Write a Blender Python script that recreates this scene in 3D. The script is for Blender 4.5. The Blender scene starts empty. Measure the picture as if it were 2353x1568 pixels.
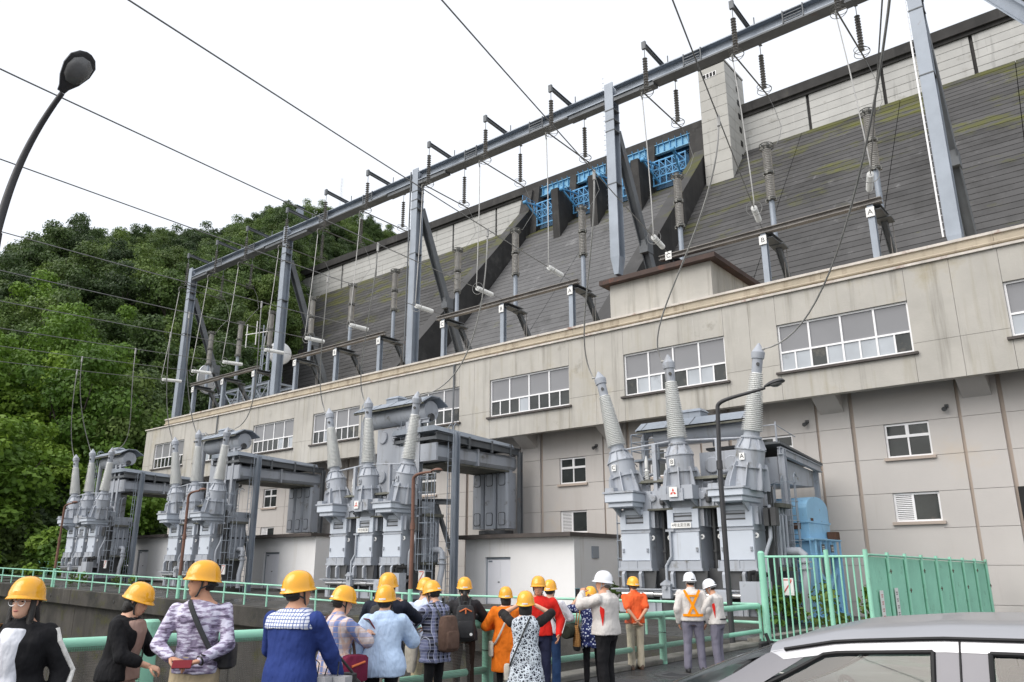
import bpy, bmesh, math, random
import numpy as np
from mathutils import Vector, Matrix, Quaternion
random.seed(7)
rad = math.radians
scene = bpy.context.scene
col = scene.collection

# ---------------------------------------------------------------- camera, sky, sun, exposure
HCAM = 1.8
HEAD = rad(39.25)                      # heading, left of the powerhouse normal (+Y)
PITCH = math.atan(521 / 1800)
cam = bpy.data.cameras.new('camera'); camo = bpy.data.objects.new('camera', cam); col.objects.link(camo)
cam.sensor_width = 36; cam.lens = 36 * 1800 / 2353; cam.clip_start = 0.05; cam.clip_end = 3000
camo.location = (0, 0, HCAM); camo.rotation_euler = (math.pi / 2 + PITCH, 0, HEAD)
scene.camera = camo
SUN_EL, SUN_AZ = rad(46), rad(252)     # soft light from the left and behind the viewer
w = bpy.data.worlds.new('World'); scene.world = w; w.use_nodes = True
nt = w.node_tree; nt.nodes.clear()
out = nt.nodes.new('ShaderNodeOutputWorld'); bg = nt.nodes.new('ShaderNodeBackground'); bg2 = nt.nodes.new('ShaderNodeBackground'); add = nt.nodes.new('ShaderNodeAddShader')
sky = nt.nodes.new('ShaderNodeTexSky'); sky.sky_type = 'NISHITA'; sky.sun_disc = False
sky.sun_elevation = SUN_EL; sky.sun_rotation = SUN_AZ; sky.air_density = 1; sky.dust_density = 4
nt.links.new(sky.outputs[0], bg.inputs[0]); bg.inputs[1].default_value = 0.05
bg2.inputs[0].default_value = (0.985, 0.99, 1.0, 1); bg2.inputs[1].default_value = 0.70   # even bright cloud cover
nt.links.new(bg.outputs[0], add.inputs[0]); nt.links.new(bg2.outputs[0], add.inputs[1]); nt.links.new(add.outputs[0], out.inputs[0])
sun = bpy.data.lights.new('sun', 'SUN'); suno = bpy.data.objects.new('sun', sun); col.objects.link(suno)
sun.energy = 1.5; sun.angle = rad(55); sun.color = (1, 0.985, 0.955)
sdir = Vector((math.cos(SUN_EL) * math.cos(SUN_AZ), math.cos(SUN_EL) * math.sin(SUN_AZ), math.sin(SUN_EL)))
suno.rotation_euler = sdir.to_track_quat('Z', 'Y').to_euler(); suno.location = (0, 0, 60)
sky.sun_rotation = math.pi / 2 - SUN_AZ
vs = scene.view_settings; vs.view_transform = 'Standard'; vs.look = 'None'; vs.exposure = 0.45; vs.gamma = 1; vs.use_curve_mapping = False
scene.render.engine = 'CYCLES'

# ---------------------------------------------------------------- helpers
def V3(*a): return Vector(a)
_F = Vector((-math.sin(HEAD), math.cos(HEAD), 0)); _R = Vector((math.cos(HEAD), math.sin(HEAD), 0)); _U = Vector((0, 0, 1))
def ray(u, v):
    return (_F * math.cos(PITCH) + _U * math.sin(PITCH)) * 1800 - (v - 784) * (_U * math.cos(PITCH) - _F * math.sin(PITCH)) + (u - 1176.5) * _R
def at(u, v, ax, val):
    d = ray(u, v); i = 'xyz'.index(ax); t = (val - (0, 0, HCAM)[i]) / d[i]
    return Vector((0, 0, HCAM)) + d * t
def at_dist(u, v, dist):
    d = ray(u, v); return Vector((0, 0, HCAM)) + d * (dist / math.hypot(d.x, d.y))

LOCAL = set()                          # things whose parts are modelled in the thing's own frame
def wloc(o):
    p = Vector((0, 0, 0)); r = o
    while r.parent is not None: r = r.parent
    if r.name in LOCAL: return p
    while o is not None:
        p += o.location; o = o.parent
    return p
def tag(o, label=None, cat=None, group=None, kind=None):
    if label: o['label'] = label
    if cat: o['category'] = cat
    if group: o['group'] = group
    if kind: o['kind'] = kind
    return o
def thing(name, loc, label, cat, group=None):
    o = bpy.data.objects.new(name, None); o.empty_display_size = 0.2
    col.objects.link(o); o.location = loc
    return tag(o, label, cat, group)
def copy_tree(o, parent=None):
    c = o.copy(); col.objects.link(c); c.parent = parent
    for ch in list(o.children): copy_tree(ch, c)
    return c
def link_mesh(name, me, parent=None, loc=(0, 0, 0)):
    o = bpy.data.objects.new(name, me); col.objects.link(o); o.location = loc
    if parent is not None: o.parent = parent
    return o

class MB:
    """collects shapes in world (or thing-local) coordinates; build() makes ONE mesh object"""
    def __init__(s): s.v = []; s.f = []; s.fm = []; s.mi = 0
    def face(s, idx): s.f.append(idx); s.fm.append(s.mi)
    def add(s, vs, fs):
        b = len(s.v); s.v.extend([tuple(p) for p in vs])
        for f in fs: s.face(tuple(b + i for i in f))
        return s
    def hexa(s, p):      # 0-3 bottom ccw, 4-7 top
        return s.add(p, [(3, 2, 1, 0), (4, 5, 6, 7), (0, 1, 5, 4), (1, 2, 6, 5), (2, 3, 7, 6), (3, 0, 4, 7)])
    def box(s, x0, x1, y0, y1, z0, z1):
        return s.hexa([(x0, y0, z0), (x1, y0, z0), (x1, y1, z0), (x0, y1, z0), (x0, y0, z1), (x1, y0, z1), (x1, y1, z1), (x0, y1, z1)])
    def bar(s, p, q, w, h=None, up=(0, 0, 1)):   # rectangular bar from p to q
        p = Vector(p); q = Vector(q); h = w if h is None else h
        d = (q - p).normalized(); u = Vector(up)
        if abs(d.dot(u)) > 0.98: u = Vector((0, 1, 0))
        a = d.cross(u).normalized() * (w / 2); b = a.cross(d).normalized() * (h / 2)
        return s.hexa([p - a - b, p + a - b, q + a - b, q - a - b, p - a + b, p + a + b, q + a + b, q - a + b])
    def hbeam(s, p, q, w, h, t=0.03, up=(0, 0, 1)):  # H section: flanges of width w, depth h
        p = Vector(p); q = Vector(q); d = (q - p).normalized(); u = Vector(up)
        if abs(d.dot(u)) > 0.98: u = Vector((0, 1, 0))
        a = d.cross(u).normalized(); b = a.cross(d).normalized()
        o = b * (h / 2 - t / 2)
        s.bar(p + o, q + o, w, t, up); s.bar(p - o, q - o, w, t, up); s.bar(p, q, t, h - 2 * t, up)
        return s
    def cyl(s, p, q, r0, r1=None, n=12, caps=True):
        p = Vector(p); q = Vector(q); r1 = r0 if r1 is None else r1
        d = (q - p).normalized(); u = Vector((0, 0, 1)) if abs(d.z) < 0.95 else Vector((1, 0, 0))
        a = d.cross(u).normalized(); b = d.cross(a)
        vs = []
        for c, r in ((p, r0), (q, r1)):
            for i in range(n):
                t = 2 * math.pi * i / n; vs.append(c + a * (math.cos(t) * r) + b * (math.sin(t) * r))
        fs = [(i, n + i, n + (i + 1) % n, (i + 1) % n) for i in range(n)]
        if caps: fs += [tuple(range(n)), tuple(reversed(range(n, 2 * n)))]
        return s.add(vs, fs)
    def lathe(s, prof, p=(0, 0, 0), d=(0, 0, 1), n=14, caps=True):   # prof: (radius, height along d)
        p = Vector(p); d = Vector(d).normalized(); u = Vector((0, 0, 1)) if abs(d.z) < 0.95 else Vector((1, 0, 0))
        a = d.cross(u).normalized(); b = d.cross(a); vs = []
        for r, h in prof:
            for i in range(n):
                t = 2 * math.pi * i / n; vs.append(p + d * h + a * (math.cos(t) * r) + b * (math.sin(t) * r))
        fs = []
        for k in range(len(prof) - 1):
            for i in range(n):
                j = (i + 1) % n; fs.append((k * n + i, (k + 1) * n + i, (k + 1) * n + j, k * n + j))
        if caps: fs += [tuple(range(n)), tuple(reversed(range((len(prof) - 1) * n, len(prof) * n)))]
        return s.add(vs, fs)
    def tube(s, pts, r, n=8, caps=True, radii=None):
        pts = [Vector(p) for p in pts]; m = len(pts); vs = []; prev = None
        for k, c in enumerate(pts):
            d = (pts[min(k + 1, m - 1)] - pts[max(k - 1, 0)]).normalized()
            if prev is None:
                u = Vector((0, 0, 1)) if abs(d.z) < 0.9 else Vector((1, 0, 0)); a = d.cross(u).normalized()
            else:
                a = (prev - d * prev.dot(d)).normalized()
            prev = a; b = d.cross(a); rr = radii[k] if radii else r
            for i in range(n):
                t = 2 * math.pi * i / n; vs.append(c + a * (math.cos(t) * rr) + b * (math.sin(t) * rr))
        fs = []
        for k in range(m - 1):
            for i in range(n):
                j = (i + 1) % n; fs.append((k * n + i, (k + 1) * n + i, (k + 1) * n + j, k * n + j))
        if caps: fs += [tuple(range(n)), tuple(reversed(range((m - 1) * n, m * n)))]
        return s.add(vs, fs)
    def ring(s, c, nrm, R, r, n=20, m=6):
        c = Vector(c); d = Vector(nrm).normalized(); u = Vector((0, 0, 1)) if abs(d.z) < 0.95 else Vector((1, 0, 0))
        a = d.cross(u).normalized(); b = d.cross(a); vs = []
        for i in range(n):
            t = 2 * math.pi * i / n; e = a * math.cos(t) + b * math.sin(t)
            for j in range(m):
                q = 2 * math.pi * j / m; vs.append(c + e * (R + r * math.cos(q)) + d * (r * math.sin(q)))
        return s.add(vs, [(i * m + j, ((i + 1) % n) * m + j, ((i + 1) % n) * m + (j + 1) % m, i * m + (j + 1) % m) for i in range(n) for j in range(m)])
    def loft(s, rings, caps=True):      # rings: lists of equal length of points
        n = len(rings[0]); vs = [p for r in rings for p in r]; fs = []
        for k in range(len(rings) - 1):
            for i in range(n):
                j = (i + 1) % n; fs.append((k * n + i, (k + 1) * n + i, (k + 1) * n + j, k * n + j))
        if caps: fs += [tuple(range(n)), tuple(reversed(range((len(rings) - 1) * n, len(rings) * n)))]
        return s.add(vs, fs)
    def prism(s, poly, e0, e1):         # poly: world points of one end cap; e0,e1 offset vectors
        e0 = Vector(e0); e1 = Vector(e1); n = len(poly); P = [Vector(p) for p in poly]
        return s.add([p + e0 for p in P] + [p + e1 for p in P], [tuple(range(n)), tuple(reversed(range(n, 2 * n)))] + [(i, n + i, n + (i + 1) % n, (i + 1) % n) for i in range(n)])
    def mesh(s, name, mats, off=(0, 0, 0), smooth=False):
        me = bpy.data.meshes.new(name); ox, oy, oz = off
        me.from_pydata([(x - ox, y - oy, z - oz) for x, y, z in s.v], [], s.f)
        for m in (mats if isinstance(mats, (list, tuple)) else [mats]): me.materials.append(m)
        if isinstance(mats, (list, tuple)): me.polygons.foreach_set('material_index', s.fm)
        bm = bmesh.new(); bm.from_mesh(me); bmesh.ops.recalc_face_normals(bm, faces=bm.faces); bm.to_mesh(me); bm.free()
        if smooth:
            me.polygons.foreach_set('use_smooth', [True] * len(me.polygons))
            try: me.set_sharp_from_angle(angle=rad(38))
            except Exception: pass
        return me
    def build(s, name, mats, parent=None, smooth=False):
        if parent is None:
            A = np.array(s.v); lo = A.min(0); hi = A.max(0); off = ((lo[0] + hi[0]) / 2, (lo[1] + hi[1]) / 2, lo[2])
            return link_mesh(name, s.mesh(name, mats, off, smooth), None, off)
        return link_mesh(name, s.mesh(name, mats, wloc(parent), smooth), parent)

def bevel(o, w=0.01, seg=1):
    m = o.modifiers.new('bevel', 'BEVEL'); m.width = w; m.segments = seg; m.limit_method = 'ANGLE'; return o

# ---------------------------------------------------------------- procedural materials
def srgb(r, g, b):
    f = lambda c: (c / 255 / 12.92) if c <= 10 else ((c / 255 + 0.055) / 1.055) ** 2.4
    return (f(r), f(g), f(b))
def mat(name, c, rough=0.7, var=0.12, scale=1.5, bump=0.15, bscale=30, metal=0.0, patch=None, streak=None, coord='W', spec=0.5, trans=0, coat=0, detail=6, lift=None, wet=None):
    """c base colour; patch=(colour, amount 0-1, scale); streak=(colour, amount, horizontal scale) for vertical run marks"""
    m = bpy.data.materials.new(name); m.use_nodes = True; T = m.node_tree; N = T.nodes; L = T.links
    b = N['Principled BSDF']; b.inputs['Roughness'].default_value = rough; b.inputs['Metallic'].default_value = metal
    b.inputs['Specular IOR Level'].default_value = spec
    if coat: b.inputs['Coat Weight'].default_value = coat; b.inputs['Coat Roughness'].default_value = 0.08
    if coord == 'W': src = N.new('ShaderNodeNewGeometry').outputs['Position']
    else: src = N.new('ShaderNodeTexCoord').outputs['Object']
    def noise(sc, det=detail, mapping=None, rough_=0.6):
        n = N.new('ShaderNodeTexNoise'); n.inputs['Scale'].default_value = sc; n.inputs['Detail'].default_value = det; n.inputs['Roughness'].default_value = rough_
        if mapping:
            mp = N.new('ShaderNodeMapping'); mp.inputs['Scale'].default_value = mapping; L.new(src, mp.inputs[0]); L.new(mp.outputs[0], n.inputs['Vector'])
        else: L.new(src, n.inputs['Vector'])
        return n.outputs['Fac']
    def ramp(fac, p0, c0, p1, c1):
        r = N.new('ShaderNodeValToRGB'); r.color_ramp.elements[0].position = p0; r.color_ramp.elements[1].position = p1
        r.color_ramp.elements[0].color = (*c0, 1); r.color_ramp.elements[1].color = (*c1, 1); L.new(fac, r.inputs[0]); return r.outputs[0]
    def mixc(fac, a, bcol):
        x = N.new('ShaderNodeMix'); x.data_type = 'RGBA'; L.new(fac, x.inputs['Factor'])
        L.new(a, x.inputs[6])
        if isinstance(bcol, tuple): x.inputs[7].default_value = (*bcol, 1)
        else: L.new(bcol, x.inputs[7])
        return x.outputs[2]
    k0 = tuple(min(1, x * (1 - var)) for x in c); k1 = tuple(min(1, x * (1 + var)) for x in c)
    colr = ramp(noise(scale), 0.3, k0, 0.7, k1)
    if patch:
        for pc, am, ps in (patch if isinstance(patch, list) else [patch]):
            f = ramp(noise(ps, 8, None, 0.7), 0.72 - am * 0.45, (0, 0, 0), 0.86 - am * 0.45, (1, 1, 1)); colr = mixc(f, colr, pc)
    if streak:
        for sc_, am, hs in (streak if isinstance(streak, list) else [streak]):
            f = ramp(noise(1, 5, (hs, hs, hs * 0.06), 0.65), 0.68 - am * 0.4, (0, 0, 0), 0.9 - am * 0.35, (0.85, 0.85, 0.85)); colr = mixc(f, colr, sc_)
    L.new(colr, b.inputs['Base Color'])
    if wet:
        rr = ramp(noise(wet, 5), 0.4, (rough,) * 3, 0.6, (0.12,) * 3); L.new(rr, b.inputs['Roughness'])
    if bump:
        bp = N.new('ShaderNodeBump'); bp.inputs['Strength'].default_value = bump; bp.inputs['Distance'].default_value = 0.02
        L.new(noise(bscale, 4), bp.inputs['Height']); L.new(bp.outputs[0], b.inputs['Normal'])
    if trans: b.inputs['Transmission Weight'].default_value = trans
    return m

MOSS = (0.075, 0.085, 0.012)
m_asphalt = mat('asphalt', (0.052, 0.052, 0.055), 0.75, 0.2, 0.6, 0.5, 90, wet=0.5, patch=((0.03, 0.03, 0.032), 0.35, 0.4))
m_yard = mat('yard_concrete', (0.065, 0.063, 0.058), 0.7, 0.3, 0.5, 0.3, 20, wet=0.35, patch=[((0.035, 0.035, 0.03), 0.45, 0.5), (MOSS, 0.2, 0.3)])
m_channel = mat('old_wet_concrete', (0.055, 0.05, 0.043), 0.7, 0.35, 0.7, 0.6, 12, patch=[((0.018, 0.018, 0.015), 0.5, 0.4), ((0.055, 0.055, 0.01), 0.42, 0.9)], streak=[((0.22, 0.21, 0.19), 0.14, 2.6), ((0.016, 0.015, 0.012), 0.45, 1.4)])
m_curb = mat('curb_concrete', (0.2, 0.19, 0.17), 0.85, 0.25, 2, 0.4, 30, patch=((0.06, 0.06, 0.04), 0.4, 1.5))
m_water = mat('channel_water', (0.012, 0.02, 0.016), 0.05, 0.1, 0.3, 0.1, 3)
m_paint = mat('road_paint', (0.55, 0.54, 0.5), 0.7, 0.15, 3, 0.1, 40, patch=((0.1, 0.1, 0.1), 0.4, 6))
m_upper = mat('upper_wall_concrete', srgb(178, 175, 168), 0.9, 0.12, 0.5, 0.3, 14, patch=[(srgb(164, 156, 136), 0.3, 0.25), (srgb(124, 120, 108), 0.24, 0.4), (srgb(96, 93, 84), 0.1, 0.7), (srgb(215, 212, 205), 0.06, 3.5)], streak=[(srgb(154, 148, 130), 0.36, 2.6), (srgb(214, 213, 210), 0.1, 8.0), (srgb(100, 96, 86), 0.34, 1.5), (srgb(84, 80, 72), 0.16, 0.8)])
m_parapet = mat('parapet_concrete', srgb(176, 166, 148), 0.9, 0.12, 0.8, 0.3, 14, patch=[(srgb(120, 96, 78), 0.22, 0.9), (srgb(205, 200, 190), 0.2, 1.6)], streak=((srgb(120, 105, 88)), 0.35, 2))
m_lip = mat('ledge_flashing', srgb(196, 190, 182), 0.6, 0.2, 2, 0.2, 20, patch=[(srgb(120, 66, 45), 0.3, 1.1)])
m_lower = mat('lower_wall_render', srgb(190, 186, 182), 0.9, 0.05, 0.4, 0.2, 25, patch=(srgb(194, 185, 174), 0.28, 0.25), streak=[(srgb(172, 166, 160), 0.24, 1.4), (srgb(150, 143, 136), 0.1, 0.7)])
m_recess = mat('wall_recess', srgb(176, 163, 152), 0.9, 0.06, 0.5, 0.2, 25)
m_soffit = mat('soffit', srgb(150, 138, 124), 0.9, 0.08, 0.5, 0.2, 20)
m_white = mat('white_frame_paint', (0.82, 0.82, 0.83), 0.4, 0.04, 1, 0.02)
m_shed = mat('shed_white_render', (0.80, 0.80, 0.80), 0.9, 0.04, 0.5, 0.25, 30, streak=(srgb(196, 190, 178), 0.22, 1.5))
m_shedroof = mat('shed_roof_edge', (0.075, 0.065, 0.06), 0.75, 0.3, 1.2, 0.3, 20, patch=((0.13, 0.1, 0.08), 0.3, 2))
m_doorw = mat('white_door_paint', (0.84, 0.85, 0.90), 0.45, 0.03, 1, 0.02)
m_blind = mat('pane_with_blind', srgb(134, 135, 138), 0.12, 0.06, 0.3, 0.0, spec=0.3)
m_glass = mat('dark_pane', (0.035, 0.04, 0.04), 0.06, 0.4, 0.6, 0.0, patch=((0.13, 0.12, 0.10), 0.35, 0.8), spec=0.5)
m_glassl = mat('pale_pane', srgb(172, 178, 184), 0.08, 0.14, 0.6, 0.0, patch=(srgb(120, 124, 126), 0.3, 0.9), spec=0.5)
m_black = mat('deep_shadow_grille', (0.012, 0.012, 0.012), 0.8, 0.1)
m_pent = mat('penthouse_roof_rusty', (0.06, 0.035, 0.028), 0.7, 0.3, 1, 0.3, 20, patch=[((0.16, 0.055, 0.03), 0.3, 1.4), ((0.4, 0.37, 0.34), 0.1, 1.8)])
m_steel = mat('galvanised_steel', srgb(146, 154, 164), 0.55, 0.12, 0.8, 0.15, 25, metal=0.25, patch=((0.15, 0.10, 0.075), 0.12, 1.3), streak=((0.16, 0.15, 0.14), 0.2, 3))
m_steeld = mat('weathered_steel', (0.13, 0.14, 0.15), 0.6, 0.2, 1, 0.2, 25, metal=0.25, patch=((0.16, 0.085, 0.05), 0.22, 1.6))
m_rustb = mat('rusty_beam', (0.25, 0.235, 0.22), 0.75, 0.25, 1.2, 0.3, 20, patch=((0.15, 0.085, 0.05), 0.3, 1.5))
m_trl = mat('transformer_cover_paint', srgb(194, 201, 211), 0.5, 0.05, 0.8, 0.05, 20, patch=[((0.16, 0.15, 0.12), 0.12, 1.6)], streak=[((0.22, 0.21, 0.19), 0.14, 2.6)])
m_tr = mat('transformer_grey_paint', srgb(166, 171, 179), 0.5, 0.07, 0.8, 0.06, 20, patch=[((0.15, 0.14, 0.115), 0.3, 1.7), ((0.10, 0.06, 0.04), 0.1, 2.5)], streak=[((0.18, 0.17, 0.155), 0.34, 2.8), ((0.07, 0.066, 0.05), 0.24, 1.9)])
m_trd = mat('dark_fittings_and_recess_shade', (0.065, 0.067, 0.07), 0.6, 0.3, 1.5, 0.2, 20, patch=((0.05, 0.045, 0.03), 0.35, 1.5))  # dark fittings; on the tank it also paints in recess shade
m_moss = mat('mossy_roof_edge', (0.12, 0.12, 0.10), 0.85, 0.35, 2.5, 0.5, 18, patch=((0.06, 0.065, 0.03), 0.4, 3))
m_porc = mat('porcelain', srgb(222, 223, 221), 0.3, 0.05, 2, 0.0, streak=((0.35, 0.34, 0.31), 0.2, 3))
m_ins = mat('grey_insulator_glaze', (0.19, 0.185, 0.18), 0.3, 0.15, 3, 0.0)
m_insl = mat('pale_insulator_glaze', (0.42, 0.41, 0.39), 0.3, 0.15, 3, 0.0)
m_pipe = mat('bus_pipe_metal', (0.14, 0.14, 0.13), 0.5, 0.15, 2, 0.1, metal=0.5)
m_wire = mat('aluminium_cable', (0.22, 0.22, 0.215), 0.5, 0.15, 2, 0.0, metal=0.4)
m_wirel = mat('pale_cable', (0.40, 0.395, 0.38), 0.5, 0.15, 2, 0.0, metal=0.2)
m_green = mat('seafoam_green_paint', srgb(146, 205, 180), 0.45, 0.08, 1.5, 0.12, 30, patch=[((0.13, 0.075, 0.045), 0.16, 5.5), (srgb(120, 165, 140), 0.3, 1.8)])
m_greenw = mat('worn_green_paint', srgb(150, 203, 180), 0.5, 0.1, 2, 0.15, 30, patch=[((0.15, 0.10, 0.07), 0.22, 6), ((0.2, 0.22, 0.19), 0.24, 3)])
m_rustpole = mat('rust_brown_pole', (0.17, 0.085, 0.06), 0.7, 0.2, 2, 0.2, 30, patch=((0.09, 0.05, 0.035), 0.3, 4))
m_darkpole = mat('dark_pole_paint', (0.035, 0.035, 0.038), 0.5, 0.2, 2, 0.05)
m_lampg = mat('lamp_glass', (0.16, 0.16, 0.16), 0.25, 0.15, 5, 0.1)
m_blue = mat('blue_machine_paint', srgb(146, 194, 226), 0.5, 0.1, 1, 0.1, 25, patch=[((0.12, 0.05, 0.03), 0.2, 2.2), (srgb(90, 140, 180), 0.3, 1.0)])
m_rust = mat('bare_rust', (0.10, 0.045, 0.025), 0.85, 0.3, 3, 0.4, 30)
m_bluegate = mat('gate_blue_paint', srgb(84, 150, 196), 0.6, 0.12, 0.4, 0.0, patch=((0.07, 0.18, 0.30), 0.4, 0.5))
m_bluedk = mat('gate_skin_blue', (0.035, 0.10, 0.18), 0.6, 0.2, 0.4, 0.0)
m_girder = mat('girder_pale_blue', srgb(112, 168, 200), 0.6, 0.12, 0.4, 0.0, patch=((0.12, 0.24, 0.33), 0.3, 0.5))
m_chute = mat('chute_concrete', (0.098, 0.098, 0.1), 0.75, 0.2, 0.1, 0.4, 1.5, patch=[((0.05, 0.05, 0.05), 0.35, 0.1)], streak=[((0.26, 0.26, 0.26), 0.2, 0.45), ((0.04, 0.04, 0.04), 0.35, 0.35)])
m_dam = mat('dam_face_concrete', (0.056, 0.055, 0.055), 0.8, 0.25, 0.15, 0.6, 1.5, patch=[((0.03, 0.029, 0.028), 0.45, 0.09), ((0.10, 0.10, 0.098), 0.2, 0.3)], streak=[((0.21, 0.21, 0.21), 0.13, 0.5), ((0.028, 0.028, 0.028), 0.35, 0.3)])
def moss_by_height(m, zlo, zhi, colr=(0.075, 0.078, 0.012), sc=(0.1, 0.1, 0.3)):
    """moss that grows towards the damp top of the face"""
    T = m.node_tree; N = T.nodes; L = T.links; b = N['Principled BSDF']; old = b.inputs['Base Color'].links[0].from_socket
    g = N.new('ShaderNodeNewGeometry'); sp = N.new('ShaderNodeSeparateXYZ'); L.new(g.outputs['Position'], sp.inputs[0])
    mr = N.new('ShaderNodeMapRange'); mr.inputs[1].default_value = zlo; mr.inputs[2].default_value = zhi; L.new(sp.outputs['Z'], mr.inputs[0])
    mp = N.new('ShaderNodeMapping'); mp.inputs['Scale'].default_value = sc; L.new(g.outputs['Position'], mp.inputs[0])
    n = N.new('ShaderNodeTexNoise'); n.inputs['Scale'].default_value = 1; n.inputs['Detail'].default_value = 8; n.inputs['Roughness'].default_value = 0.7; L.new(mp.outputs[0], n.inputs['Vector'])
    mul = N.new('ShaderNodeMath'); mul.operation = 'MULTIPLY'; L.new(mr.outputs[0], mul.inputs[0]); mul.inputs[1].default_value = 0.17
    ad = N.new('ShaderNodeMath'); ad.operation = 'ADD'; L.new(mul.outputs[0], ad.inputs[0]); L.new(n.outputs['Fac'], ad.inputs[1])
    r = N.new('ShaderNodeValToRGB'); r.color_ramp.elements[0].position = 0.62; r.color_ramp.elements[1].position = 0.74; L.new(ad.outputs[0], r.inputs[0])
    x = N.new('ShaderNodeMix'); x.data_type = 'RGBA'; L.new(r.outputs[0], x.inputs['Factor']); L.new(old, x.inputs[6]); x.inputs[7].default_value = (*colr, 1)
    L.new(x.outputs[2], b.inputs['Base Color'])
moss_by_height(m_dam, 45, 78); moss_by_height(m_chute, 62, 84)
def vary_by_object(m, amt=.22):
    T = m.node_tree; b = T.nodes['Principled BSDF']; old = b.inputs['Base Color'].links[0].from_socket; oi = T.nodes.new('ShaderNodeObjectInfo'); mr = T.nodes.new('ShaderNodeMapRange'); mr.inputs[3].default_value = 1 - amt; mr.inputs[4].default_value = 1 + amt; T.links.new(oi.outputs['Random'], mr.inputs[0])
    x = T.nodes.new('ShaderNodeVectorMath'); x.operation = 'SCALE'; T.links.new(old, x.inputs[0]); T.links.new(mr.outputs[0], x.inputs['Scale']); T.links.new(x.outputs[0], b.inputs['Base Color'])
vary_by_object(m_dam, .2); vary_by_object(m_chute, .12)
m_damwall = mat('crest_wall_concrete', srgb(174, 174, 171), 0.9, 0.1, 0.25, 0.3, 4, patch=[(srgb(135, 133, 126), 0.3, 0.3)], streak=[((0.11, 0.11, 0.105), 0.22, 0.9), (srgb(205, 203, 198), 0.2, 0.7)])
m_damdark = mat('crest_dark_concrete', (0.032, 0.031, 0.030), 0.85, 0.35, 0.3, 0.5, 2, patch=[((0.062, 0.06, 0.057), 0.4, 0.25), ((0.17, 0.17, 0.165), 0.1, 0.8), ((0.05, 0.05, 0.012), 0.16, 0.5)], streak=[((0.12, 0.12, 0.115), 0.14, 0.9), ((0.015, 0.015, 0.015), 0.4, 0.7)])
vary_by_object(m_damwall, .07)
m_tower = mat('tower_concrete', srgb(172, 171, 166), 0.9, 0.09, 0.25, 0.4, 3, patch=(srgb(140, 137, 128), 0.3, 0.35), streak=((0.16, 0.16, 0.15), 0.2, 0.8))
m_earth = mat('hill_soil', (0.03, 0.04, 0.014), 0.95, 0.4, 0.08, 0.8, 0.6, patch=[((0.06, 0.055, 0.045), 0.15, 0.05), ((0.04, 0.065, 0.013), 0.5, 0.15)])
m_bark = mat('bark', (0.06, 0.05, 0.04), 0.9, 0.3, 3, 0.5, 15)
m_plate = mat('white_plate', (0.80, 0.80, 0.78), 0.5, 0.04, 3, 0.02)
m_ink = mat('black_lettering', (0.015, 0.015, 0.017), 0.6, 0.05)
m_logo = mat('red_emblem', (0.62, 0.045, 0.02), 0.5, 0.05)
m_red = mat('red_print', (0.55, 0.04, 0.03), 0.5, 0.05)
m_stainless = mat('stainless_pipe', (0.55, 0.55, 0.55), 0.25, 0.1, 3, 0.05, metal=0.9)
m_dish = mat('dish_paint', (0.62, 0.63, 0.64), 0.5, 0.05, 1, 0.02)
m_net = mat('wire_mesh', (0.20, 0.20, 0.19), 0.55, 0.2, 5, 0.0, metal=0.4)

def text_mesh(name, body, size, M, mt, parent):
    """flat lettering (built-in font) placed by a local matrix M (x right, y up, z out of the plate)"""
    cu = bpy.data.curves.new(name, 'FONT'); cu.body = body; cu.size = size; cu.align_x = 'CENTER'; cu.align_y = 'CENTER'; cu.extrude = 0.0015
    o = bpy.data.objects.new('tmp_text', cu); col.objects.link(o)
    dg = bpy.context.evaluated_depsgraph_get(); me = bpy.data.meshes.new_from_object(o.evaluated_get(dg)); me.name = name
    bpy.data.objects.remove(o); bpy.data.curves.remove(cu)
    me.transform(M); me.materials.clear(); me.materials.append(mt)
    return link_mesh(name, me, parent)
def front_M(x, y, z):   # text facing -Y
    return Matrix(((1, 0, 0, x), (0, 0, -1, y), (0, 1, 0, z), (0, 0, 0, 1)))

# ================================================================ ground, yard, channel
def yz(x):                             # the transformer yard climbs gently towards its far end
    return 0.1 if x > -20 else 0.1 + (-20 - x) * 0.0225
mb = MB(); mb.add([(-8.3, -300, 0), (400, -300, 0), (400, 400, 0), (-8.3, 400, 0)], [(0, 1, 2, 3)])
ground = tag(mb.build('ground', m_asphalt), kind='structure')
mb = MB(); mb.add([(-400, -300, -5.2), (-8.2, -300, -5.2), (-8.2, 19.7, -5.2), (-400, 19.7, -5.2)], [(0, 1, 2, 3)])
tag(mb.build('water', m_water), kind='structure')
mb = MB()
xs = [-8.25, -20, -30, -40, -50, -60, -72]
for a, b in zip(xs, xs[1:]):
    mb.add([(b, 19.3, yz(b) + .004), (a, 19.3, yz(a) + .004), (a, 60, yz(a) + .004), (b, 60, yz(b) + .004)], [(0, 1, 2, 3)])
yard = tag(mb.build('transformer_yard', m_yard), kind='structure')
# painted line and its gap on the asphalt by the picket fence
mb = MB(); mb.add([(-7.0, 14.95, .005), (-5.6, 14.55, .005), (-5.57, 14.67, .005), (-6.97, 15.07, .005)], [(0, 1, 2, 3)]); tag(mb.build('painted_line', m_paint, ground))
mc = thing('manhole_cover', (-7.1, 13.2, 0.0), 'round iron manhole cover set in the wet asphalt beside the guards', 'manhole')
mb = MB(); mb.lathe([(0.36, 0.0), (0.36, 0.012), (0.33, 0.012), (0.33, 0.008), (0.0, 0.008)], (-7.1, 13.2, 0), n=24, caps=False); mb.build('lid', m_trd, mc)
mb = MB(); [mb.bar((-7.1 + .06 * i, 13.0, .012), (-7.1 + .06 * i, 13.4, .012), .02, .008) for i in range(-3, 4)]; mb.build('rib', m_trd, mc)
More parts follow.
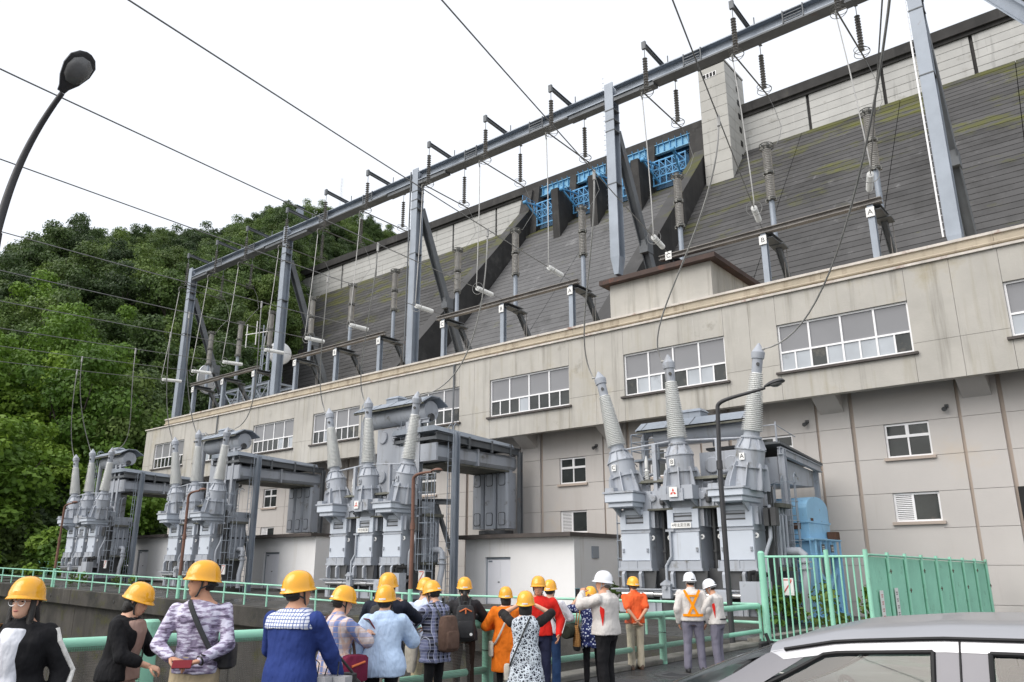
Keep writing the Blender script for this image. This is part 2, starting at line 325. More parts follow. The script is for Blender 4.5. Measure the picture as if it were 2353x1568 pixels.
# retaining wall of the channel, below the far railing
rw = thing('retaining_wall', (-40, 19.3, -5.2), 'mossy stained concrete channel wall with projecting coping below the green railing', 'wall')
x = -8.3; k = 0
while x > -100:
    x1 = x - 7.6; mb = MB(); g = .02
    mb.hexa([(x1 + g, 19.2, yz(x1) - .8), (x - g, 19.2, yz(x) - .8), (x - g, 19.75, yz(x) - .8), (x1 + g, 19.75, yz(x1) - .8),
             (x1 + g, 19.2, yz(x1)), (x - g, 19.2, yz(x)), (x - g, 19.75, yz(x)), (x1 + g, 19.75, yz(x1))])
    bevel(mb.build('coping_block', m_channel, rw), .04)
    mb = MB(); mb.hexa([(x1 + g, 19.55, -5.4), (x - g, 19.55, -5.4), (x - g, 20.0, -5.4), (x1 + g, 20.0, -5.4),
             (x1 + g, 19.55, yz(x1) - .81), (x - g, 19.55, yz(x) - .81), (x - g, 20.0, yz(x) - .81), (x1 + g, 20.0, yz(x1) - .81)])
    mb.build('wall_panel', m_channel, rw)
    if k in (1, 2, 3, 4, 5):
        mb = MB(); mb.ring((x - 2.5, 19.19, yz(x) - .36), (0.3, 1, 0), .07, .012, 14, 5); mb.build('iron_ring', m_trd, rw)
    x = x1; k += 1
# quay edge under the near railing, with its low curb
qw = thing('quay_wall', (-8.5, 8, -5.2), 'concrete quay edge with low stained curb under the mesh railing', 'wall')
for i in range(6):
    y0 = -8 + i * 4.6; mb = MB(); mb.box(-8.52, -8.06, y0, y0 + 4.58, -5.4, -.01); mb.build('wall_panel', m_channel, qw)
    mb = MB(); mb.box(-8.5, -8.08, y0, y0 + 4.58, -.01, .09); bevel(mb.build('curb_block', m_curb, qw), .02)

# ================================================================ forest hill
def interp(x, pts):
    for (a, fa), (b, fb) in zip(pts, pts[1:]):
        if x <= b: return fa + (fb - fa) * max(0, (x - a)) / (b - a)
    return pts[-1][1]
def azpt(az, d, z): return Vector((-math.sin(rad(az)) * d, math.cos(rad(az)) * d, z))
RIDGE = [(25, .30), (40, .40), (48, .425), (51.1, .45), (55.4, .455), (57.9, .435), (60.9, .395), (64.4, .38), (69.8, .355), (72.2, .332), (74.5, .31), (85, .30), (100, .30)]
BASE = [(25, 260), (48, 262), (54.2, 235), (55.6, 205), (57, 150), (60, 112), (64, 95), (70, 84), (80, 78), (100, 75)]
DRID = [(25, 400), (48, 360), (56, 310), (62, 290), (75, 270), (100, 260)]
def vnoise(x, y, s=0):
    return math.sin(x * .13 + s) * math.cos(y * .11 - s) + .5 * math.sin(x * .31 + y * .23 + s) + .3 * math.cos(x * .53 - y * .47 + 2 * s)
def hill_pt(az, t):
    d0 = interp(az, BASE); d1 = interp(az, DRID); d = d0 + (d1 - d0) * t
    zr = 1.8 + interp(az, RIDGE) * d1; zb = interp(az, [(25, 60), (48, 62), (54, 70), (56, 50), (58, 22), (62, 4), (66, 1), (100, .6)])
    if t <= 1:
        s = t * (1.35 - .35 * t) if az > 56 else t; z = zb + (zr - zb - 7) * s
    else: z = zr - 7 - (t - 1) * 60
    p = azpt(az, d, 0); amp = min(1, t * 4) * (1.2 if t < .98 else .6)
    return Vector((p.x, p.y, z + vnoise(p.x, p.y) * amp))
mb = MB(); NA, NT = 64, 34; rows = []
for i in range(NA):
    az = 25 + 70 * i / (NA - 1); rows.append([hill_pt(az, t * 1.25 / (NT - 1)) for t in range(NT)])
mb.add([p for r in rows for p in r], [(i * NT + j, i * NT + j + 1, (i + 1) * NT + j + 1, (i + 1) * NT + j) for i in range(NA - 1) for j in range(NT - 1)])
hill = tag(mb.build('hill', m_earth, smooth=True), kind='structure')
# low green bank between the yard's far end and the hill
mb = MB(); mb.add([(-8.3 - 400, -300, -.3), (-71.8, -300, -.3), (-71.8, 19.2, .9), (-71.8, 160, 1.0), (-408, 160, 1.0)], [(0, 1, 2, 3, 4)])
tag(mb.build('river_bank', m_earth), kind='structure')

def leaf_mat(name, c0, c1, c2):
    m = bpy.data.materials.new(name); m.use_nodes = True; T = m.node_tree; N = T.nodes; L = T.links; b = N['Principled BSDF']
    b.inputs['Roughness'].default_value = 0.55; b.inputs['Specular IOR Level'].default_value = .3
    oi = N.new('ShaderNodeObjectInfo'); g = N.new('ShaderNodeNewGeometry'); n = N.new('ShaderNodeTexNoise'); n.inputs['Scale'].default_value = .45; n.inputs['Detail'].default_value = 3
    L.new(g.outputs['Position'], n.inputs['Vector'])
    a = N.new('ShaderNodeMath'); a.operation = 'MULTIPLY_ADD'; a.inputs[1].default_value = .55; L.new(oi.outputs['Random'], a.inputs[0]); L.new(n.outputs['Fac'], a.inputs[2])
    a2 = N.new('ShaderNodeMath'); a2.operation = 'SUBTRACT'; a2.inputs[1].default_value = .27; L.new(a.outputs[0], a2.inputs[0])
    r = N.new('ShaderNodeValToRGB'); r.color_ramp.elements[0].position = .2; r.color_ramp.elements[1].position = .8
    r.color_ramp.elements[0].color = (*c0, 1); r.color_ramp.elements[1].color = (*c2, 1); e = r.color_ramp.elements.new(.5); e.color = (*c1, 1)
    L.new(a2.outputs[0], r.inputs[0]); L.new(r.outputs[0], b.inputs['Base Color'])
    tr = N.new('ShaderNodeBsdfTranslucent'); L.new(r.outputs[0], tr.inputs[0]); mx = N.new('ShaderNodeMixShader'); mx.inputs[0].default_value = .3
    L.new(b.outputs[0], mx.inputs[1]); L.new(tr.outputs[0], mx.inputs[2]); L.new(mx.outputs[0], N['Material Output'].inputs[0])
    return m
m_leafd = leaf_mat('dark_leaves', (0.034, 0.06, 0.022), (0.066, 0.11, 0.033), (0.11, 0.162, 0.044))
m_leafm = leaf_mat('mid_leaves', (0.054, 0.095, 0.027), (0.095, 0.155, 0.038), (0.145, 0.21, 0.05))
m_leafb = leaf_mat('bright_leaves', (0.07, 0.14, 0.02), (0.13, 0.23, 0.03), (0.20, 0.31, 0.04))

def crown_mesh(name, mt, R, Hh, nl, per, size, seed, flat=.75):
    rnd = random.Random(seed); mb = MB(); base = Hh * .35
    lobes = [(Vector((0, 0, base + Hh * .40)), R * .5), (Vector((R * .1, 0, base + Hh * .66)), R * .3)]
    for i in range(nl):
        a = 2 * math.pi * i / nl * 1.0 + rnd.uniform(-.5, .5); rr = R * rnd.uniform(.3, .85); zz = base + Hh * rnd.uniform(-.12, .62) * (1.15 - .5 * rr / R)
        lobes.append((Vector((math.cos(a) * rr, math.sin(a) * rr, zz)), R * rnd.uniform(.17, .40)))
    for c, lr in lobes:
        for _ in range(int(per * (lr / (R * .45)) ** 2)):
            d = Vector((rnd.gauss(0, 1), rnd.gauss(0, 1), rnd.gauss(0, 1) * .9 + .25)).normalized()
            p = c + Vector((d.x, d.y, d.z * flat)) * lr * rnd.uniform(.45, 1.12)
            nrm = (d + Vector((rnd.gauss(0, .55), rnd.gauss(0, .55), rnd.gauss(0, .55) + .35))).normalized()
            u = nrm.orthogonal().normalized(); u.rotate(Quaternion(nrm, rnd.uniform(0, 6.28))); v = nrm.cross(u)
            s = size * rnd.uniform(.55, 1.25); mb.add([p - u * s - v * s * .35, p + v * s * -.75, p + u * s - v * s * .2, p + v * s * .8], [(0, 1, 2, 3)])
    me = bpy.data.meshes.new(name); me.from_pydata(mb.v, [], mb.f); me.materials.append(mt); return me
def trunk_mesh(name, H, r, seed):
    rnd = random.Random(seed); mb = MB(); mb.tube([(0, 0, -1.5), (rnd.uniform(-.2, .2), rnd.uniform(-.2, .2), H * .35), (rnd.uniform(-.4, .4), rnd.uniform(-.4, .4), H * .75)], r, 7, radii=[r, r * .7, r * .25])
    for i in range(4):
        a = i * 1.6 + rnd.random(); z = H * (.3 + .1 * i); mb.tube([(0, 0, z), (math.cos(a) * H * .18, math.sin(a) * H * .18, z + H * .12), (math.cos(a) * H * .28, math.sin(a) * H * .28, z + H * .3)], r, 5, radii=[r * .5, r * .3, r * .1])
    return mb.mesh(name, m_bark)
KINDS = [('dark', m_leafd, 'dense dark green broadleaf tree on the steep forest slope'), ('mid', m_leafm, 'mid green broadleaf tree with rounded crown on the forest slope'), ('bright', m_leafb, 'bright yellow green tree low on the slope beyond the yard')]
CR = {}
for ki, (kn, mt, lb) in enumerate(KINDS):
    CR[ki] = [(crown_mesh(f'crown_{kn}', mt, 4.5 + .5 * j, 9.5 + 1.2 * j, 18, 800, .2, 100 * ki + j), trunk_mesh('trunk', 8.5 + j, .28, j)) for j in range(3)]
rnd = random.Random(3); cand = []
for _ in range(5200):
    az = rnd.uniform(46, 80); t = rnd.random() ** .8 * 1.01; p = hill_pt(az, t)
    if az < 56.2 and t < .05: continue
    cand.append((p, az, t))
trees = []; grid = {}
for p, az, t in sorted(cand, key=lambda c: c[0].length):
    k = (int(p.x // 5.4), int(p.y // 5.4))
    if any((q - p).length < 5.6 for dx in (-1, 0, 1) for dy in (-1, 0, 1) for q in grid.get((k[0] + dx, k[1] + dy), [])): continue
    grid.setdefault(k, []).append(p); trees.append((p, az, t))
near = []; far = []
for p, az, t in trees:
    (near if len(near) < 290 else far).append((p, az, t))
for i, (p, az, t) in enumerate(near):
    h = vnoise(p.x * .5, p.y * .5, 2)
    ki = 2 if (t < .17 and az > 66 and rnd.random() < .75) else (1 if h + rnd.uniform(-.6, .6) > .1 else 0)
    if rnd.random() < .06: ki = 2 if t < .35 else 1
    s = rnd.uniform(.62, 1.3); sz = 'small' if s < .8 else ('tall' if s > 1.1 else 'medium sized')
    pl = 'below the ridge line' if t > .6 else ('next to the dam end' if az < 61 else ('at the foot of the slope' if t < .15 else ('on the lower slope' if t < .35 else 'on the middle slope')))
    lb = f"{sz} {('dark green', 'mid green', 'bright yellow green')[ki]} broadleaf tree {pl}"
    o = thing('broadleaf_tree', p, lb, 'tree', lb.replace('tree', 'trees'))
    o.scale = (s * rnd.uniform(.85, 1.2), s * rnd.uniform(.85, 1.2), s * rnd.uniform(.85, 1.2)); o.rotation_euler.z = rnd.uniform(0, 6.28)
    cm, tm = CR[ki][rnd.randrange(3)]
    link_mesh('crown', cm, o); link_mesh('trunk', tm, o)
    if i < 3: KINDS[ki] = KINDS[ki]
def scatter(name, pts, me, smin, smax, seed, label, kind='stuff'):
    """one stuff object: crown mesh instanced on points with geometry nodes"""
    pm = bpy.data.meshes.new(name); pm.from_pydata([tuple(p) for p in pts], [], []); o = link_mesh(name, pm); tag(o, label, kind=kind)
    src = bpy.data.objects.new(name + '_unit', me)
    ng = bpy.data.node_groups.new(name, 'GeometryNodeTree'); ng.interface.new_socket('Geometry', in_out='INPUT', socket_type='NodeSocketGeometry'); ng.interface.new_socket('Geometry', in_out='OUTPUT', socket_type='NodeSocketGeometry')
    N = ng.nodes; L = ng.links; gi = N.new('NodeGroupInput'); go = N.new('NodeGroupOutput'); io = N.new('GeometryNodeInstanceOnPoints'); ob = N.new('GeometryNodeObjectInfo'); ob.inputs[0].default_value = src
    r1 = N.new('FunctionNodeRandomValue'); r1.data_type = 'FLOAT_VECTOR'; r1.inputs[0].default_value = (0, 0, 0); r1.inputs[1].default_value = (.12, .12, 6.28); r1.inputs['Seed'].default_value = seed
    r2 = N.new('FunctionNodeRandomValue'); r2.data_type = 'FLOAT'; r2.inputs[2].default_value = smin; r2.inputs[3].default_value = smax; r2.inputs['Seed'].default_value = seed + 1
    L.new(gi.outputs[0], io.inputs['Points']); L.new(ob.outputs['Geometry'], io.inputs['Instance']); L.new(r1.outputs[0], io.inputs['Rotation']); L.new(r2.outputs[1], io.inputs['Scale']); L.new(io.outputs[0], go.inputs[0])
    md = o.modifiers.new('scatter', 'NODES'); md.node_group = ng; return o
fd = [p for p, a, t in far if vnoise(p.x * .5, p.y * .5, 2) <= .1]; fm = [p for p, a, t in far if vnoise(p.x * .5, p.y * .5, 2) > .1]
scatter('far_forest', fd, CR[0][1][0], .7, 1.25, 5, 'distant dark green woodland covering the upper hillside')
scatter('far_forest', fm, CR[1][2][0], .7, 1.25, 9, 'distant mid green woodland covering the upper hillside')
sh = [crown_mesh('shrub_leaves', m, 1.9, 2.6, 9, 420, .15, 40 + i, .8) for i, m in enumerate((m_leafb, m_leafm, m_leafd))]
under = []
for _ in range(2600):
    az = rnd.uniform(46, 80); t = rnd.random() ** 1.3 * .98; under.append(hill_pt(az, t) + Vector((0, 0, -.6)))
scatter('undergrowth', under[:1300], sh[2], .8, 1.9, 15, 'dark undergrowth between the trees of the hillside')
scatter('undergrowth', under[1300:], sh[1], .8, 1.9, 18, 'green undergrowth between the trees of the hillside')
for i in range(46):     # bright shrubs between the yard's end and the hill
    az = rnd.uniform(66, 79); d = rnd.uniform(74.5, 92); p = azpt(az, d, .5); o = thing('leafy_shrub', p, 'bright green leafy shrub growing beyond the end of the yard', 'shrub', 'shrubs beyond the end of the yard')
    s = rnd.uniform(.8, 1.5); o.scale = (s, s, s); o.rotation_euler.z = rnd.uniform(0, 6.28); link_mesh('leaves', sh[0 if rnd.random() < .7 else 1], o)

# ================================================================ dam
YC, ZC, ZW = 130.0, 86.6, 77.6         # crest line, crest top, foot of the pale upper wall
def zy(y): return -85 + 1.25 * y       # downstream face
def yf(z): return (z + 85) / 1.25
dam = thing('dam', (-80, 125, 20), 'huge concrete gravity dam with dark mossy sloping face and pale upper wall', 'dam')
LIFT = 1.16; WL = 1.5
def course(x0, x1, lip=.055):           # one lift of the sloping face, foot at z=0 on the face line
    mb = MB(); dy = LIFT / 1.25; n = max(1, int((x1 - x0) / 15)); w_ = (x1 - x0) / n
    for k in range(n):
        a, b = x0 + k * w_ + .05, x0 + (k + 1) * w_ - .05
        mb.hexa([(a, -lip, .035), (b, -lip, .035), (b, 2.5, .035), (a, 2.5, .035), (a, dy - .02, LIFT), (b, dy - .02, LIFT), (b, 2.5 + dy, LIFT), (a, 2.5 + dy, LIFT)])
    return mb
SEC = [(-240, -101, 'face'), (-98, -58, 'chute'), (-55, 60, 'face')]
for x0, x1, nm in SEC:
    me = course(x0 + 80, x1 + 80, .055 if nm == 'face' else .03).mesh('face_course', m_dam if nm == 'face' else m_chute)
    for i in range(43):
        z = 28.1 + LIFT * i
        if nm == 'chute' and z > 71: break
        if z + LIFT > ZW + .1: break
        link_mesh('face_course', me, dam, (0, yf(z) - 125, z - 20))
mb = MB(); mb.prism([(0, yf(10) + 1.6, 10), (0, 140, 10), (0, 140, 77), (0, yf(77.3) + 1.6, 77.3)], (-240, 0, 0), (-101, 0, 0)); mb.prism([(0, yf(10) + 1.6, 10), (0, 140, 10), (0, 140, 77), (0, yf(77.3) + 1.6, 77.3)], (-55, 0, 0), (60, 0, 0)); mb.prism([(0, yf(10) + 1.6, 10), (0, 140, 10), (0, 140, 71), (0, yf(71.3) + 1.6, 71.3)], (-101, 0, 0), (-55, 0, 0)); mb.build('core', m_damdark, dam)
mb = MB(); ys = [yf(71), 127.5, 129, 131, 134]; zs = [71.5, 73.6, 74.4, 74.4, 73]
mb.prism([(0, y, z) for y, z in zip(ys, zs)] + [(0, 134, 66), (0, yf(70), 66)], (-98, 0, 0), (-58, 0, 0)); mb.build('spillway_lip', m_dam, dam)
# pale upper wall: monoliths of stacked lifts
JX = [-240 + 15 * i for i in range(10)]
joints = [at(1863, 290, 'y', YC).x, at(2037, 240, 'y', YC).x, at(2241, 150, 'y', YC).x]
right = [-50.2, joints[0], joints[1], joints[2], joints[2] + 15.5, joints[2] + 31, 60]
left = [-240, -226, -211.5, -197, -182.5, -168, -153.5, -139.5, -125, -111, -100.5]
wallme = {}
for seq in (left, right):
    for a, b in zip(seq, seq[1:]):
        wd = round(b - a - .55, 2)
        if wd not in wallme:
            q = MB(); q.hexa([(0, 0, .03), (wd, 0, .03), (wd, 2.5, .03), (0, 2.5, .03), (0, .03, WL - .03), (wd, .03, WL - .03), (wd, 2.5, WL - .03), (0, 2.5, WL - .03)]); wallme[wd] = q.mesh('wall_block', m_damwall)
        z = ZW - .9
        while z < ZC - 3.0:
            link_mesh('wall_block', wallme[wd], dam, (a + .27 + 80, YC - .1 - 125, z - 20)); z += WL
mb = MB(); mb.box(-240, -101, YC + .3, YC + 4, 70, ZC - 2.4); mb.box(-55, 60, YC + .3, YC + 4, 70, ZC - 2.4); mb.build('wall_core', m_damdark, dam)
mb = MB(); mb.box(-240, 60, YC - 1.0, YC + 7, ZC - 1.9, ZC - .02); mb.box(-240, -101, YC - .45, YC + 3, ZC - 2.5, ZC - 1.9); mb.box(-55, 60, YC - .45, YC + 3, ZC - 2.5, ZC - 1.9); mb.build('crest_parapet', m_damdark, dam)
# training walls either side of the chute
for xa, xb in ((-101, -98.2), (-57.8, -55)):
    mb = MB(); h = 6.5
    prof = [(0, yf(24) + 1, 24), (0, 134, 70), (0, 134, 84), (0, 127.5, 84), (0, yf(77) - 3.5, 77 + 1.2), (0, yf(24) - 8, 24)]
    mb.prism(prof, (xa, 0, 0), (xb, 0, 0)); tw = mb.build('training_wall', m_damdark, dam)
    mb = MB(); a = Vector((0, yf(77) - 3.5, 78.2)); b = Vector((0, yf(24) - 8, 24)); nn = Vector((0, -.78, .62)) * .02
    mb.prism([a + nn, b + nn, b + nn * 4, a + nn * 4], (xa - .02, 0, 0), (xb + .02, 0, 0)); mb.build('lit_wall_top', m_dam, tw)  # paler strip paints in the lit top edge against the dark wall sides
# piers
PX = [-97.4, -87.6, -78.3, -68.3, -58.6]
for i, px in enumerate(PX):
    w2 = .85; mb = MB(); prof = [(0, yf(66), 65), (0, 134, 66), (0, 134, ZC - 2), (0, YC - 1.5, ZC - 2), (0, YC - 2.3, 79), (0, 122.5, 78.6), (0, 121.2, 78.4), (0, yf(68) - .5, 67.2)]
    if i in (1, 2, 3): mb.prism(prof, (px - w2, 0, 0), (px + w2, 0, 0)); pr = mb.build('pier', m_damdark, dam)
    else: mb.prism([(0, 126, 70), (0, 134, 70), (0, 134, ZC - 2), (0, 128, ZC - 2)], (px - w2, 0, 0), (px + w2, 0, 0)); pr = mb.build('pier', m_damdark, dam)
    if i < 4:
        mb = MB()
        for k in range(4): mb.bar((px + 1.1 + .0 * k, 121.5 + k * 1.4, 78.6), (px + 1.1, 121.5 + k * 1.4, 79.7), .07)
        mb.bar((px + 1.1, 121.5, 79.7), (px + 1.1, 126, 79.7), .07); mb.bar((px + 1.1, 121.5, 79.2), (px + 1.1, 126, 79.2), .05); mb.build('walkway_rail', m_bluegate, pr)
names = ['beside the left training wall', 'second from the left training wall', 'second from the elevator tower', 'beside the elevator tower']
for i in range(4):
    a, b = PX[i] + 1.15, PX[i + 1] - 1.15
    g = thing('spillway_gate', ((a + b) / 2, 128, 74), f'blue steel radial spillway gate high on the dam, {names[i]}', 'gate')
    mb = MB(); n = 6
    rings = [[(a, 127.6 + .55 * math.sin(math.pi * k / n), 73.8 + 5.6 * k / n), (b, 127.6 + .55 * math.sin(math.pi * k / n), 73.8 + 5.6 * k / n), (b, 128.0 + .55 * math.sin(math.pi * k / n), 73.8 + 5.6 * k / n), (a, 128.0 + .55 * math.sin(math.pi * k / n), 73.8 + 5.6 * k / n)] for k in range(n + 1)]
    mb.loft(rings); mb.build('skin_plate', m_bluedk, g)
    mb = MB(); yy = 126.4
    for z in (74.2, 75.9, 77.6, 79.4): mb.bar((a, yy, z), (b, yy, z), .26)
    nx = 5
    for k in range(nx + 1):
        xx = a + .15 + (b - a - .3) * k / nx; mb.bar((xx, yy, 74.0), (xx, yy, 79.6), .2); mb.bar((xx, yy, 79.4), (xx, 127.6, 79.4), .16); mb.bar((xx, yy, 75.9), (xx, 127.6, 75.9), .16)
    for k in range(nx):
        xa = a + .15 + (b - a - .3) * k / nx; xb = a + .15 + (b - a - .3) * (k + 1) / nx
        mb.bar((xa, yy - .05, 75.9), (xb, yy - .05, 77.6), .12); mb.bar((xb, yy - .05, 77.6), (xa, yy - .05, 79.4), .12); mb.bar((xa, yy - .05, 77.6), (xb, yy - .05, 75.9), .1)
    mb.build('truss', m_bluegate, g)
    for xx, s in ((a + .45, 1), (b - .45, -1)):
        mb = MB(); pv = Vector((xx, 121.8, 78.0))
        mb.bar(pv, (xx + s * .9, 126.6, 78.4), .3); mb.bar(pv, (xx + s * .9, 126.6, 74.6), .3); mb.bar((xx + s * .45, 124.2, 78.5), (xx + s * .5, 124.4, 76.6), .2); mb.bar((xx + s * .7, 125.4, 78.7), (xx + s * .5, 124.4, 76.6), .16); mb.cyl(pv - Vector((.4, 0, 0)), pv + Vector((.4, 0, 0)), .4)
        mb.build('gate_arm', m_bluegate, g)
    bg_ = thing('bridge_girder', ((a + b) / 2, 129, 82.4), f'pale blue crest bridge girder above the spillway gate {names[i]}', 'girder')
    mb = MB(); mb.box(a - .3, b + .3, YC - 1.2, YC - .9, 82.3, 84.2); mb.box(a - .3, b + .3, YC - 1.6, YC - .8, 82.15, 82.3); mb.box(a - .3, b + .3, YC - 1.6, YC - .8, 84.2, 84.35); mb.build('web', m_girder, bg_)
    mb = MB()
    for k in range(6):
        xx = a + .3 + (b - a - .6) * k / 5; mb.box(xx - .06, xx + .06, YC - 1.55, YC - 1.2, 82.3, 84.2); mb.bar((xx, YC - 1.5, 84.0), (xx, YC - 1.9, 84.7), .12)
    mb.build('stiffener', m_bluegate, bg_)
    mb = MB(); mb.box(a - .3, b + .3, YC - .4, YC + 5, 82.5, 82.9)
    for k in range(7): mb.box(a, b, YC + .2 + k * .7, YC + .35 + k * .7, 81.9, 82.5)
    mb.build('underside', m_bluedk, bg_)
# elevator tower
tx0 = at(1606, 200, 'y', 123).x; tx1 = at(1668, 200, 'y', 123).x
tw = thing('elevator_tower', ((tx0 + tx1) / 2, 123, 60), 'pale concrete elevator tower with small top vents on the dam crest', 'tower')
tz1 = at(1606, 162, 'y', 123).z; z = 66.0; k = 0
while z < tz1 - .3:
    h = min(2.25, tz1 - z); mb = MB(); mb.box(tx0, tx1, 123, 131.5, z + .03, z + h); bevel(mb.build('lift_block', m_tower, tw), .04); z += h
mb = MB(); mb.box(tx0 + .05, tx1 - .05, 123.05, 131.4, 60, tz1 - .1); mb.build('core', m_damdark, tw)
mb = MB(); mb.box(tx0 + .9, tx0 + 3.6, 122.92, 123.1, tz1 - 2.5, tz1 - 1.5); v_ = mb.build('vent_frame', m_white, tw)
for k in range(4): mb = MB(); mb.box(tx0 + 1.02 + k * .66, tx0 + 1.5 + k * .66, 122.88, 122.95, tz1 - 2.4, tz1 - 1.6); mb.build('vent_slot', m_black, v_)
mb = MB(); mb.box(tx0 - .08, tx1 + .08, 122.9, 131.6, tz1, tz1 + .35); mb.build('roof_slab', m_tower, tw)
mb = MB(); mb.cyl((tx0 + .8, 124, tz1 + .3), (tx0 + .8, 124, tz1 + 1.6), .04, n=6); mb.build('lightning_rod', m_steeld, tw)
for k in range(7): mb = MB(); mb.box(tx1 - .02, tx1 + .1, 127.8, 128.7, 74.5 + k * 2.9, 75.6 + k * 2.9); mb.build('side_vent', m_black, tw)
# distant mast on the hill top and the small hut
ms = at_dist(784, 452, 330); mt_ = thing('lattice_mast', ms, 'faint distant lattice mast on the hill behind the dam', 'mast')
mb = MB()
for sx, sy in ((-1, -1), (1, -1), (1, 1), (-1, 1)): mb.bar(ms + Vector((sx * .7, sy * .7, -12)), ms + Vector((sx * .3, sy * .3, 9)), .06)
for k in range(12):
    z = -11 + k * 1.7; r_ = .7 - .4 * (k + .6) / 13; mb.bar(ms + Vector((-r_, -r_, z)), ms + Vector((r_, -r_, z + 1.6)), .04); mb.bar(ms + Vector((r_, -r_, z)), ms + Vector((r_, r_, z + 1.6)), .04); mb.bar(ms + Vector((-r_, r_, z)), ms + Vector((-r_, -r_, z + 1.6)), .04)
mb.build('lattice', m_dish, mt_)
hp = at_dist(683, 487, 296); mb = MB(); mb.box(hp.x - 2, hp.x + 2, hp.y - 1.6, hp.y + 1.6, hp.z - 7, hp.z + 1.0); mb.prism([hp + Vector((-2.3, -1.9, 1)), hp + Vector((2.3, -1.9, 1.6)), hp + Vector((2.3, -1.9, 1.8)), hp + Vector((-2.3, -1.9, 1.2))], (0, 0, 0), (0, 3.8, 0))
tag(mb.build('hilltop_hut', m_steel), 'small grey hut on the wooded hilltop beside the dam', 'hut')

# ================================================================ powerhouse
YU, YW = 30.0, 31.4
ph = thing('powerhouse', (-30, 31, 0), 'long beige concrete powerhouse with overhanging windowed upper storey', 'building')
WX = [(-61.0, -56.5), (-54.7, -50.0), (-47.4, -42.8), (-40.8, -36.3), (-33.05, -28.15), (-26.0, -21.0), (-17.95, -13.05), (-10.8, -5.95), (-2.93, 1.9)]
ZB, ZT, Z0, Z1 = 9.2, 11.15, 8.1, 12.4
XL, XR = -62.6, 6.0
def wpanel(x0, x1, z0, z1, y0=YU, y1=YU + .35, mt=m_upper, nm='wall_panel', g=.006):
    mb = MB(); mb.box(x0 + g, x1 - g, y0, y1, z0 + g, z1 - g); return mb.build(nm, mt, ph)
prev = XL
for a, b in WX + [(XR, XR)]:
    # solid stretch between windows, split by a vertical joint and a horizontal construction joint
    wd = a - prev; n = 1 if wd < 1.5 else 2
    for i in range(n):
        p0 = prev + wd * i / n; p1 = prev + wd * (i + 1) / n
        wpanel(p0, p1, Z0, 9.52); wpanel(p0, p1, 9.52, Z1)
    if b > a: wpanel(a, b, Z0, ZB); wpanel(a, b, ZT, Z1)
    prev = b
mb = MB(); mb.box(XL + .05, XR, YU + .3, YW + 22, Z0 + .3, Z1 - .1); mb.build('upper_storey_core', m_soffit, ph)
mb = MB(); mb.box(XL - .02, XL + .33, YU + .36, YW + 22, Z0, Z1); mb.build('end_wall', m_upper, ph)
# ledge, parapet and roof
for x in range(-63, 6, 6):
    a, b = max(x, XL - .1), min(x + 6, XR)
    mb = MB(); mb.box(a, b - .01, YU - .10, YU + .5, Z1, Z1 + .09); mb.build('ledge', m_lip, ph)
    a = max(a, -60.6)
    mb = MB(); mb.box(a + .005, b - .005, YU + .42, YU + .8, Z1 + .09, 13.08); mb.build('parapet', m_parapet, ph)
    mb = MB(); mb.box(a + .003, b - .003, YU + .34, YU + .86, 13.08, 13.18); mb.build('parapet_cap', m_lip, ph)
    mb = MB(); mb.tube([(a, YU + .37, 12.75), (b, YU + .37, 12.75)], .05, 6); mb.build('conduit', m_parapet, ph)
mb = MB(); mb.box(-60.6, XR, YU + .8, YW + 22, 12.3, 12.6); mb.build('roof', m_parapet, ph)
for x in (-28.5, -52.0):
    mb = MB(); mb.tube([(x + 17 * 0, YU - .08, Z1), (x, YU - .08, 8.3)], .05, 6); mb.build('downpipe', m_steeld, ph)
# big windows
def pane_mesh(w, h, cache={}):
    k = (round(w, 3), round(h, 3))
    if k not in cache:
        q = MB(); q.box(-w / 2, w / 2, -.008, .008, -h / 2, h / 2); cache[k] = q.v, q.f
    q = MB(); q.v, q.f = list(cache[k][0]), list(cache[k][1]); q.fm = [0] * len(q.f); return q
pm_cache = {}
def add_pane(win, x, y, z, w, h, mt):
    k = (round(w, 2), round(h, 2), mt.name)
    if k not in pm_cache: pm_cache[k] = pane_mesh(w, h).mesh('pane', mt)
    o = link_mesh('pane', pm_cache[k], win); wl = wloc(win); o.location = (x - wl.x, y - wl.y, z - wl.z); return o
rw_ = random.Random(11)
for wi, (a, b) in enumerate(WX):
    y = YU + .10; mb = MB(); f = .07; nx = 4; cw = (b - a) / nx; zt = ZB + .78
    mb.box(a, b, y, y + .1, ZB, ZB + f + .03); mb.box(a, b, y, y + .1, ZT - f, ZT)
    for i in range(nx + 1):
        xx = min(max(a + i * cw, a + f / 2), b - f / 2); mb.box(xx - f / 2, xx + f / 2, y + .003, y + .097, ZB + f + .03, ZT - f)
    mb.box(a + f, b - f, y - .004, y + .09, zt, zt + .07)
    for i in range(nx): xx = a + (i + .5) * cw; mb.box(xx - .03, xx + .03, y + .006, y + .08, ZB + f + .03, zt)
    win = mb.build('window', m_white, ph)
    for i in range(nx):
        add_pane(win, a + (i + .5) * cw, y + .06, (zt + .07 + ZT - f) / 2, cw - f, ZT - f - zt - .07, m_blind)
        for s in (-1, 1): add_pane(win, a + (i + .5) * cw + s * cw / 4, y + .05, (ZB + f + .03 + zt) / 2, cw / 2 - .06, zt - ZB - f - .03, m_glassl if (wi >= 6 and rw_.random() < .75) or rw_.random() < .1 else m_glass)
    mb = MB(); mb.box(a - .15, b + .15, YU - .12, YU + .1, ZB - .09, ZB); mb.build('window_sill', m_shedroof, win)
    # yellow stair rails seen behind the lower panes
    if wi < 7:
        mb = MB()
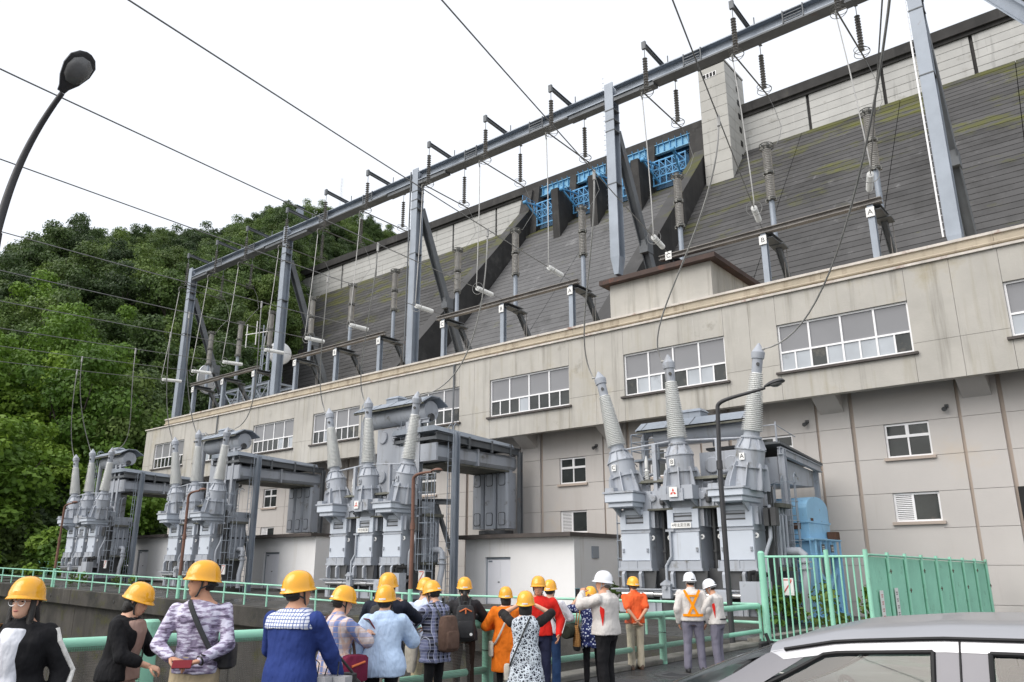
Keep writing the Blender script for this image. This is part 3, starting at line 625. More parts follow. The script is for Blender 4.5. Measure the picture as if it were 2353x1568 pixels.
# overhang: soffit and tapered brackets on the column lines
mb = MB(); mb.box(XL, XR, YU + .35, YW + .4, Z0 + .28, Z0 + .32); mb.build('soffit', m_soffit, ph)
COLX = [-10.0 - 5 * k for k in range(-3, 11)]
for cx_ in COLX:
    if cx_ < -60 or cx_ > 4: continue
    mb = MB(); mb.prism([(0, YU + .3, Z0 + .35), (0, YU + .3, Z0 + .12), (0, YW + .02, Z0 - .55), (0, YW + .02, Z0 + .35)], (cx_ + .12, 0, 0), (cx_ + 1.02, 0, 0)); mb.build('bracket', m_lower, ph)
# lower wall: brown recess with beige panels in front, divided by joints
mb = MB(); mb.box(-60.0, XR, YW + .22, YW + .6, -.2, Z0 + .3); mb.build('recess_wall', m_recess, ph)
ZJ = [-.2, .61, 1.88, 3.15, 4.42, 5.69, 6.96, 8.35]
gj = .007
def lpanel(x0, x1, z0, z1, y=YW):
    mb = MB(); mb.box(x0, x1, y, y + .24, z0 + gj, z1 - gj); mb.build('wall_panel', m_lower, ph)
for cx_ in COLX:
    if cx_ < -60 or cx_ > 0.1: continue
    for z0, z1 in zip(ZJ, ZJ[1:]):
        lpanel(cx_, cx_ + 1.2, z0, z1, YW - .06)
    for s0, s1 in ((1.2, 1.345), (4.875, 5.0)): mb = MB(); mb.box(cx_ + s0, cx_ + s1, YW + .07, YW + .25, -.2, Z0 + .3); mb.build('recess_strip', m_recess, ph)
    # bay to the right of the column: windows in it
    x0, x1 = cx_ + 1.34, cx_ + 4.88
    wx0, wx1 = cx_ + 2.36, cx_ + 3.9
    for z0, z1 in zip(ZJ, ZJ[1:]):
        if abs(z0 - 5.69) < .01 or abs(z0 - 3.15) < .01:
            zt = z1 if z0 > 5 else 4.40
            lpanel(x0, wx0, z0, z1); lpanel(wx1, x1, z0, z1)
            if z0 < 5: lpanel(wx0, wx1, z0 - gj * 2, 3.37)
        else: lpanel(x0, x1, z0, z1)
    for kind, za, zb in (('slide', 5.70, 6.95), ('louvre', 3.39, 4.41)):
        mb = MB(); y = YW + .08; f = .07
        mb.box(wx0, wx1, y, y + .1, za, za + f); mb.box(wx0, wx1, y, y + .1, zb - f, zb); mb.box(wx0, wx0 + f, y + .002, y + .098, za + f, zb - f); mb.box(wx1 - f, wx1, y + .002, y + .098, za + f, zb - f)
        xm = (wx0 + wx1) / 2; zm = za + .62 * (zb - za)
        if kind == 'slide':
            mb.box(wx0 + f, wx1 - f, y - .005, y + .09, zm - .05, zm + .05); mb.box(xm - .03, xm + .03, y + .004, y + .08, za + f, zm - .05); mb.box(xm - .06, xm + .06, y + .004, y + .08, zm + .05, zb - f)
        else:
            xm = wx0 + .42 * (wx1 - wx0); mb.box(xm - .04, xm + .04, y + .004, y + .09, za + f, zb - f)
        win = mb.build('window', m_white, ph)
        if kind == 'slide':
            for s0, s1, q0, q1 in ((wx0 + f, xm - .03, za + f, zm - .05), (xm + .03, wx1 - f, za + f, zm - .05), (wx0 + f, xm - .06, zm + .05, zb - f), (xm + .06, wx1 - f, zm + .05, zb - f)):
                add_pane(win, (s0 + s1) / 2, y + .05, (q0 + q1) / 2, s1 - s0, q1 - q0, m_glassl if (cx_ == -10 and rw_.random() < .0) else m_glass)
        else:
            add_pane(win, (xm + .04 + wx1 - f) / 2, y + .05, (za + zb) / 2, wx1 - f - xm - .04, zb - za - 2 * f, m_glass)
            mb = MB(); mb.box(wx0 + f, xm - .04, y + .06, y + .09, za + f, zb - f); mb.build('louvre_back', m_black, win)
            for k in range(13):
                zz = za + f + .035 + k * (zb - za - 2 * f - .04) / 12.5; mb = MB(); mb.hexa([(wx0 + f, y + .01, zz - .02), (xm - .04, y + .01, zz - .02), (xm - .04, y + .05, zz + .01), (wx0 + f, y + .05, zz + .01), (wx0 + f, y + .01, zz), (xm - .04, y + .01, zz), (xm - .04, y + .05, zz + .03), (wx0 + f, y + .05, zz + .03)]); mb.build('slat', m_white, win)
        mb = MB(); mb.box(wx0 - .1, wx1 + .1, YW - .1, YW + .12, za - .11, za - .005); mb.build('window_sill', m_recess, win)
    mb = MB(); mb.cyl((cx_ + 4.55, YW - .02, 7.35), (cx_ + 4.5, YW - .24, 7.25), .05, .085, 10); mb.box(cx_ + 4.5, cx_ + 4.62, YW - .08, YW + .02, 7.33, 7.45); mb.build('wall_lamp', m_trd, ph)
# dark doorway at the right hand end
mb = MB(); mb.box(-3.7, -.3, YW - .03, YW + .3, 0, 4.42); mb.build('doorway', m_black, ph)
# penthouse on the roof
mb = MB(); px0, px1, py0, py1 = -19.3, -13.95, YU + 1.25, 36.5
mb.box(px0, px1, py0, py1, 12.6, 15.15); pn = mb.build('penthouse_wall', m_upper, ph)
mb = MB(); mb.box(px0 - .38, px1 + .38, py0 - .38, py1 + .4, 15.15, 15.38); mb.build('penthouse_roof', m_pent, pn)
mb = MB(); mb.box(px0 - .02, px1 + .02, py0 - .12, py0 - .01, 13.3, 13.46); mb.build('flashing', m_white, pn)

# ================================================================ sheds between the transformers
def shed(x0, x1, lbl, gz):
    s = thing('switch_shed', ((x0 + x1) / 2, 29.5, gz), lbl, 'shed')
    y0, y1 = 27.7, 31.15; zt = gz + 2.92
    dx0, dx1, dh = x0 + 1.2, x0 + 2.68, 2.02
    mb = MB(); mb.box(x0, dx0, y0, y1, gz, zt); mb.box(dx1, x1, y0, y1, gz, zt); mb.box(dx0, dx1, y0, y1, gz + dh + .1, zt); mb.box(dx0, dx1, y0 + .3, y1, gz, gz + dh + .1); mb.build('wall', m_shed, s)
    mb = MB(); mb.box(x0 - .5, x1 + .12, y0 - .45, y1 + .05, zt, zt + .17); mb.build('roof', m_shedroof, s)
    mb = MB(); f = .06; mb.box(dx0, dx0 + f, y0 + .1, y0 + .3, gz, gz + dh + .1); mb.box(dx1 - f, dx1, y0 + .1, y0 + .3, gz, gz + dh + .1); mb.box(dx0 + f, dx1 - f, y0 + .1, y0 + .3, gz + dh, gz + dh + .1); mb.build('door_frame', m_steel, s)
    xm = dx0 + f + (dx1 - dx0 - 2 * f) * .55
    for a, b, hd in ((dx0 + f, xm, 1), (xm, dx1 - f, 0)):
        mb = MB(); mb.box(a + .004, b - .004, y0 + .11, y0 + .21, gz + .12, gz + dh - .01); d = mb.build('door', m_doorw, s)
        if hd: mb = MB(); mb.cyl((b - .07, y0 + .16, gz + 1.05), (b - .07, y0 + .09, gz + 1.05), .035, n=8); mb.bar((b - .07, y0 + .1, gz + 1.05), (b - .16, y0 + .1, gz + 1.05), .02); mb.build('handle', m_trd, d)
        if hd: mb = MB(); mb.box(a + .05, a + .28, y0 + .1, y0 + .15, gz + dh - .12, gz + dh - .05); mb.build('door_closer', m_steel, d)
    mb = MB(); mb.box(dx0 - .2, dx1 + .2, y0 - .35, y0 + .1, gz - .05, gz + .11); mb.build('step', m_curb, s)
    mb = MB(); mb.box(x0 - .08, x1 + .06, y0 - .06, y1, gz - .3, gz + .1); mb.build('plinth', m_yard, s)
    mb = MB(); mb.box(x1, x1 + .05, 29.0, 29.5, gz + 2.05, gz + 2.55); mb.build('meter_box', m_steel, s)
    return s
shed(-25.4, -19.3, 'long white rendered shed with double door behind the red jacketed man', .14)
shed(-42.6, -36.6, 'white rendered shed with double door between the second and third transformers', yz(-40))
shed(-58.0, -52.6, 'white rendered shed with double door beside the farthest transformer', yz(-55))

# ================================================================ main transformers
def ladder(mb, x, y, z0, z1, w=.42, axis='x', cage=True):
    ax = Vector((1, 0, 0)) if axis == 'x' else Vector((0, 1, 0)); o = Vector((x, y, 0)); nb = Vector((0, -1, 0)) if axis == 'x' else Vector((1, 0, 0))
    for s in (-.5, .5): mb.tube([o + ax * (s * w) + Vector((0, 0, z0)), o + ax * (s * w) + Vector((0, 0, z1 + .9)), o + ax * (s * w) - nb * .12 + Vector((0, 0, z1 + 1.05)), o + ax * (s * w) - nb * .3 + Vector((0, 0, z1 + .95))], .02, 6)
    z = z0 + .25
    while z < z1: mb.cyl(o - ax * (w / 2) + Vector((0, 0, z)), o + ax * (w / 2) + Vector((0, 0, z)), .013, n=5); z += .3
    if cage:
        z = z0 + 1.2; R = .36; c = o + nb * .3
        while z < z1 + .9:
            pts = [o - ax * (w / 2) + Vector((0, 0, z))] + [c + ax * (R * math.sin(t)) + nb * (R * math.cos(t)) + Vector((0, 0, z)) for t in [(-1.9 + 3.8 * i / 8) for i in range(9)]] + [o + ax * (w / 2) + Vector((0, 0, z))]
            mb.tube(pts, .014, 5); z += .62
        for t in (-1.5, -.75, 0, .75, 1.5): mb.cyl(c + ax * (R * math.sin(t)) + nb * (R * math.cos(t)) + Vector((0, 0, z0 + 1.2)), c + ax * (R * math.sin(t)) + nb * (R * math.cos(t)) + Vector((0, 0, z1 + .8)), .012, n=5)
def bushing_profile(L, r0, r1, n):
    pr = [(r0 * .72, 0)]
    for i in range(n):
        h = L * (i + .2) / n; r = r0 + (r1 - r0) * i / n; c = r * .76; dz = L / n
        pr += [(c, h), (r, h + dz * .28), (r * .985, h + dz * .42), (c, h + dz * .62)]
    pr.append((r1 * .76, L)); return pr
def transformer(loc, lbl, num, sx=1.0, sz=1.0, v4=False):
    t = thing('main_transformer', (0, 0, 0), lbl, 'transformer')
    B = lambda mb, nm, mt=m_tr, par=None, sm=False: mb.build(nm, mt, par or t, sm)
    LX = [(-2.39, -1.25), (-.56, .56), (1.23, 2.38)]
    # skid, base plinth, jacking feet
    mb = MB(); mb.box(-2.75, 2.75, -.25, 2.3, 0, .28); B(mb, 'plinth', m_yard)
    mb = MB(); mb.box(-2.6, 2.6, .05, .3, .28, .62); mb.box(-2.6, 2.6, 1.5, 1.8, .28, .62)
    for x in (-2.3, -1.3, -.3, .7, 1.7, 2.4): mb.box(x, x + .12, .0, 1.8, .28, .64)
    B(mb, 'skid', m_tr)
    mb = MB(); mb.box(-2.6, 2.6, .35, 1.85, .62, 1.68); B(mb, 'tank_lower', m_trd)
    mb = MB(); mb.tube([(-2.35, -.1, .86), (2.0, -.1, .86)], .075, 10); [mb.cyl((x, -.1, .86), (x + .35, -.1, .86), .1, n=10) for x in (-1.5, .1, 1.2)]; B(mb, 'cooling_pipe', m_stainless, sm=True)
    mb = MB(); [mb.bar((x, -.02, .28), (x, -.02, .86), .05) for x in (-2.3, -1.6, -.95, -.2, .55, 1.3, 2.0)]; B(mb, 'pipe_stand', m_tr)
    for x in (-2.2, -1.0, .4): mb = MB(); mb.box(x, x + .5, .0, .34, .35, .82); B(mb, 'pump_box', m_trd)
    mb = MB(); mb.box(-2.75, 2.6, -.2, .5, 1.0, 1.04); mb.box(-2.6, 2.55, -.12, .5, .93, 1.0); B(mb, 'drip_shelf', m_tr)
    for x0, x1 in LX:
        for xx in (x0 + .1, x0 + .75):
            mb = MB(); mb.prism([(xx, -.05, 1.05), (xx, -.2, 1.1), (xx, -.22, 1.5), (xx, -.16, 1.58), (xx, -.05, 1.6)], (0, 0, 0), (.1, 0, 0)); mb.cyl((xx - .01, -.12, 1.45), (xx + .11, -.12, 1.45), .045, n=10); B(mb, 'lifting_lug')
            mb = MB(); mb.prism([(xx + .1, -.03, 1.05), (xx + .5, -.03, 1.05), (xx + .58, -.03, 1.6), (xx + .1, -.03, 1.6)], (0, 0, 0), (0, .05, 0)); B(mb, 'gusset', m_trd)
        mb = MB(); mb.box(x0 + .05, x1 - .05, .05, .8, 1.04, 1.62); B(mb, 'limb_foot', m_tr)
        mb = MB(); mb.box(x0 - .08, x1 + .08, -.12, .85, 1.6, 1.68); B(mb, 'foot_flange')
        # collar of channel sections
        mb = MB(); mb.box(x0 - .04, x1 + .04, -.09, .85, 1.68, 1.91); B(mb, 'collar')
        mb = MB(); mb.box(x0 - .05, x0 - .02, -.11, .0, 1.66, 1.93); mb.box(x0 + .62, x0 + .65, -.11, .0, 1.66, 1.93); mb.box(x1 + .02, x1 + .05, -.11, .0, 1.66, 1.93); B(mb, 'collar_rib')
        # limb casing and the bright front cover
        mb = MB(); mb.box(x0, x1, .02, .9, 1.91, 3.62); c = B(mb, 'limb_casing')
        mb = MB(); mb.box(x0 + .02, x1 - .02, -.03, .02, 1.93, 2.83); bevel(B(mb, 'front_cover', m_trl), .01)
        mb = MB(); mb.box(x0 - .03, x1 + .03, -.05, .88, 2.83, 2.87); B(mb, 'cover_ledge')
        for xx in (x0 + .1, x1 - .1):
            mb = MB(); mb.box(xx - .035, xx + .035, -.07, -.03, 2.2, 2.33); mb.cyl((xx, -.07, 2.23), (xx, -.1, 2.23), .018, n=6); mb.cyl((xx, -.07, 2.3), (xx, -.1, 2.3), .018, n=6); B(mb, 'hinge')
        for xx, s in ((x0 - .02, -1), (x1 + .02, 1)):
            mb = MB(); mb.ring((xx, .12, 2.66), (0, 1, 0), .06, .03, 12, 6); B(mb, 'ring_lug', m_plate)
        # framed louvre panel above the cover
        mb = MB(); mb.box(x0 + .0, x0 + .22, -.04, .02, 2.95, 3.55); mb.box(x1 - .22, x1, -.04, .02, 2.95, 3.55); mb.box(x0 + .22, x1 - .22, -.035, .02, 2.95, 3.14); mb.box(x0 + .22, x1 - .22, -.035, .02, 3.44, 3.6); B(mb, 'panel_frame', m_trl)
        mb = MB(); mb.box(x0 + .22, x1 - .22, -.0, .015, 3.16, 3.2); mb.box(x0 + .22, x1 - .22, .0, .015, 3.32, 3.36); B(mb, 'panel_slot', m_trd)
        for k in range(3): mb = MB(); mb.box(x1 - .02, x1 + .14, .1 + .25 * k, .13 + .25 * k, 3.0, 3.55); B(mb, 'side_rib')
    # tank behind the limbs
    mb = MB(); mb.box(-2.62, 2.62, .9, 1.9, 1.68, 3.6); B(mb, 'tank', m_trd)  # near-black colour stands for the shade in the gaps between limbs
    mb = MB(); [mb.box(2.62, 2.74, 1.0 + .28 * k, 1.05 + .28 * k, 1.7, 3.6) for k in range(4)]; mb.box(2.6, 2.68, .95, 1.85, 1.72, 2.75); mb.box(2.6, 2.68, .95, 1.85, 2.85, 3.55); B(mb, 'tank_side_panel', m_tr)
    mb = MB(); mb.box(2.6, 2.95, .95, 1.95, 3.55, 3.68); mb.box(2.6, 2.9, .9, 1.95, 1.6, 1.72); B(mb, 'tank_side_ledge', m_moss)
    # cover deck linking the limbs
    mb = MB(); mb.box(-2.3, 2.3, .06, 2.3, 3.62, 4.22); B(mb, 'upper_tank')
    mb = MB(); [mb.box(x, x + .06, .0, .06, 3.62, 4.2) for x in (-1.22, -.78, .62, 1.06)]; B(mb, 'upper_rib', m_tr)
    mb = MB(); [mb.box(x, x + .95, -.02, .5, 3.56, 3.62) for x in (-1.3, .38)]; B(mb, 'mossy_ledge', m_moss)
    for x in (-1.1, .72, 1.12):
        mb = MB(); mb.lathe([(.0, 0), (.13, 0), (.13, .07), (.1, .08), (.0, .08)], (x, .06, 3.98), (0, -1, 0), 14, False); [mb.cyl((x + .11 * math.cos(a), -.01, 3.98 + .11 * math.sin(a)), (x + .11 * math.cos(a), -.03, 3.98 + .11 * math.sin(a)), .012, n=5) for a in [i * .785 for i in range(8)]]; B(mb, 'round_cover')
    for x in (-.72, .95):
        mb = MB(); mb.lathe([(0, 0), (.06, 0), (.09, .06), (.09, .2), (.05, .26), (0, .26)], (x, -.03, 3.72), (0, 0, 1), 10, False); mb.cyl((x, -.03, 3.98), (x, -.03, 4.2), .03, n=6); B(mb, 'valve', m_trd)
    for x0, x1, z0, z1 in ((-2.55, -1.42, 3.7, 4.2), (1.28, 2.45, 3.7, 4.12)):
        mb = MB(); mb.box(x0, x1, -.75, .9, z0 + .14, z1 - .06); mb.box(x0 + .08, x1 - .08, -.65, .8, z0 - .02, z0 + .14); bevel(B(mb, 'terminal_box', m_trl), .02)
        mb = MB(); mb.box(x0 - .05, x1 + .05, -.8, .9, z1 - .06, z1); mb.box(x0 + .05, x0 + .4, -.78, -.5, z1, z1 + .13); B(mb, 'terminal_lid')
        for x in (x0 + .15, x1 - .2): mb = MB(); mb.prism([(x, -.5, z0), (x, .02, z0), (x, .02, z0 - .35)], (0, 0, 0), (.06, 0, 0)); B(mb, 'box_bracket')
    mb = MB(); mb.box(-.55, .62, -.45, .1, 3.85, 4.3); mb.box(-.2, .3, -.5, -.4, 3.8, 4.2); mb.prism([(-.5, -.4, 3.85), (-.5, .05, 3.85), (-.5, .05, 3.6)], (0, 0, 0), (.06, 0, 0)); mb.prism([(.5, -.4, 3.85), (.5, .05, 3.85), (.5, .05, 3.6)], (0, 0, 0), (.06, 0, 0)); B(mb, 'centre_box')
    if num in (3, 4):
        mb = MB(); mb.box(-.16, .13, -.56, -.54, 3.92, 4.24); pl = B(mb, 'emblem_plate', m_plate)
        mb = MB(); R = .074; cx_, cz_ = -.015, 4.07
        for k in range(3):
            a = math.pi / 2 + k * 2 * math.pi / 3; d = Vector((math.cos(a), 0, math.sin(a))); e = Vector((-d.z, 0, d.x)); c0 = Vector((cx_, -.5625, cz_))
            mb.prism([c0, c0 + d * R * .85 + e * R * .49, c0 + d * R * 1.7, c0 + d * R * .85 - e * R * .49], (0, -.002, 0), (0, .001, 0))
        mb.build('emblem', m_logo, pl)
    mb = MB(); mb.box(-.41, .31, -.075, -.055, 2.95, 3.13); pl = B(mb, 'name_plate', m_plate if num in (3, 4) else m_tr)
    text_mesh('lettering', '%d号主変圧器' % num, .118, front_M(-.05, -.077, 3.04), m_ink, pl)
    # turrets, bushings
    for ci, (ph_, bx, tx, ty) in enumerate((('C', -2.1, -3.12, 8.72), ('B', .0, -.22, 8.88), ('A', 2.22, 3.08, 8.7))):
        p0 = Vector((bx, .15, 4.1)); p1 = Vector((tx, .0, ty)); d = (p1 - p0).normalized(); L = (p1 - p0).length; s = L / 4.7
        mb = MB(); mb.lathe([(.49, 0), (.48, .28), (.46, .72), (.46, 1.25), (.43, 1.28), (.29, 1.58), (.33, 1.6), (.33, 1.65), (.25, 1.68), (.25, 1.82)], p0, d, 24, True); tu = B(mb, 'turret', sm=True)
        for a in [i * math.pi / 4 + .3 for i in range(8)]:
            u = d.orthogonal().normalized(); u.rotate(Quaternion(d, a)); n_ = d.cross(u).normalized() * .018
            mb = MB(); mb.prism([p0 + u * .42, p0 + u * .70 + d * .0, p0 + u * .70 + d * .12, p0 + u * .58 + d * .72, p0 + u * .53 + d * .82, p0 + u * .42 + d * .82], n_, -n_); mb.build('fin', m_tr, tu)
            mb = MB(); mb.prism([p0 + u * .42 + d * 1.27, p0 + u * .49 + d * 1.28, p0 + u * .35 + d * 1.58, p0 + u * .28 + d * 1.58], n_ * .6, -n_ * .6); mb.build('rib', m_tr, tu)
        mb = MB(); mb.lathe([(.44, .66), (.54, .66), (.54, .69), (.44, .69)], p0, d, 24, False); mb.lathe([(.44, 1.22), (.49, 1.22), (.49, 1.25), (.44, 1.25)], p0, d, 24, False); mb.build('flange', m_tr, tu)
        b0 = p0 + d * 1.82; Lb = L - 1.82 - .98
        mb = MB(); mb.lathe(bushing_profile(Lb, .345, .205, 30), b0, d, 22, True); B(mb, 'porcelain', m_porc, None, True)
        c0 = b0 + d * Lb
        mb = MB(); mb.lathe([(.155, 0), (.165, .06), (.165, .46), (.2, .47), (.215, .62), (.215, .68), (.2, .69), (.03, .98), (0, .98)], c0, d, 18, False); cp = B(mb, 'cap', m_tr, None, True)
        mb = MB(); q = c0 + d * .25; mb.cyl(q + Vector((.08, -.13, 0)), q + Vector((.1, -.185, 0)), .055, n=12); mb.build('gauge', m_trd, cp)
        pz = p0 + d * .98 + Vector((-.05, -.475, 0)); mb = MB(); mb.box(pz.x - .085, pz.x + .085, pz.y - .03, pz.y, pz.z - .11, pz.z + .11); pl = B(mb, 'letter_plate', m_plate if num == 4 else m_tr)
        text_mesh('lettering', ph_, .2, front_M(pz.x, pz.y - .032, pz.z), m_ink, pl)
        t['tip' + ph_] = [p1.x, p1.y, p1.z]
    mb = MB(); mb.tube([(-2.3, .1, 5.72), (-.3, .1, 5.86), (2.2, .1, 5.72)], .035, 6); mb.bar((-1.0, .15, 4.2), (-1.0, .12, 5.8), .14); mb.bar((1.35, .15, 4.2), (1.35, .12, 5.76), .14); B(mb, 'earth_pipe')
    for x in (-1.02, .98):
        mb = MB(); mb.hexa([(x - .62, .02, 4.5), (x + .6, .02, 4.5), (x + .6, .75, 4.5), (x - .62, .75, 4.5), (x - .52, .1, 4.6), (x + .5, .1, 4.6), (x + .5, .7, 4.6), (x - .52, .7, 4.6)]); B(mb, 'canopy_plate', m_moss)
        mb = MB(); [mb.cyl((x + q, .3, 4.2), (x + q, .3, 4.5), .03, n=6) for q in (-.35, .35)]; mb.lathe([(.25, 4.2), (.25, 4.3), (.2, 4.32)], (x + .05, .35, 0), (0, 0, 1), 14); B(mb, 'hatch', m_tr)
    mb = MB(); mb.lathe([(.05, 0), (.05, .1)] + [(r, .1 + .07 * k + q) for k in range(5) for r, q in ((.07, 0), (.12, .02), (.07, .05))] + [(.05, .5), (.07, .52), (.07, .75), (.02, .95)], (-1.55, .5, 4.55), (0, 0, 1), 12, False); B(mb, 'small_bushing', m_porc, None, True)
    for x in (-1.62, -.98, .86):
        mb = MB(); mb.tube([(x, .5, 1.7), (x, .45, 3.55)], .05, 8); [mb.cyl((x, .47, z), (x, .47, z + .05), .085, n=10) for z in (2.2, 2.95)]; B(mb, 'standpipe', m_trd, None, True)
    for k in range(3):
        mb = MB(); mb.tube([(2.66, 1.0 + .3 * k, 1.75), (2.8, 1.0 + .3 * k, 1.8), (2.82, 1.0 + .3 * k, 3.3), (2.66, 1.0 + .3 * k, 3.4)], .045, 8); B(mb, 'cooling_tube', m_tr, None, True)
    mb = MB(); mb.tube([(1.0, .3, 4.3), (1.1, .8, 4.75), (1.6, 1.2, 4.9), (2.3, 1.1, 4.5), (2.5, .9, 4.0)], .07, 8); mb.tube([(-2.5, .9, 4.2), (-2.5, 1.2, 4.8), (-1.8, 1.4, 4.95), (-1.3, 1.4, 4.6)], .06, 8); B(mb, 'gas_pipe', m_tr, None, True)
    for x in (2.62, 2.85): mb = MB(); mb.box(x, x + .16, .25, .55, 2.95, 3.5); B(mb, 'junction_box', m_trd)
    mb = MB(); mb.bar((2.72, .62, 4.25), (2.72, .62, 1.3), .1, .06); mb.tube([(2.78, .7, 4.2), (2.8, .72, 3.0), (2.76, .7, 1.5)], .03, 6); B(mb, 'cable_run', m_trd)
    # conservator with its little roof
    cz = 6.3 if v4 else 8.15; r = .37 if v4 else .46; x0, x1, yc = (-1.65, 1.8, 1.6) if v4 else (-1.55, 2.45, 1.5)
    mb = MB(); mb.lathe([(0, 0), (r * .96, .0), (r, .04), (r, x1 - x0 - .04), (r * .96, x1 - x0), (0, x1 - x0)], (x0, yc, cz), (1, 0, 0), 28, False); cv = B(mb, 'conservator', m_tr, None, True)
    mb = MB(); rh = cz + r + .1
    for (ya, za), (yb, zb) in (((-1.5 * r - .12, -.30), (-.55 * r, .02)), ((-.55 * r, .02), (.55 * r, .02)), ((.55 * r, .02), (1.5 * r + .12, -.30))):
        mb.hexa([(x0 - .55, yc + ya, rh + za), (x1 + .25, yc + ya, rh + za), (x1 + .25, yc + yb, rh + zb), (x0 - .55, yc + yb, rh + zb), (x0 - .55, yc + ya, rh + za + .05), (x1 + .25, yc + ya, rh + za + .05), (x1 + .25, yc + yb, rh + zb + .05), (x0 - .55, yc + yb, rh + zb + .05)])
    rf = mb.build('roof', m_steel, cv)
    mb = MB()
    for k in range(5): xx = x0 - .3 + k * (x1 - x0 + .4) / 4; mb.prism([(xx, yc - 1.5 * r - .13, rh - .25), (xx, yc - .55 * r, rh + .085), (xx, yc + .55 * r, rh + .085), (xx, yc + .55 * r, rh + .065), (xx, yc - .5 * r, rh + .065), (xx, yc - 1.5 * r - .13, rh - .28)], (0, 0, 0), (.025, 0, 0))
    mb.build('roof_seam', m_trd, rf)
    mb = MB(); mb.box(x0 - .5, x1 + .2, yc - 1.5 * r - .12, yc - 1.5 * r - .02, rh - .36, rh - .26); mb.build('gutter', m_moss, rf)
    mb = MB(); mb.box(x0 + 1.0, x0 + 1.8, yc - .1, yc + .5, rh + .07, rh + .3); mb.hexa([(x0 + .95, yc - .15, rh + .3), (x0 + 1.85, yc - .15, rh + .3), (x0 + 1.85, yc + .55, rh + .3), (x0 + .95, yc + .55, rh + .3), (x0 + 1.05, yc, rh + .42), (x0 + 1.75, yc, rh + .42), (x0 + 1.75, yc + .4, rh + .42), (x0 + 1.05, yc + .4, rh + .42)]); mb.build('roof_vent', m_steel, rf)
    mb = MB(); mb.tube([(x0 - .5, yc - .1, 4.2), (x0 - .5, yc - .1, cz - .05), (x0 - .42, yc - .1, cz + .12), (x0 - .22, yc - .1, cz + .2), (x0 + .1, yc - .1, cz + .2)], .14, 12); mb.cyl((x0 - .12, yc - .1, cz + .2), (x0 - .06, yc - .1, cz + .2), .21, n=14); B(mb, 'oil_pipe', m_tr, None, True)
    if not v4:
        mb = MB(); mb.box(-1.05, .85, 1.4, 2.3, 4.3, cz - r - .05); tb = B(mb, 'tap_changer_housing')
        for xx, zz in ((-.62, 7.25), (.2, 7.3), (-.62, 5.45), (.2, 5.5)):
            mb = MB(); mb.lathe([(0, 0), (.29, 0), (.29, .07), (.26, .09), (0, .09)], (xx, 1.4, zz), (0, -1, 0), 20, False); [mb.cyl((xx + .26 * math.cos(a), 1.33, zz + .26 * math.sin(a)), (xx + .26 * math.cos(a), 1.30, zz + .26 * math.sin(a)), .016, n=5) for a in [i * .524 for i in range(12)]]; mb.build('round_hatch', m_tr, tb)
        mb = MB()
        for xx in (1.35, 2.05): mb.hbeam((xx, 1.2, 4.2), (xx, 1.2, cz - r + .05), .24, .24, .03)
        mb.hbeam((1.3, 1.2, cz - r), (2.6, 1.2, cz - r), .18, .2, .03); B(mb, 'conservator_post', m_tr)
        mb = MB(); ladder(mb, 1.0, 1.15, 4.4, 7.3, .32, cage=False); ladder(mb, -1.55, .9, 6.0, 7.9, .3, cage=False); B(mb, 'access_ladder', m_steel)
        mb = MB(); mb.cyl((x1 + .02, yc - .1, cz - .3), (x1 + .14, yc - .1, cz - .3), .16, n=16); mb.ring((x1 + .14, yc - .1, cz - .3), (1, 0, 0), .14, .03, 16, 6); mb.build('oil_gauge', m_trd, cv)
        mb = MB(); mb.box(.75, 1.2, .5, 1.2, 4.25, 5.1); mb.box(1.5, 2.5, .4, 1.0, 4.0, 4.5); B(mb, 'relay_cabinet', m_tr)
    else:
        mb = MB(); mb.box(.25, 2.0, 1.0, 2.2, 4.2, 5.5); tb = B(mb, 'tap_changer_housing')
        for xx in (.72, 1.42): mb = MB(); mb.lathe([(0, 0), (.27, 0), (.27, .07), (.24, .09), (0, .09)], (xx, 1.0, 5.05), (0, -1, 0), 20, False); [mb.cyl((xx + .24 * math.cos(a), .93, 5.05 + .24 * math.sin(a)), (xx + .24 * math.cos(a), .90, 5.05 + .24 * math.sin(a)), .014, n=5) for a in [i * .524 for i in range(12)]]; mb.build('round_hatch', m_tr, tb)
        mb = MB(); [mb.bar((x, 1.6, 4.2), (x, 1.6, cz - r), .16) for x in (-1.0, 1.5)]; B(mb, 'conservator_post')
        mb = MB(); mb.box(-2.6, -1.5, 1.3, 2.4, 5.45, 5.52)
        for x, y in ((-2.6, 1.3), (-2.05, 1.3), (-1.5, 1.3), (-2.6, 2.4), (-2.05, 2.4)): mb.cyl((x, y, 5.5), (x, y, 6.45), .022, n=6)
        for z in (5.85, 6.15, 6.45): mb.tube([(-1.5, 1.3, z), (-2.6, 1.3, z), (-2.6, 2.4, z), (-1.5, 2.4, z)], .022, 6)
        mb.bar((-2.4, 1.6, 4.2), (-2.4, 1.6, 5.5), .1); mb.bar((-1.7, 1.6, 4.2), (-1.7, 1.6, 5.5), .1); B(mb, 'platform', m_steel)
    # side fittings and ladder
    mb = MB(); ladder(mb, 3.05 if not v4 else -2.95, 1.0 if not v4 else 1.6, .2, 4.4); B(mb, 'caged_ladder', m_steel)
    mb = MB(); mb.tube([(2.7, .6, 3.6), (2.72, .45, 2.6), (2.58, .3, 2.1), (2.55, .28, 1.2)], .06, 8); mb.bar((2.6, .35, .4), (2.6, .35, 1.7), .07); B(mb, 'cable_tray', m_tr)
    mb = MB(); mb.tube([(-.45, -.1, 2.85), (-.45, -.1, 2.05), (-.62, -.16, 1.75), (-.62, -.16, 1.15)], .045, 8); mb.bar((-.6, -.1, 2.88), (-.3, -.1, 2.88), .07); B(mb, 'drain_pipe', m_tr)
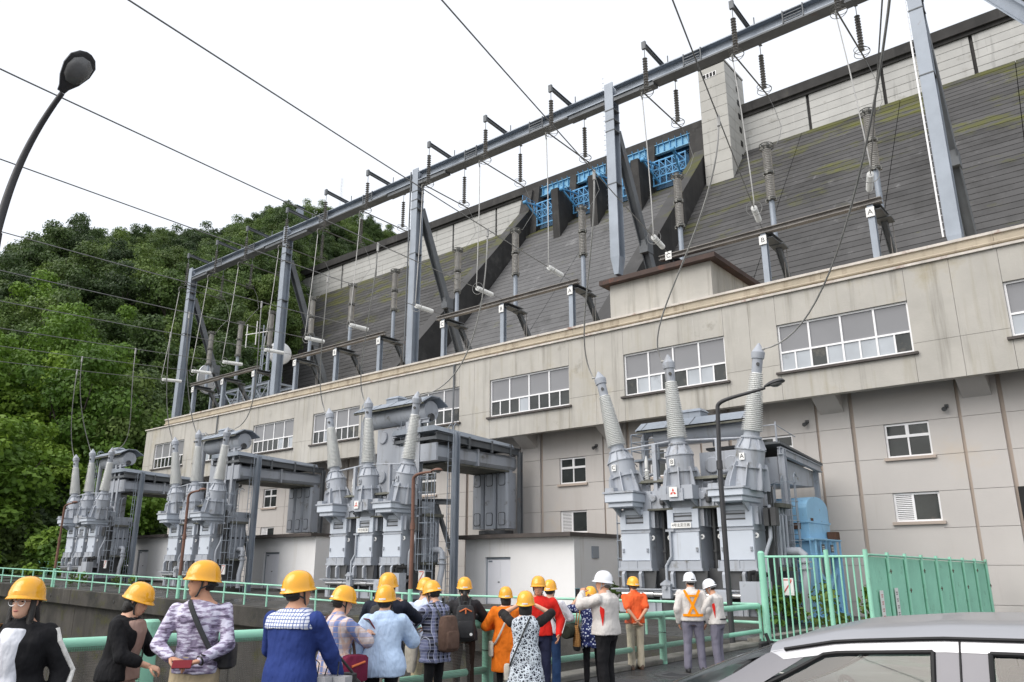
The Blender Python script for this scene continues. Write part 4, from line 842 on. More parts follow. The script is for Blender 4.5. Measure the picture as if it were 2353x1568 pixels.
    mb = MB(); mb.box(2.0, 2.85, -.5, -.1, .55, 1.3); B(mb, 'control_cabinet', m_tr)
    mb = MB(); mb.tube([(2.2, -.2, 1.3), (2.25, -.25, 1.55), (2.5, .1, 1.6)], .07, 8); mb.tube([(2.4, -.2, 1.3), (2.45, -.25, 1.5), (2.65, .1, 1.5)], .07, 8); B(mb, 'cable', m_black)
    mb = MB(); mb.box(1.1, 1.55, -.32, -.1, .62, 1.0); mb.box(-.75, -.45, -.3, -.1, .75, 1.15); mb.prism([(-.78, -.34, 1.15), (-.42, -.34, 1.15), (-.42, -.34, 1.2), (-.6, -.34, 1.32), (-.78, -.34, 1.2)], (0, 0, 0), (0, .26, 0)); mb.cyl((-.6, -.34, 1.08), (-.6, -.38, 1.08), .06, n=12); B(mb, 'valve_box', m_tr)
    mb = MB(); mb.tube([(2.65, 1.5, 2.2), (3.2, 1.5, 2.2), (3.32, 1.5, 2.1), (3.35, 1.5, 1.5), (3.3, 1.4, .9), (3.3, 1.4, .2)], .13, 10); [mb.cyl((3.34, 1.5, z), (3.34, 1.5, z + .05), .2, n=12) for z in (1.85, 1.65)]; B(mb, 'outlet_pipe', m_tr, None, True)
    mb = MB(); mb.box(2.9, 3.25, .55, .6, .9, 1.4); pl = B(mb, 'warning_plate', m_plate); mb = MB(); mb.bar((2.95, .54, .98), (3.2, .54, 1.32), .03, .004, (0, 1, 0)); mb.box(2.94, 3.21, .545, .549, 1.33, 1.36); mb.build('red_mark', m_red, pl)
    t.location = loc; t.scale = (sx, 1, sz)
    return t
T4 = transformer((-12.34, 24.0, .1), 'grey main transformer with white lettered plates and three tilted bushings by the picket fence', 4, v4=True)
T3 = transformer((-27.62, 23.5, .25), 'grey main transformer with red emblem and high conservator beside the long shed', 3, 1.0, 1.035)
T2 = transformer((-42.5, 23.5, .55), 'grey main transformer with high conservator standing between two white sheds', 2, .93, 1.01)
T1 = transformer((-56.3, 23.5, .88), 'grey main transformer with high conservator at the hill end of the yard', 1, .9, .99)
def tip(T, ph_): p = T['tip' + ph_]; return Vector((T.location.x + p[0] * T.scale[0], T.location.y + p[1], T.location.z + p[2] * T.scale[2]))

# bus ducts from the transformers to the powerhouse wall
def bus_duct(cx, lbl, gz, dz=0):
    d = thing('bus_duct', (cx, 27.5, gz), lbl, 'duct')
    z0, z1 = 6.4 + dz, 7.1 + dz
    for a, b in ((24.7, 27.4), (27.5, 30.35)):
        mb = MB(); n = 10; rings = []
        prof = [(-1.2, z0 + .15), (-1.05, z0), (1.05, z0), (1.2, z0 + .15), (1.2, z1 - .15), (1.05, z1), (-1.05, z1), (-1.2, z1 - .15)]
        mb.loft([[(cx + x, a, z) for x, z in prof], [(cx + x, b, z) for x, z in prof]]); mb.build('duct_casing', m_tr, d)
    prof = [(-1.26, z0 - .04), (1.26, z0 - .04), (1.26, z1 + .04), (-1.26, z1 + .04)]
    for a in (24.62, 27.39): mb = MB(); mb.loft([[(cx + x, a, z) for x, z in prof], [(cx + x, a + .12, z) for x, z in prof]]); mb.build('duct_flange', m_tr, d)
    mb = MB(); mb.box(cx - 1.1, cx + 1.1, 25.4, 29.9, z0 - .1, z0 - .02); mb.build('dirt_tray', m_moss, d)
    mb = MB(); mb.hexa([(cx - 1.45, 24.4, z1 + .55), (cx + 1.45, 24.4, z1 + .55), (cx + 1.45, 29.9, z1 + .3), (cx - 1.45, 29.9, z1 + .3), (cx - 1.3, 24.4, z1 + .78), (cx + 1.3, 24.4, z1 + .78), (cx + 1.3, 29.9, z1 + .53), (cx - 1.3, 29.9, z1 + .53)]); mb.build('duct_roof', m_steel, d)
    mb = MB(); [mb.hbeam((cx + s * 1.35, 24.5, z1 + .32), (cx + s * 1.35, 30.4, z1 + .2), .2, .32, .03) for s in (-1, 1)]; [mb.bar((cx - 1.35, y, z1 + .25), (cx + 1.35, y, z1 + .25), .14) for y in (24.6, 26.2, 28, 29.8)]; [mb.bar((cx + 1.42, y, z1 - .05), (cx + 1.42, y, z1 + .5), .1) for y in (26.6, 28.2, 29.6)]; mb.build('roof_beam', m_steeld, d)
    for i, x in enumerate((-.8, 0, .8)):
        mb = MB(); w2 = .31; prof = [(-w2, 29.72), (w2 - .1, 29.72), (w2, 29.82), (w2, 30.4), (-w2, 30.4)]
        mb.loft([[(cx + x + a, y, 3.62 + dz) for a, y in prof], [(cx + x + a, y, z0 - .12) for a, y in prof]]); vd = mb.build('riser_duct', m_tr, d)
        mb = MB(); mb.cyl((cx + x, 30.05, z0 - .12), (cx + x, 30.05, z0 + .02), .3, n=16); mb.build('collar', m_tr, vd)
        for z in (3.8 + dz, 5.7 + dz):
            mb = MB(); q = [(cx + x + a, 29.72, z + b) for a, b in ((-.2, .06), (-.14, 0), (.1, 0), (.16, .06), (.16, .5), (.1, .56), (-.14, .56), (-.2, .5))]; mb.prism(q, (0, -.025, 0), (0, .0, 0)); [mb.cyl((cx + x + a, 29.7, z + b), (cx + x + a, 29.67, z + b), .02, n=6) for a, b in ((-.17, .05), (.13, .05), (-.17, .5), (.13, .5), (-.17, .28), (.13, .28))]; mb.build('hatch', m_tr, vd)
            mb = MB(); mb.prism([(cx + x + a * 1.22 + .004, 29.72, z + .28 + (b - .28) * 1.12) for a, b in ((-.2, .06), (-.14, 0), (.1, 0), (.16, .06), (.16, .5), (.1, .56), (-.14, .56), (-.2, .5))], (0, -.008, 0), (0, 0, 0)); mb.build('gasket', m_trd, vd)
    mb = MB(); mb.lathe([(.5, 0), (.85, .12), (.85, .3)], (cx + .1, 30.1, 3.24 + dz), n=20); mb.build('cable_pot', m_trd, d)
    mb = MB(); mb.hbeam((cx + 1.45, 25.7, gz), (cx + 1.45, 25.7, z1 + .6), .26, .26, .03); mb.build('post', m_steel, d)
    mb = MB(); mb.hbeam((cx + 1.45, 30.3, 3.3 + dz), (cx + 1.45, 30.3, z1 + .2), .2, .2, .03); mb.hbeam((cx + 1.45, 25.7, 4.6), (cx - .6, 25.5, 4.7), .2, .25, .03); mb.bar((cx + 1.4, 25.7, 2.2), (cx + .4, 25.6, 4.5), .16); mb.build('brace', m_steeld, d)
    mb = MB(); ladder(mb, cx + 1.5, 25.3, gz, 7.0, .3, cage=False); mb.build('ladder', m_steel, d)
    return d
bus_duct(-25.7, 'grey bus duct with three vertical risers joining the red emblemed transformer to the powerhouse', .2)
bus_duct(-41.2, 'grey bus duct joining the transformer between two sheds to the powerhouse', .5, .25)
bus_duct(-54.9, 'grey bus duct joining the farthest transformer to the powerhouse', .8, .35)
d4 = thing('bus_duct', (-11, 28, .1), 'short grey bus duct above the blue hoist', 'duct')
mb = MB(); mb.hexa([(-12.2, 26.5, 4.55), (-9.95, 26.5, 4.55), (-9.95, 30.2, 4.7), (-12.2, 30.2, 4.7), (-12.2, 26.5, 5.45), (-9.95, 26.5, 5.45), (-9.95, 30.2, 5.25), (-12.2, 30.2, 5.25)]); mb.build('duct_casing', m_tr, d4)
mb = MB(); mb.hexa([(-12.4, 26.2, 5.85), (-9.7, 26.2, 5.85), (-9.7, 30.4, 5.5), (-12.4, 30.4, 5.5), (-12.4, 26.2, 5.93), (-9.7, 26.2, 5.93), (-9.7, 30.4, 5.58), (-12.4, 30.4, 5.58)]); mb.build('duct_roof', m_steeld, d4)
mb = MB(); mb.hbeam((-9.78, 26.3, 5.62), (-9.78, 30.3, 5.36), .16, .26, .03); mb.hbeam((-9.78, 26.5, .1), (-9.78, 26.5, 5.7), .22, .22, .03); mb.hbeam((-9.9, 30.1, .1), (-9.9, 30.1, 5.4), .16, .16, .03); mb.build('frame', m_tr, d4)
mb = MB(); mb.cyl((-12.0, 26.0, 5.93), (-12.0, 26.0, 6.6), .03, n=6); mb.tube([(-12.2, 26.2, 6.5), (-9.8, 26.2, 6.5), (-9.8, 28, 6.3)], .02, 5); mb.cyl((-9.8, 26.2, 5.9), (-9.8, 26.2, 6.6), .03, n=6); mb.build('guard_rail', m_tr, d4)
# blue hoist machine beside transformer 4
bm_ = thing('blue_hoist', (-9.4, 28, .1), 'rusting light blue hoist machine with arched hood on a portal frame', 'machine')
y0 = at(1851, 1150, 'x', -9.35).y; y1 = at(1899, 1150, 'x', -9.35).y; XF = -9.35
yc = (y0 + y1) / 2; hw = (y1 - y0) / 2; mb = MB()
arc = [(yc + hw * math.cos(math.pi * k / 10), 3.75 + .42 * math.sin(math.pi * k / 10)) for k in range(11)]
mb.prism([(0, y, z) for y, z in arc] + [(0, y0, 3.3), (0, y1, 3.3)][::1], (-10.9, 0, 0), (XF, 0, 0)); mb.build('hood', m_blue, bm_)
mb = MB(); mb.box(-10.8, XF + .02, y0 + .02, y1 - .02, 2.75, 3.28); mb.build('gear_case', m_blue, bm_)
mb = MB(); mb.box(-10.85, XF + .05, y0 - .03, y1 + .03, 3.26, 3.32); mb.box(-10.85, XF + .05, y0 - .03, y1 + .03, 2.72, 2.78); mb.build('case_flange', m_blue, bm_)
mb = MB(); mb.box(XF - .03, XF + .012, y0 + .3, y0 + .55, 3.32, 3.42); mb.box(-10.1, -9.6, y0 - .03, y0 + .1, 3.05, 3.25); mb.box(XF - .03, XF + .012, y1 - .6, y1 - .45, 2.85, 3.15); mb.build('rust_hole', m_rust, bm_)
ya, yb = y0 - .45, at(1928, 1250, 'x', -9.1).y
for x, y in ((-9.2, ya + .16), (-9.2, yb - .16), (-10.6, ya + .16), (-10.6, yb - .16)): mb = MB(); mb.hbeam((x, y, .1), (x, y, 2.2), .32, .32, .03); mb.build('leg', m_blue, bm_)
mb = MB(); [mb.hbeam((x, ya, 2.42), (x, yb, 2.42), .3, .55, .03) for x in (-9.2, -10.6)]; [mb.hbeam((-10.6, y, 2.42), (-9.2, y, 2.42), .3, .5, .03) for y in (ya + .2, yb - .2)]; [mb.box(-9.08, -9.03, y, y + .05, 2.15, 2.68) for y in [ya + .1 + k * (yb - ya - .2) / 5 for k in range(6)]]; mb.box(-9.4, -9.0, ya, yb, 2.69, 2.73); mb.build('portal_girder', m_blue, bm_)
mb = MB(); mb.bar((-9.2, ya + .2, .3), (-9.2, yb - .2, 1.8), .14); mb.bar((-9.2, ya + .2, 1.9), (-9.2, yb - .2, .4), .14); mb.box(-10.5, -9.3, ya + .4, yb - .5, .4, 1.3); mb.box(-10.7, -9.0, ya - .1, yb + .1, .1, .3); mb.build('winch_frame', m_blue, bm_)
for k, c in ((.28, m_trd), (.62, m_trd)):
    mb = MB(); yy = ya + (yb - ya) * k; mb.box(-9.04, -9.02, yy - .14, yy + .14, 2.3, 2.55); pl = mb.build('sign_plate', c, bm_)
    mb = MB(); [mb.box(-9.018, -9.014, yy - .1, yy + .1, 2.35 + .055 * q, 2.37 + .055 * q) for q in range(3)]; mb.build('print_line', m_plate, pl)
mb = MB(); mb.box(-9.3, -9.0, yb - .55, yb - .15, 2.74, 3.0); mb.build('bracket_block', m_rust, bm_)
mb = MB(); ladder(mb, -9.6, ya - .35, .2, 3.8, .4); mb.build('caged_ladder', m_steel, bm_)

# ================================================================ roof gantry, insulators, lines
def proj_u(P):
    q = Vector(P) - Vector((0, 0, HCAM)); fw = _F * math.cos(PITCH) + _U * math.sin(PITCH); return 1176.5 + 1800 * q.dot(_R) / q.dot(fw)
GY = 31.0; GX = [-60.1, -46.7, -33.0, -18.62, -4.22, 10.2]; GZ = 25.95
ga = thing('line_gantry', (-25, GY, 12.6), 'long blue grey steel line gantry with raking legs standing on the powerhouse roof', 'gantry')
for i, gx in enumerate(GX):
    zb = 15.5 if i == 3 else 12.6
    mb = MB(); mb.hbeam((gx, GY, zb + .9), (gx, GY, GZ + .15), .5, .56, .05, (0, 1, 0)); mb.build('post', m_steel, ga)
    mb = MB(); mb.hexa([(gx - .12, GY - .2, zb), (gx + .12, GY - .2, zb), (gx + .12, GY + .2, zb), (gx - .12, GY + .2, zb), (gx - .25, GY - .28, zb + .9), (gx + .25, GY - .28, zb + .9), (gx + .25, GY + .28, zb + .9), (gx - .25, GY + .28, zb + .9)]); mb.build('post_foot', m_steel, ga)
    for z in (20.3, 23.3, 23.9, 24.5):
        mb = MB(); mb.box(gx - .27, gx + .27, GY - .3, GY + .3, z, z + .05); mb.build('splice_plate', m_steeld, ga)
    zk = 12.6
    mb = MB(); mb.hbeam((gx, GY + .3, 23.5), (gx, GY + 5.2, zk), .38, .42, .04, (1, 0, 0)); mb.build('raking_leg', m_steeld, ga)
    mb = MB(); q = Vector((gx, GY + 2.9, 17.9)); mb.box(q.x - .24, q.x + .24, q.y - .3, q.y + .3, q.z - .35, q.z + .35); mb.build('leg_splice', m_steeld, ga)
    mb = MB()
    for k in range(36): mb.cyl((gx - .26, GY - .3, zb + 1.2 + k * .28), (gx - .34, GY - .3, zb + 1.2 + k * .28), .012, n=4)
    if i in (2, 4): mb.bar((gx - .34, GY - .32, zb + .9), (gx - .34, GY - .32, GZ), .06)
    mb.build('climbing_bolts', m_white if i == 4 else m_steeld, ga)
for a, b in zip(GX, GX[1:]):
    mid = [a + (b - a) * t for t in (0, .2, .5, .8, 1)]
    mb = MB(); mb.hbeam((a + .3, GY, GZ - .45), (b - .3, GY, GZ - .45), .62, .62, .05); mb.build('beam', m_steel, ga)
    mb = MB(); mb.box(a + .25, a + 2.6, GY - .24, GY + .24, GZ - .98, GZ - .77); mb.box(b - 2.6, b - .25, GY - .24, GY + .24, GZ - .98, GZ - .77); mb.box(a + 2.6, b - 2.6, GY - .33, GY + .33, GZ - .86, GZ - .77); mb.build('haunch', m_steeld, ga)
    for k in (.33, .67):
        xx = a + (b - a) * k; mb = MB(); [mb.box(xx - .45 + q * .9, xx - .4 + q * .9, GY - .36, GY - .30, GZ - .78, GZ - .12) for q in (0, 1)]; [mb.box(xx - .4, xx + .4, GY - .34, GY - .3, GZ - .7 + .16 * q, GZ - .66 + .16 * q) for q in range(4)]; mb.build('splice_grille', m_steeld, ga)
mb = MB(); mb.hbeam((GX[4] + .3, GY - .2, GZ + .3), at(2430, 78, 'y', 28.4), .45, .5, .04); mb.build('side_brace', m_steel, ga)
PXS = [-6.94, -11.31, -15.79, -21.39, -25.93, -30.37, -35.87, -40.1, -44.43, -49.37, -53.47, -57.7]
TR = [T4, T3, T2, T1]; tnames = ['the fence side transformer', 'the long shed transformer', 'the middle shed transformer', 'the hill side transformer']
WD = Vector((-0.27, 0.95, 0.13)).normalized()
# one insulator string, modelled once
def string_mesh(name, n, r, pitch, mt):
    pr = [(.02, 0)]
    for k in range(n):
        z = -k * pitch; pr += [(.03, z), (.045, z - pitch * .25), (r, z - pitch * .55), (r * .95, z - pitch * .68), (.04, z - pitch * .72), (.03, z - pitch * .98)]
    mb = MB(); mb.lathe(pr, n=14); return mb.mesh(name, mt, smooth=True)
SM = string_mesh('disc_string', 13, .125, .142, m_ins); SML = string_mesh('disc_string', 16, .125, .115, m_porc)
mb = MB(); mb.ring((0, 0, 0), (.25, .1, 1), .33, .014, 22, 5); mb.ring((0, 0, -.12), (-.2, .1, 1), .33, .014, 22, 5); mb.bar((-.3, 0, -.05), (.3, 0, -.05), .02); RG = mb.mesh('grading_ring', m_pipe)
mb = MB(); mb.cyl((0, 0, 0), (0, 0, .5), .018, n=6); HG = mb.mesh('hanger', m_steeld)
def ins_string(p, label, group):
    o = thing('suspension_insulator', p, label, 'insulator', group)
    link_mesh('hanger', HG, o, (0, 0, -.5)); link_mesh('disc_string', SM, o, (0, 0, -.5)); link_mesh('grading_ring', RG, o, (0, 0, -2.32)); return o
for gi in range(4):
    xs_ = PXS[gi * 3:gi * 3 + 3]; tn = tnames[gi]
    st = thing('switch_stand', ((xs_[0] + xs_[2]) / 2, GY, 12.6), f'rusty beamed steel stand on the roof above {tn}', 'steel stand')
    mb = MB(); mb.hbeam((xs_[2] - .5, GY - .05, 15.72), (xs_[0] + .45, GY - .05, 15.72), .3, .22, .03); mb.build('beam', m_rustb, st)
    for x, L in zip(xs_, 'ABC'):
        zb = 15.5 if -19.7 < x < -13.6 else 12.6
        if zb < 15: mb = MB(); mb.hbeam((x, GY, zb), (x, GY, 15.6), .24, .26, .03, (0, 1, 0)); mb.build('post', m_steel, st)
        mb = MB(); mb.hbeam((x + .12, GY, 15.5), (x + .12, GY + 1.3, 15.5), .5, .2, .03); mb.hexa([(x - .1, GY + .9, 15.36), (x + .5, GY + .9, 15.36), (x + .5, GY + 1.5, 15.3), (x - .1, GY + 1.5, 15.3), (x - .1, GY + .9, 15.42), (x + .5, GY + .9, 15.42), (x + .5, GY + 1.5, 15.36), (x - .1, GY + 1.5, 15.36)]); mb.build('bracket_arm', m_steeld, st)
        mb = MB(); mb.hbeam((x + .15, GY + 1.2, 15.3), (x + .15, GY + 3.2, 12.6), .22, .24, .03, (1, 0, 0)); mb.build('raking_strut', m_steeld, st)
        mb = MB(); mb.cyl((x + .25, GY + 1.5, 12.6), (x + .25, GY + 1.5, 15.4), .02, n=5); mb.cyl((x + .4, GY + 1.5, 12.6), (x + .4, GY + 1.5, 15.4), .02, n=5); mb.build('control_rod', m_rustb, st)
        zl = 15.3 if zb < 15 else 15.75
        mb = MB(); mb.box(x - .16, x + .16, GY - .2, GY - .17, zl - .22, zl + .18); pl = mb.build('letter_plate', m_plate, st)
        text_mesh('lettering', L, .30, Matrix.Translation(-wloc(st)) @ front_M(x, GY - .203, zl - .03), m_ink, pl)
        pl.matrix_parent_inverse = Matrix.Identity(4)
        # column of two stacked insulators on a pipe
        cx_, cy_ = x + .2, GY + .8
        co = thing('insulator_column', (cx_, cy_, 15.6), f'grey insulator column on a steel pipe, phase {L} above {tn}', 'insulator')
        mb = MB(); mb.cyl((cx_, cy_, 15.6), (cx_, cy_, 17.45), .12, n=14); mb.build('pipe', m_steel, co, True)
        for z in (17.5, 18.8):
            mb = MB(); mb.lathe([(.12, 0)] + [(r, .06 + .085 * k + q) for k in range(13) for r, q in ((.13, 0), (.2, .03), (.195, .045), (.13, .07))] + [(.12, 1.2)], (cx_, cy_, z), n=16); mb.build('insulator_stack', m_insl, co, True)
            mb = MB(); mb.lathe([(.18, -.06), (.23, -.04), (.23, .03), (.16, .05)], (cx_, cy_, z), n=14); [mb.box(cx_ + .2 * math.cos(a) - .05, cx_ + .2 * math.cos(a) + .05, cy_ + .2 * math.sin(a) - .05, cy_ + .2 * math.sin(a) + .05, z - .1, z + .06) for a in (0, 1.57, 3.14, 4.71)]; mb.build('flange', m_pipe, co)
        mb = MB(); mb.ring((cx_, cy_, 20.05), (0, 0, 1), .3, .022, 18, 5); mb.ring((cx_, cy_, 20.2), (0, 0, 1), .3, .022, 18, 5); mb.cyl((cx_, cy_, 20.0), (cx_, cy_, 20.25), .15, n=12); [mb.bar((cx_ - .3 * math.cos(a), cy_ - .3 * math.sin(a), 20.12), (cx_ + .3 * math.cos(a), cy_ + .3 * math.sin(a), 20.12), .03, .12) for a in (0, 1.05, 2.1)]; mb.build('head_ring', m_pipe, co)
        # gantry cross arm, strings and bus pipe
        ax = x + .25
        mb = MB(); mb.hbeam((ax, GY + 1.35, GZ - .12), (ax, GY - 1.95, GZ + .12), .14, .2, .02); mb.box(ax - .1, ax + .1, GY - 2.0, GY - 1.88, GZ - .15, GZ + .25); mb.cyl((ax + .25, GY, GZ - .1), (ax + .25, GY, GZ + .45), .03, n=5); mb.build('cross_arm', m_steeld, ga)
        ins_string((ax, GY - 1.9, GZ - .1), 'grey disc insulator string under the outer tip of a gantry arm', 'outer suspension strings of the gantry')
        ins_string((ax, GY + 1.2, GZ - .25), 'grey disc insulator string under the inner side of the gantry beam', 'inner suspension strings of the gantry')
        zr = GZ - 2.72
        mb = MB(); mb.tube([(ax, GY - 2.35, zr - .42), (ax, GY - 2.42, zr - .2), (ax, GY - 2.38, zr - .06), (ax, GY - 2.25, zr + .02), (ax, GY - 2.0, zr + .02), (ax, GY + 1.6, zr - .06)], .035, 8); mb.ring((ax, GY - 2.27, zr - .1), (1, 0, 0), .09, .012, 12, 5)
        tag(mb.build('bus_pipe', m_pipe, None, True), f'thin bus pipe hung below the gantry, phase {L} above {tn}', 'bus pipe')
        # line, tension insulator, jumpers and dropper
        anc = Vector((x, GY - .15, 15.85)); i0 = anc - WD * 1.25; i1 = anc - WD * 3.15
        ti = thing('tension_insulator', i0, f'white tension insulator of the line to phase {L} above {tn}', 'insulator')
        s_ = link_mesh('disc_string', SML, ti); s_.rotation_mode = 'QUATERNION'; s_.rotation_quaternion = Vector((0, 0, -1)).rotation_difference(-WD)
        mb = MB(); mb.ring(i1 + WD * .15, WD, .3, .014, 20, 5); mb.build('grading_ring', m_wire, ti)
        mb = MB(); mb.tube([anc, i0], .012, 5); mb.build('anchor_rod', m_pipe, ti)
        pts = [i1 - WD * s + Vector((0, 0, .00045 * s * s)) for s in (0, 2, 5, 10, 16, 24, 34, 46, 60, 80)]
        mb = MB(); mb.tube(pts, .019, 6); tag(mb.build('power_line', m_wire, None, True), f'overhead line running to phase {L} above {tn}', 'power line')
        e = Vector((ax, GY - 2.35, zr - .42)); mb = MB(); m1 = (e + i1) / 2
        mb.tube([e, e.lerp(i1, .33) + Vector((.08, -.05, -.25)), e.lerp(i1, .7) + Vector((.12, -.12, -.5)), e.lerp(i1, .93) + Vector((.1, -.12, -.32)), i1 + Vector((0, 0, .03))], .024, 6); tag(mb.build('jumper_cable', m_wirel, None, True), f'pale jumper from bus pipe to line, phase {L} above {tn}', 'cable')
        e2 = Vector((ax, GY + 1.6, zr - .06)); ct = Vector((cx_, cy_, 20.25)); mb = MB()
        mb.tube([e2, e2 + Vector((.15, .25, -.6)), e2 + Vector((.35, .35, -1.6)), ct + Vector((.55, .35, .35)), ct + Vector((.4, .15, -.1)), ct + Vector((.15, 0, -.05))], .013, 6); tag(mb.build('jumper_cable', m_wire, None, True), f'thin looped cable down to the insulator column, phase {L} above {tn}', 'cable')
CLAMP = {0: (2057, 1650, 1365), 1: (1120, 868, 753), 2: (600, 435, 394), 3: (313, 190, 178)}
def bez(p0, p1, p2, p3, n=18): return [p0 * (1 - t) ** 3 + p1 * 3 * t * (1 - t) ** 2 + p2 * 3 * t * t * (1 - t) + p3 * t ** 3 for t in [k / n for k in range(n + 1)]]
for gi in range(4):
    for j, L in enumerate('ABC'):
        x = PXS[gi * 3 + j]; anc = Vector((x, GY - .15, 15.85)) - WD * 3.15
        best = min([s * .1 for s in range(5, 240)], key=lambda s: abs(proj_u(anc - WD * s + Vector((0, 0, .00045 * s * s))) - CLAMP[gi][j]))
        pc = anc - WD * best + Vector((0, 0, .00045 * best * best)); tp = tip(TR[gi], L); h = pc.z - tp.z
        side = Vector((.5, -.1, 0)) if L == 'A' else Vector((-.45, -.1, 0))
        tp2 = tp + Vector((.12 if L == 'A' else -.2, -.02, -.22)); mb = MB()
        mb.tube([pc + Vector((0, 0, .05)), pc + Vector((0, 0, -.3))], .05, 6)
        if L == 'A': pts = bez(pc, pc + Vector((0, 0, -h * .75)), tp2 + Vector((2.2, .5, .15)), tp2, 24)
        else: pts = bez(pc, pc + Vector((0, 0, -h * .6)), tp2 + side * 1.8 + Vector((0, 0, h * .28)), tp2, 24)
        mb.tube(pts, .026, 6); mb.cyl(tp2 + side * .12, tp2 - side * .12, .04, n=6)
        tag(mb.build('dropper_cable', m_wirel, None, True), f'pale dropper cable from the line to bushing {L} of {tnames[gi]}', 'cable')
# microwave dishes and their lattice platform
def dish(c, nrm, R, lbl):
    o = thing('microwave_dish', c, lbl, 'dish'); mb = MB(); n_ = Vector(nrm).normalized()
    mb.lathe([(0, -.02), (R * .55, .05), (R * .85, .16), (R, .26), (R, .42), (R * .9, .52), (R * .6, .62), (R * .3, .66), (0, .67)], c, n_, 28, False); mb.build('drum', m_dish, o, True)
    mb = MB(); mb.ring(Vector(c) + n_ * .26, n_, R * 1.01, .03, 28, 5); [mb.bar(Vector(c) - n_ * .5, Vector(c) + n_ * .1 + v, .05) for v in (Vector((0, .4, .5)), Vector((0, -.4, .5)), Vector((0, .4, -.5)), Vector((0, -.4, -.5)))]; mb.build('back_frame', m_steel, o)
    return o
c1 = at(483, 872, 'y', 34.5); dish(c1, (-1, -.45, .05), 1.25, 'large round microwave dish behind the steel stand at the roof end')
c2 = at(640, 815, 'y', 36.0); dish(c2, (1, -.35, .1), .95, 'round white microwave dish behind the gantry post beside the dam face')
lf = thing('lattice_platform', ((c1.x + c2.x) / 2, 35.5, 12.6), 'steel lattice platform carrying the microwave dishes on the roof', 'platform')
x0, x1 = c1.x + .3, c2.x + 1.2
for i in range(5):
    xx = x0 + (x1 - x0) * i / 4
    for y in (34.6, 37.0):
        mb = MB(); mb.hbeam((xx, y, 12.6), (xx, y, 16.0), .18, .18, .02, (0, 1, 0)); mb.build('leg', m_steel, lf)
mb = MB()
for y in (34.6, 37.0):
    for z in (13.6, 15.9): mb.hbeam((x0 - .2, y, z), (x1 + .2, y, z), .16, .22, .02)
    for i in range(4): a = x0 + (x1 - x0) * i / 4; b = x0 + (x1 - x0) * (i + 1) / 4; mb.bar((a, y, 13.6), (b, y, 15.9), .07); mb.bar((b, y, 13.6), (a, y, 15.9), .07)
for i in range(5): xx = x0 + (x1 - x0) * i / 4; mb.bar((xx, 34.6, 15.9), (xx, 37, 15.9), .14); mb.bar((xx, 34.6, 13.6), (xx, 37, 15.8), .06)
mb.build('truss', m_steel, lf)
mb = MB(); [mb.cyl((c2.x - .6 + q * .25, 34.8, 12.6), (c2.x - .6 + q * .25, 34.8, 21.0 - q), .05, n=8) for q in (0, 1)]; mb.build('mast', m_steel, lf)
mb = MB()
for k in range(8): a = math.pi * 2 * k / 8; mb.bar(Vector((c2.x - .45, 34.9, c2.z)), Vector((c2.x - .45, 34.9 + .5 * math.cos(a), c2.z + .5 * math.sin(a))), .04)
for z in range(6): mb.bar((c2.x - .6, 34.8, 13.5 + z), (c2.x - .1, 35.4, 14.2 + z), .05)
mb.build('antenna_mount', m_steel, lf)
mb = MB(); mb.box(c1.x + 2.6, c1.x + 4.6, 35, 36.6, 12.6, 15.2); mb.box(c1.x + 2.5, c1.x + 4.7, 34.9, 36.7, 15.2, 15.3); tag(mb.build('equipment_cabin', m_steel), 'small grey equipment cabin inside the lattice platform on the roof', 'cabin')
ya_ = thing('yagi_antenna', (c2.x - 1.6, 34.2, 17), 'thin pale yagi antenna beside the insulator columns on the roof', 'antenna')
p = at(588, 765, 'y', 34); mb = MB(); mb.bar(p + Vector((-1.5, 0, .1)), p + Vector((1.2, .4, .0)), .06); mb.build('boom', m_plate, ya_)
mb = MB(); [mb.cyl(p + Vector((q, .05, -1.0)), p + Vector((q, .05, 1.0)), .045, n=6) for q in (-1.4, .0)]; mb.build('element', m_plate, ya_)

# ================================================================ railings, fences, lamps, weeds
fr = thing('yard_railing', (-35, 19.45, .1), 'long seafoam green two rail railing along the transformer yard edge', 'railing')
RX = [-8.1 - 1.58 * k for k in range(41)]
RH = .84
for i, x in enumerate(RX):
    big = i % 10 == 7; mb = MB(); mb.cyl((x, 19.45, yz(x)), (x, 19.45, yz(x) + RH + (.02 if not big else .05)), .038 if not big else .07, n=10); mb.build('post', m_greenw, fr, True)
    if i + 1 < len(RX):
        b = RX[i + 1]
        for h in (RH, RH * .5): mb = MB(); mb.cyl((x, 19.45, yz(x) + h), (b, 19.45, yz(b) + h), .036, n=10, caps=False); mb.build('rail', m_greenw, fr, True)
fr2 = thing('end_railing', (-68, 27, .9), 'green two rail railing at the far end of the yard beside the bright shrubs', 'railing')
for k in range(8):
    x = -61.5 - 1.7 * k; zb = yz(max(x, -72)); mb = MB(); mb.cyl((x, 27.0, zb), (x, 27.0, zb + 1.05), .04, n=8); mb.build('post', m_greenw, fr2)
    if k < 7:
        for h in (1.03, .55): mb = MB(); mb.cyl((x, 27, zb + h), (x - 1.7, 27, yz(max(x - 1.7, -72)) + h), .036, n=8, caps=False); mb.build('rail', m_greenw, fr2)
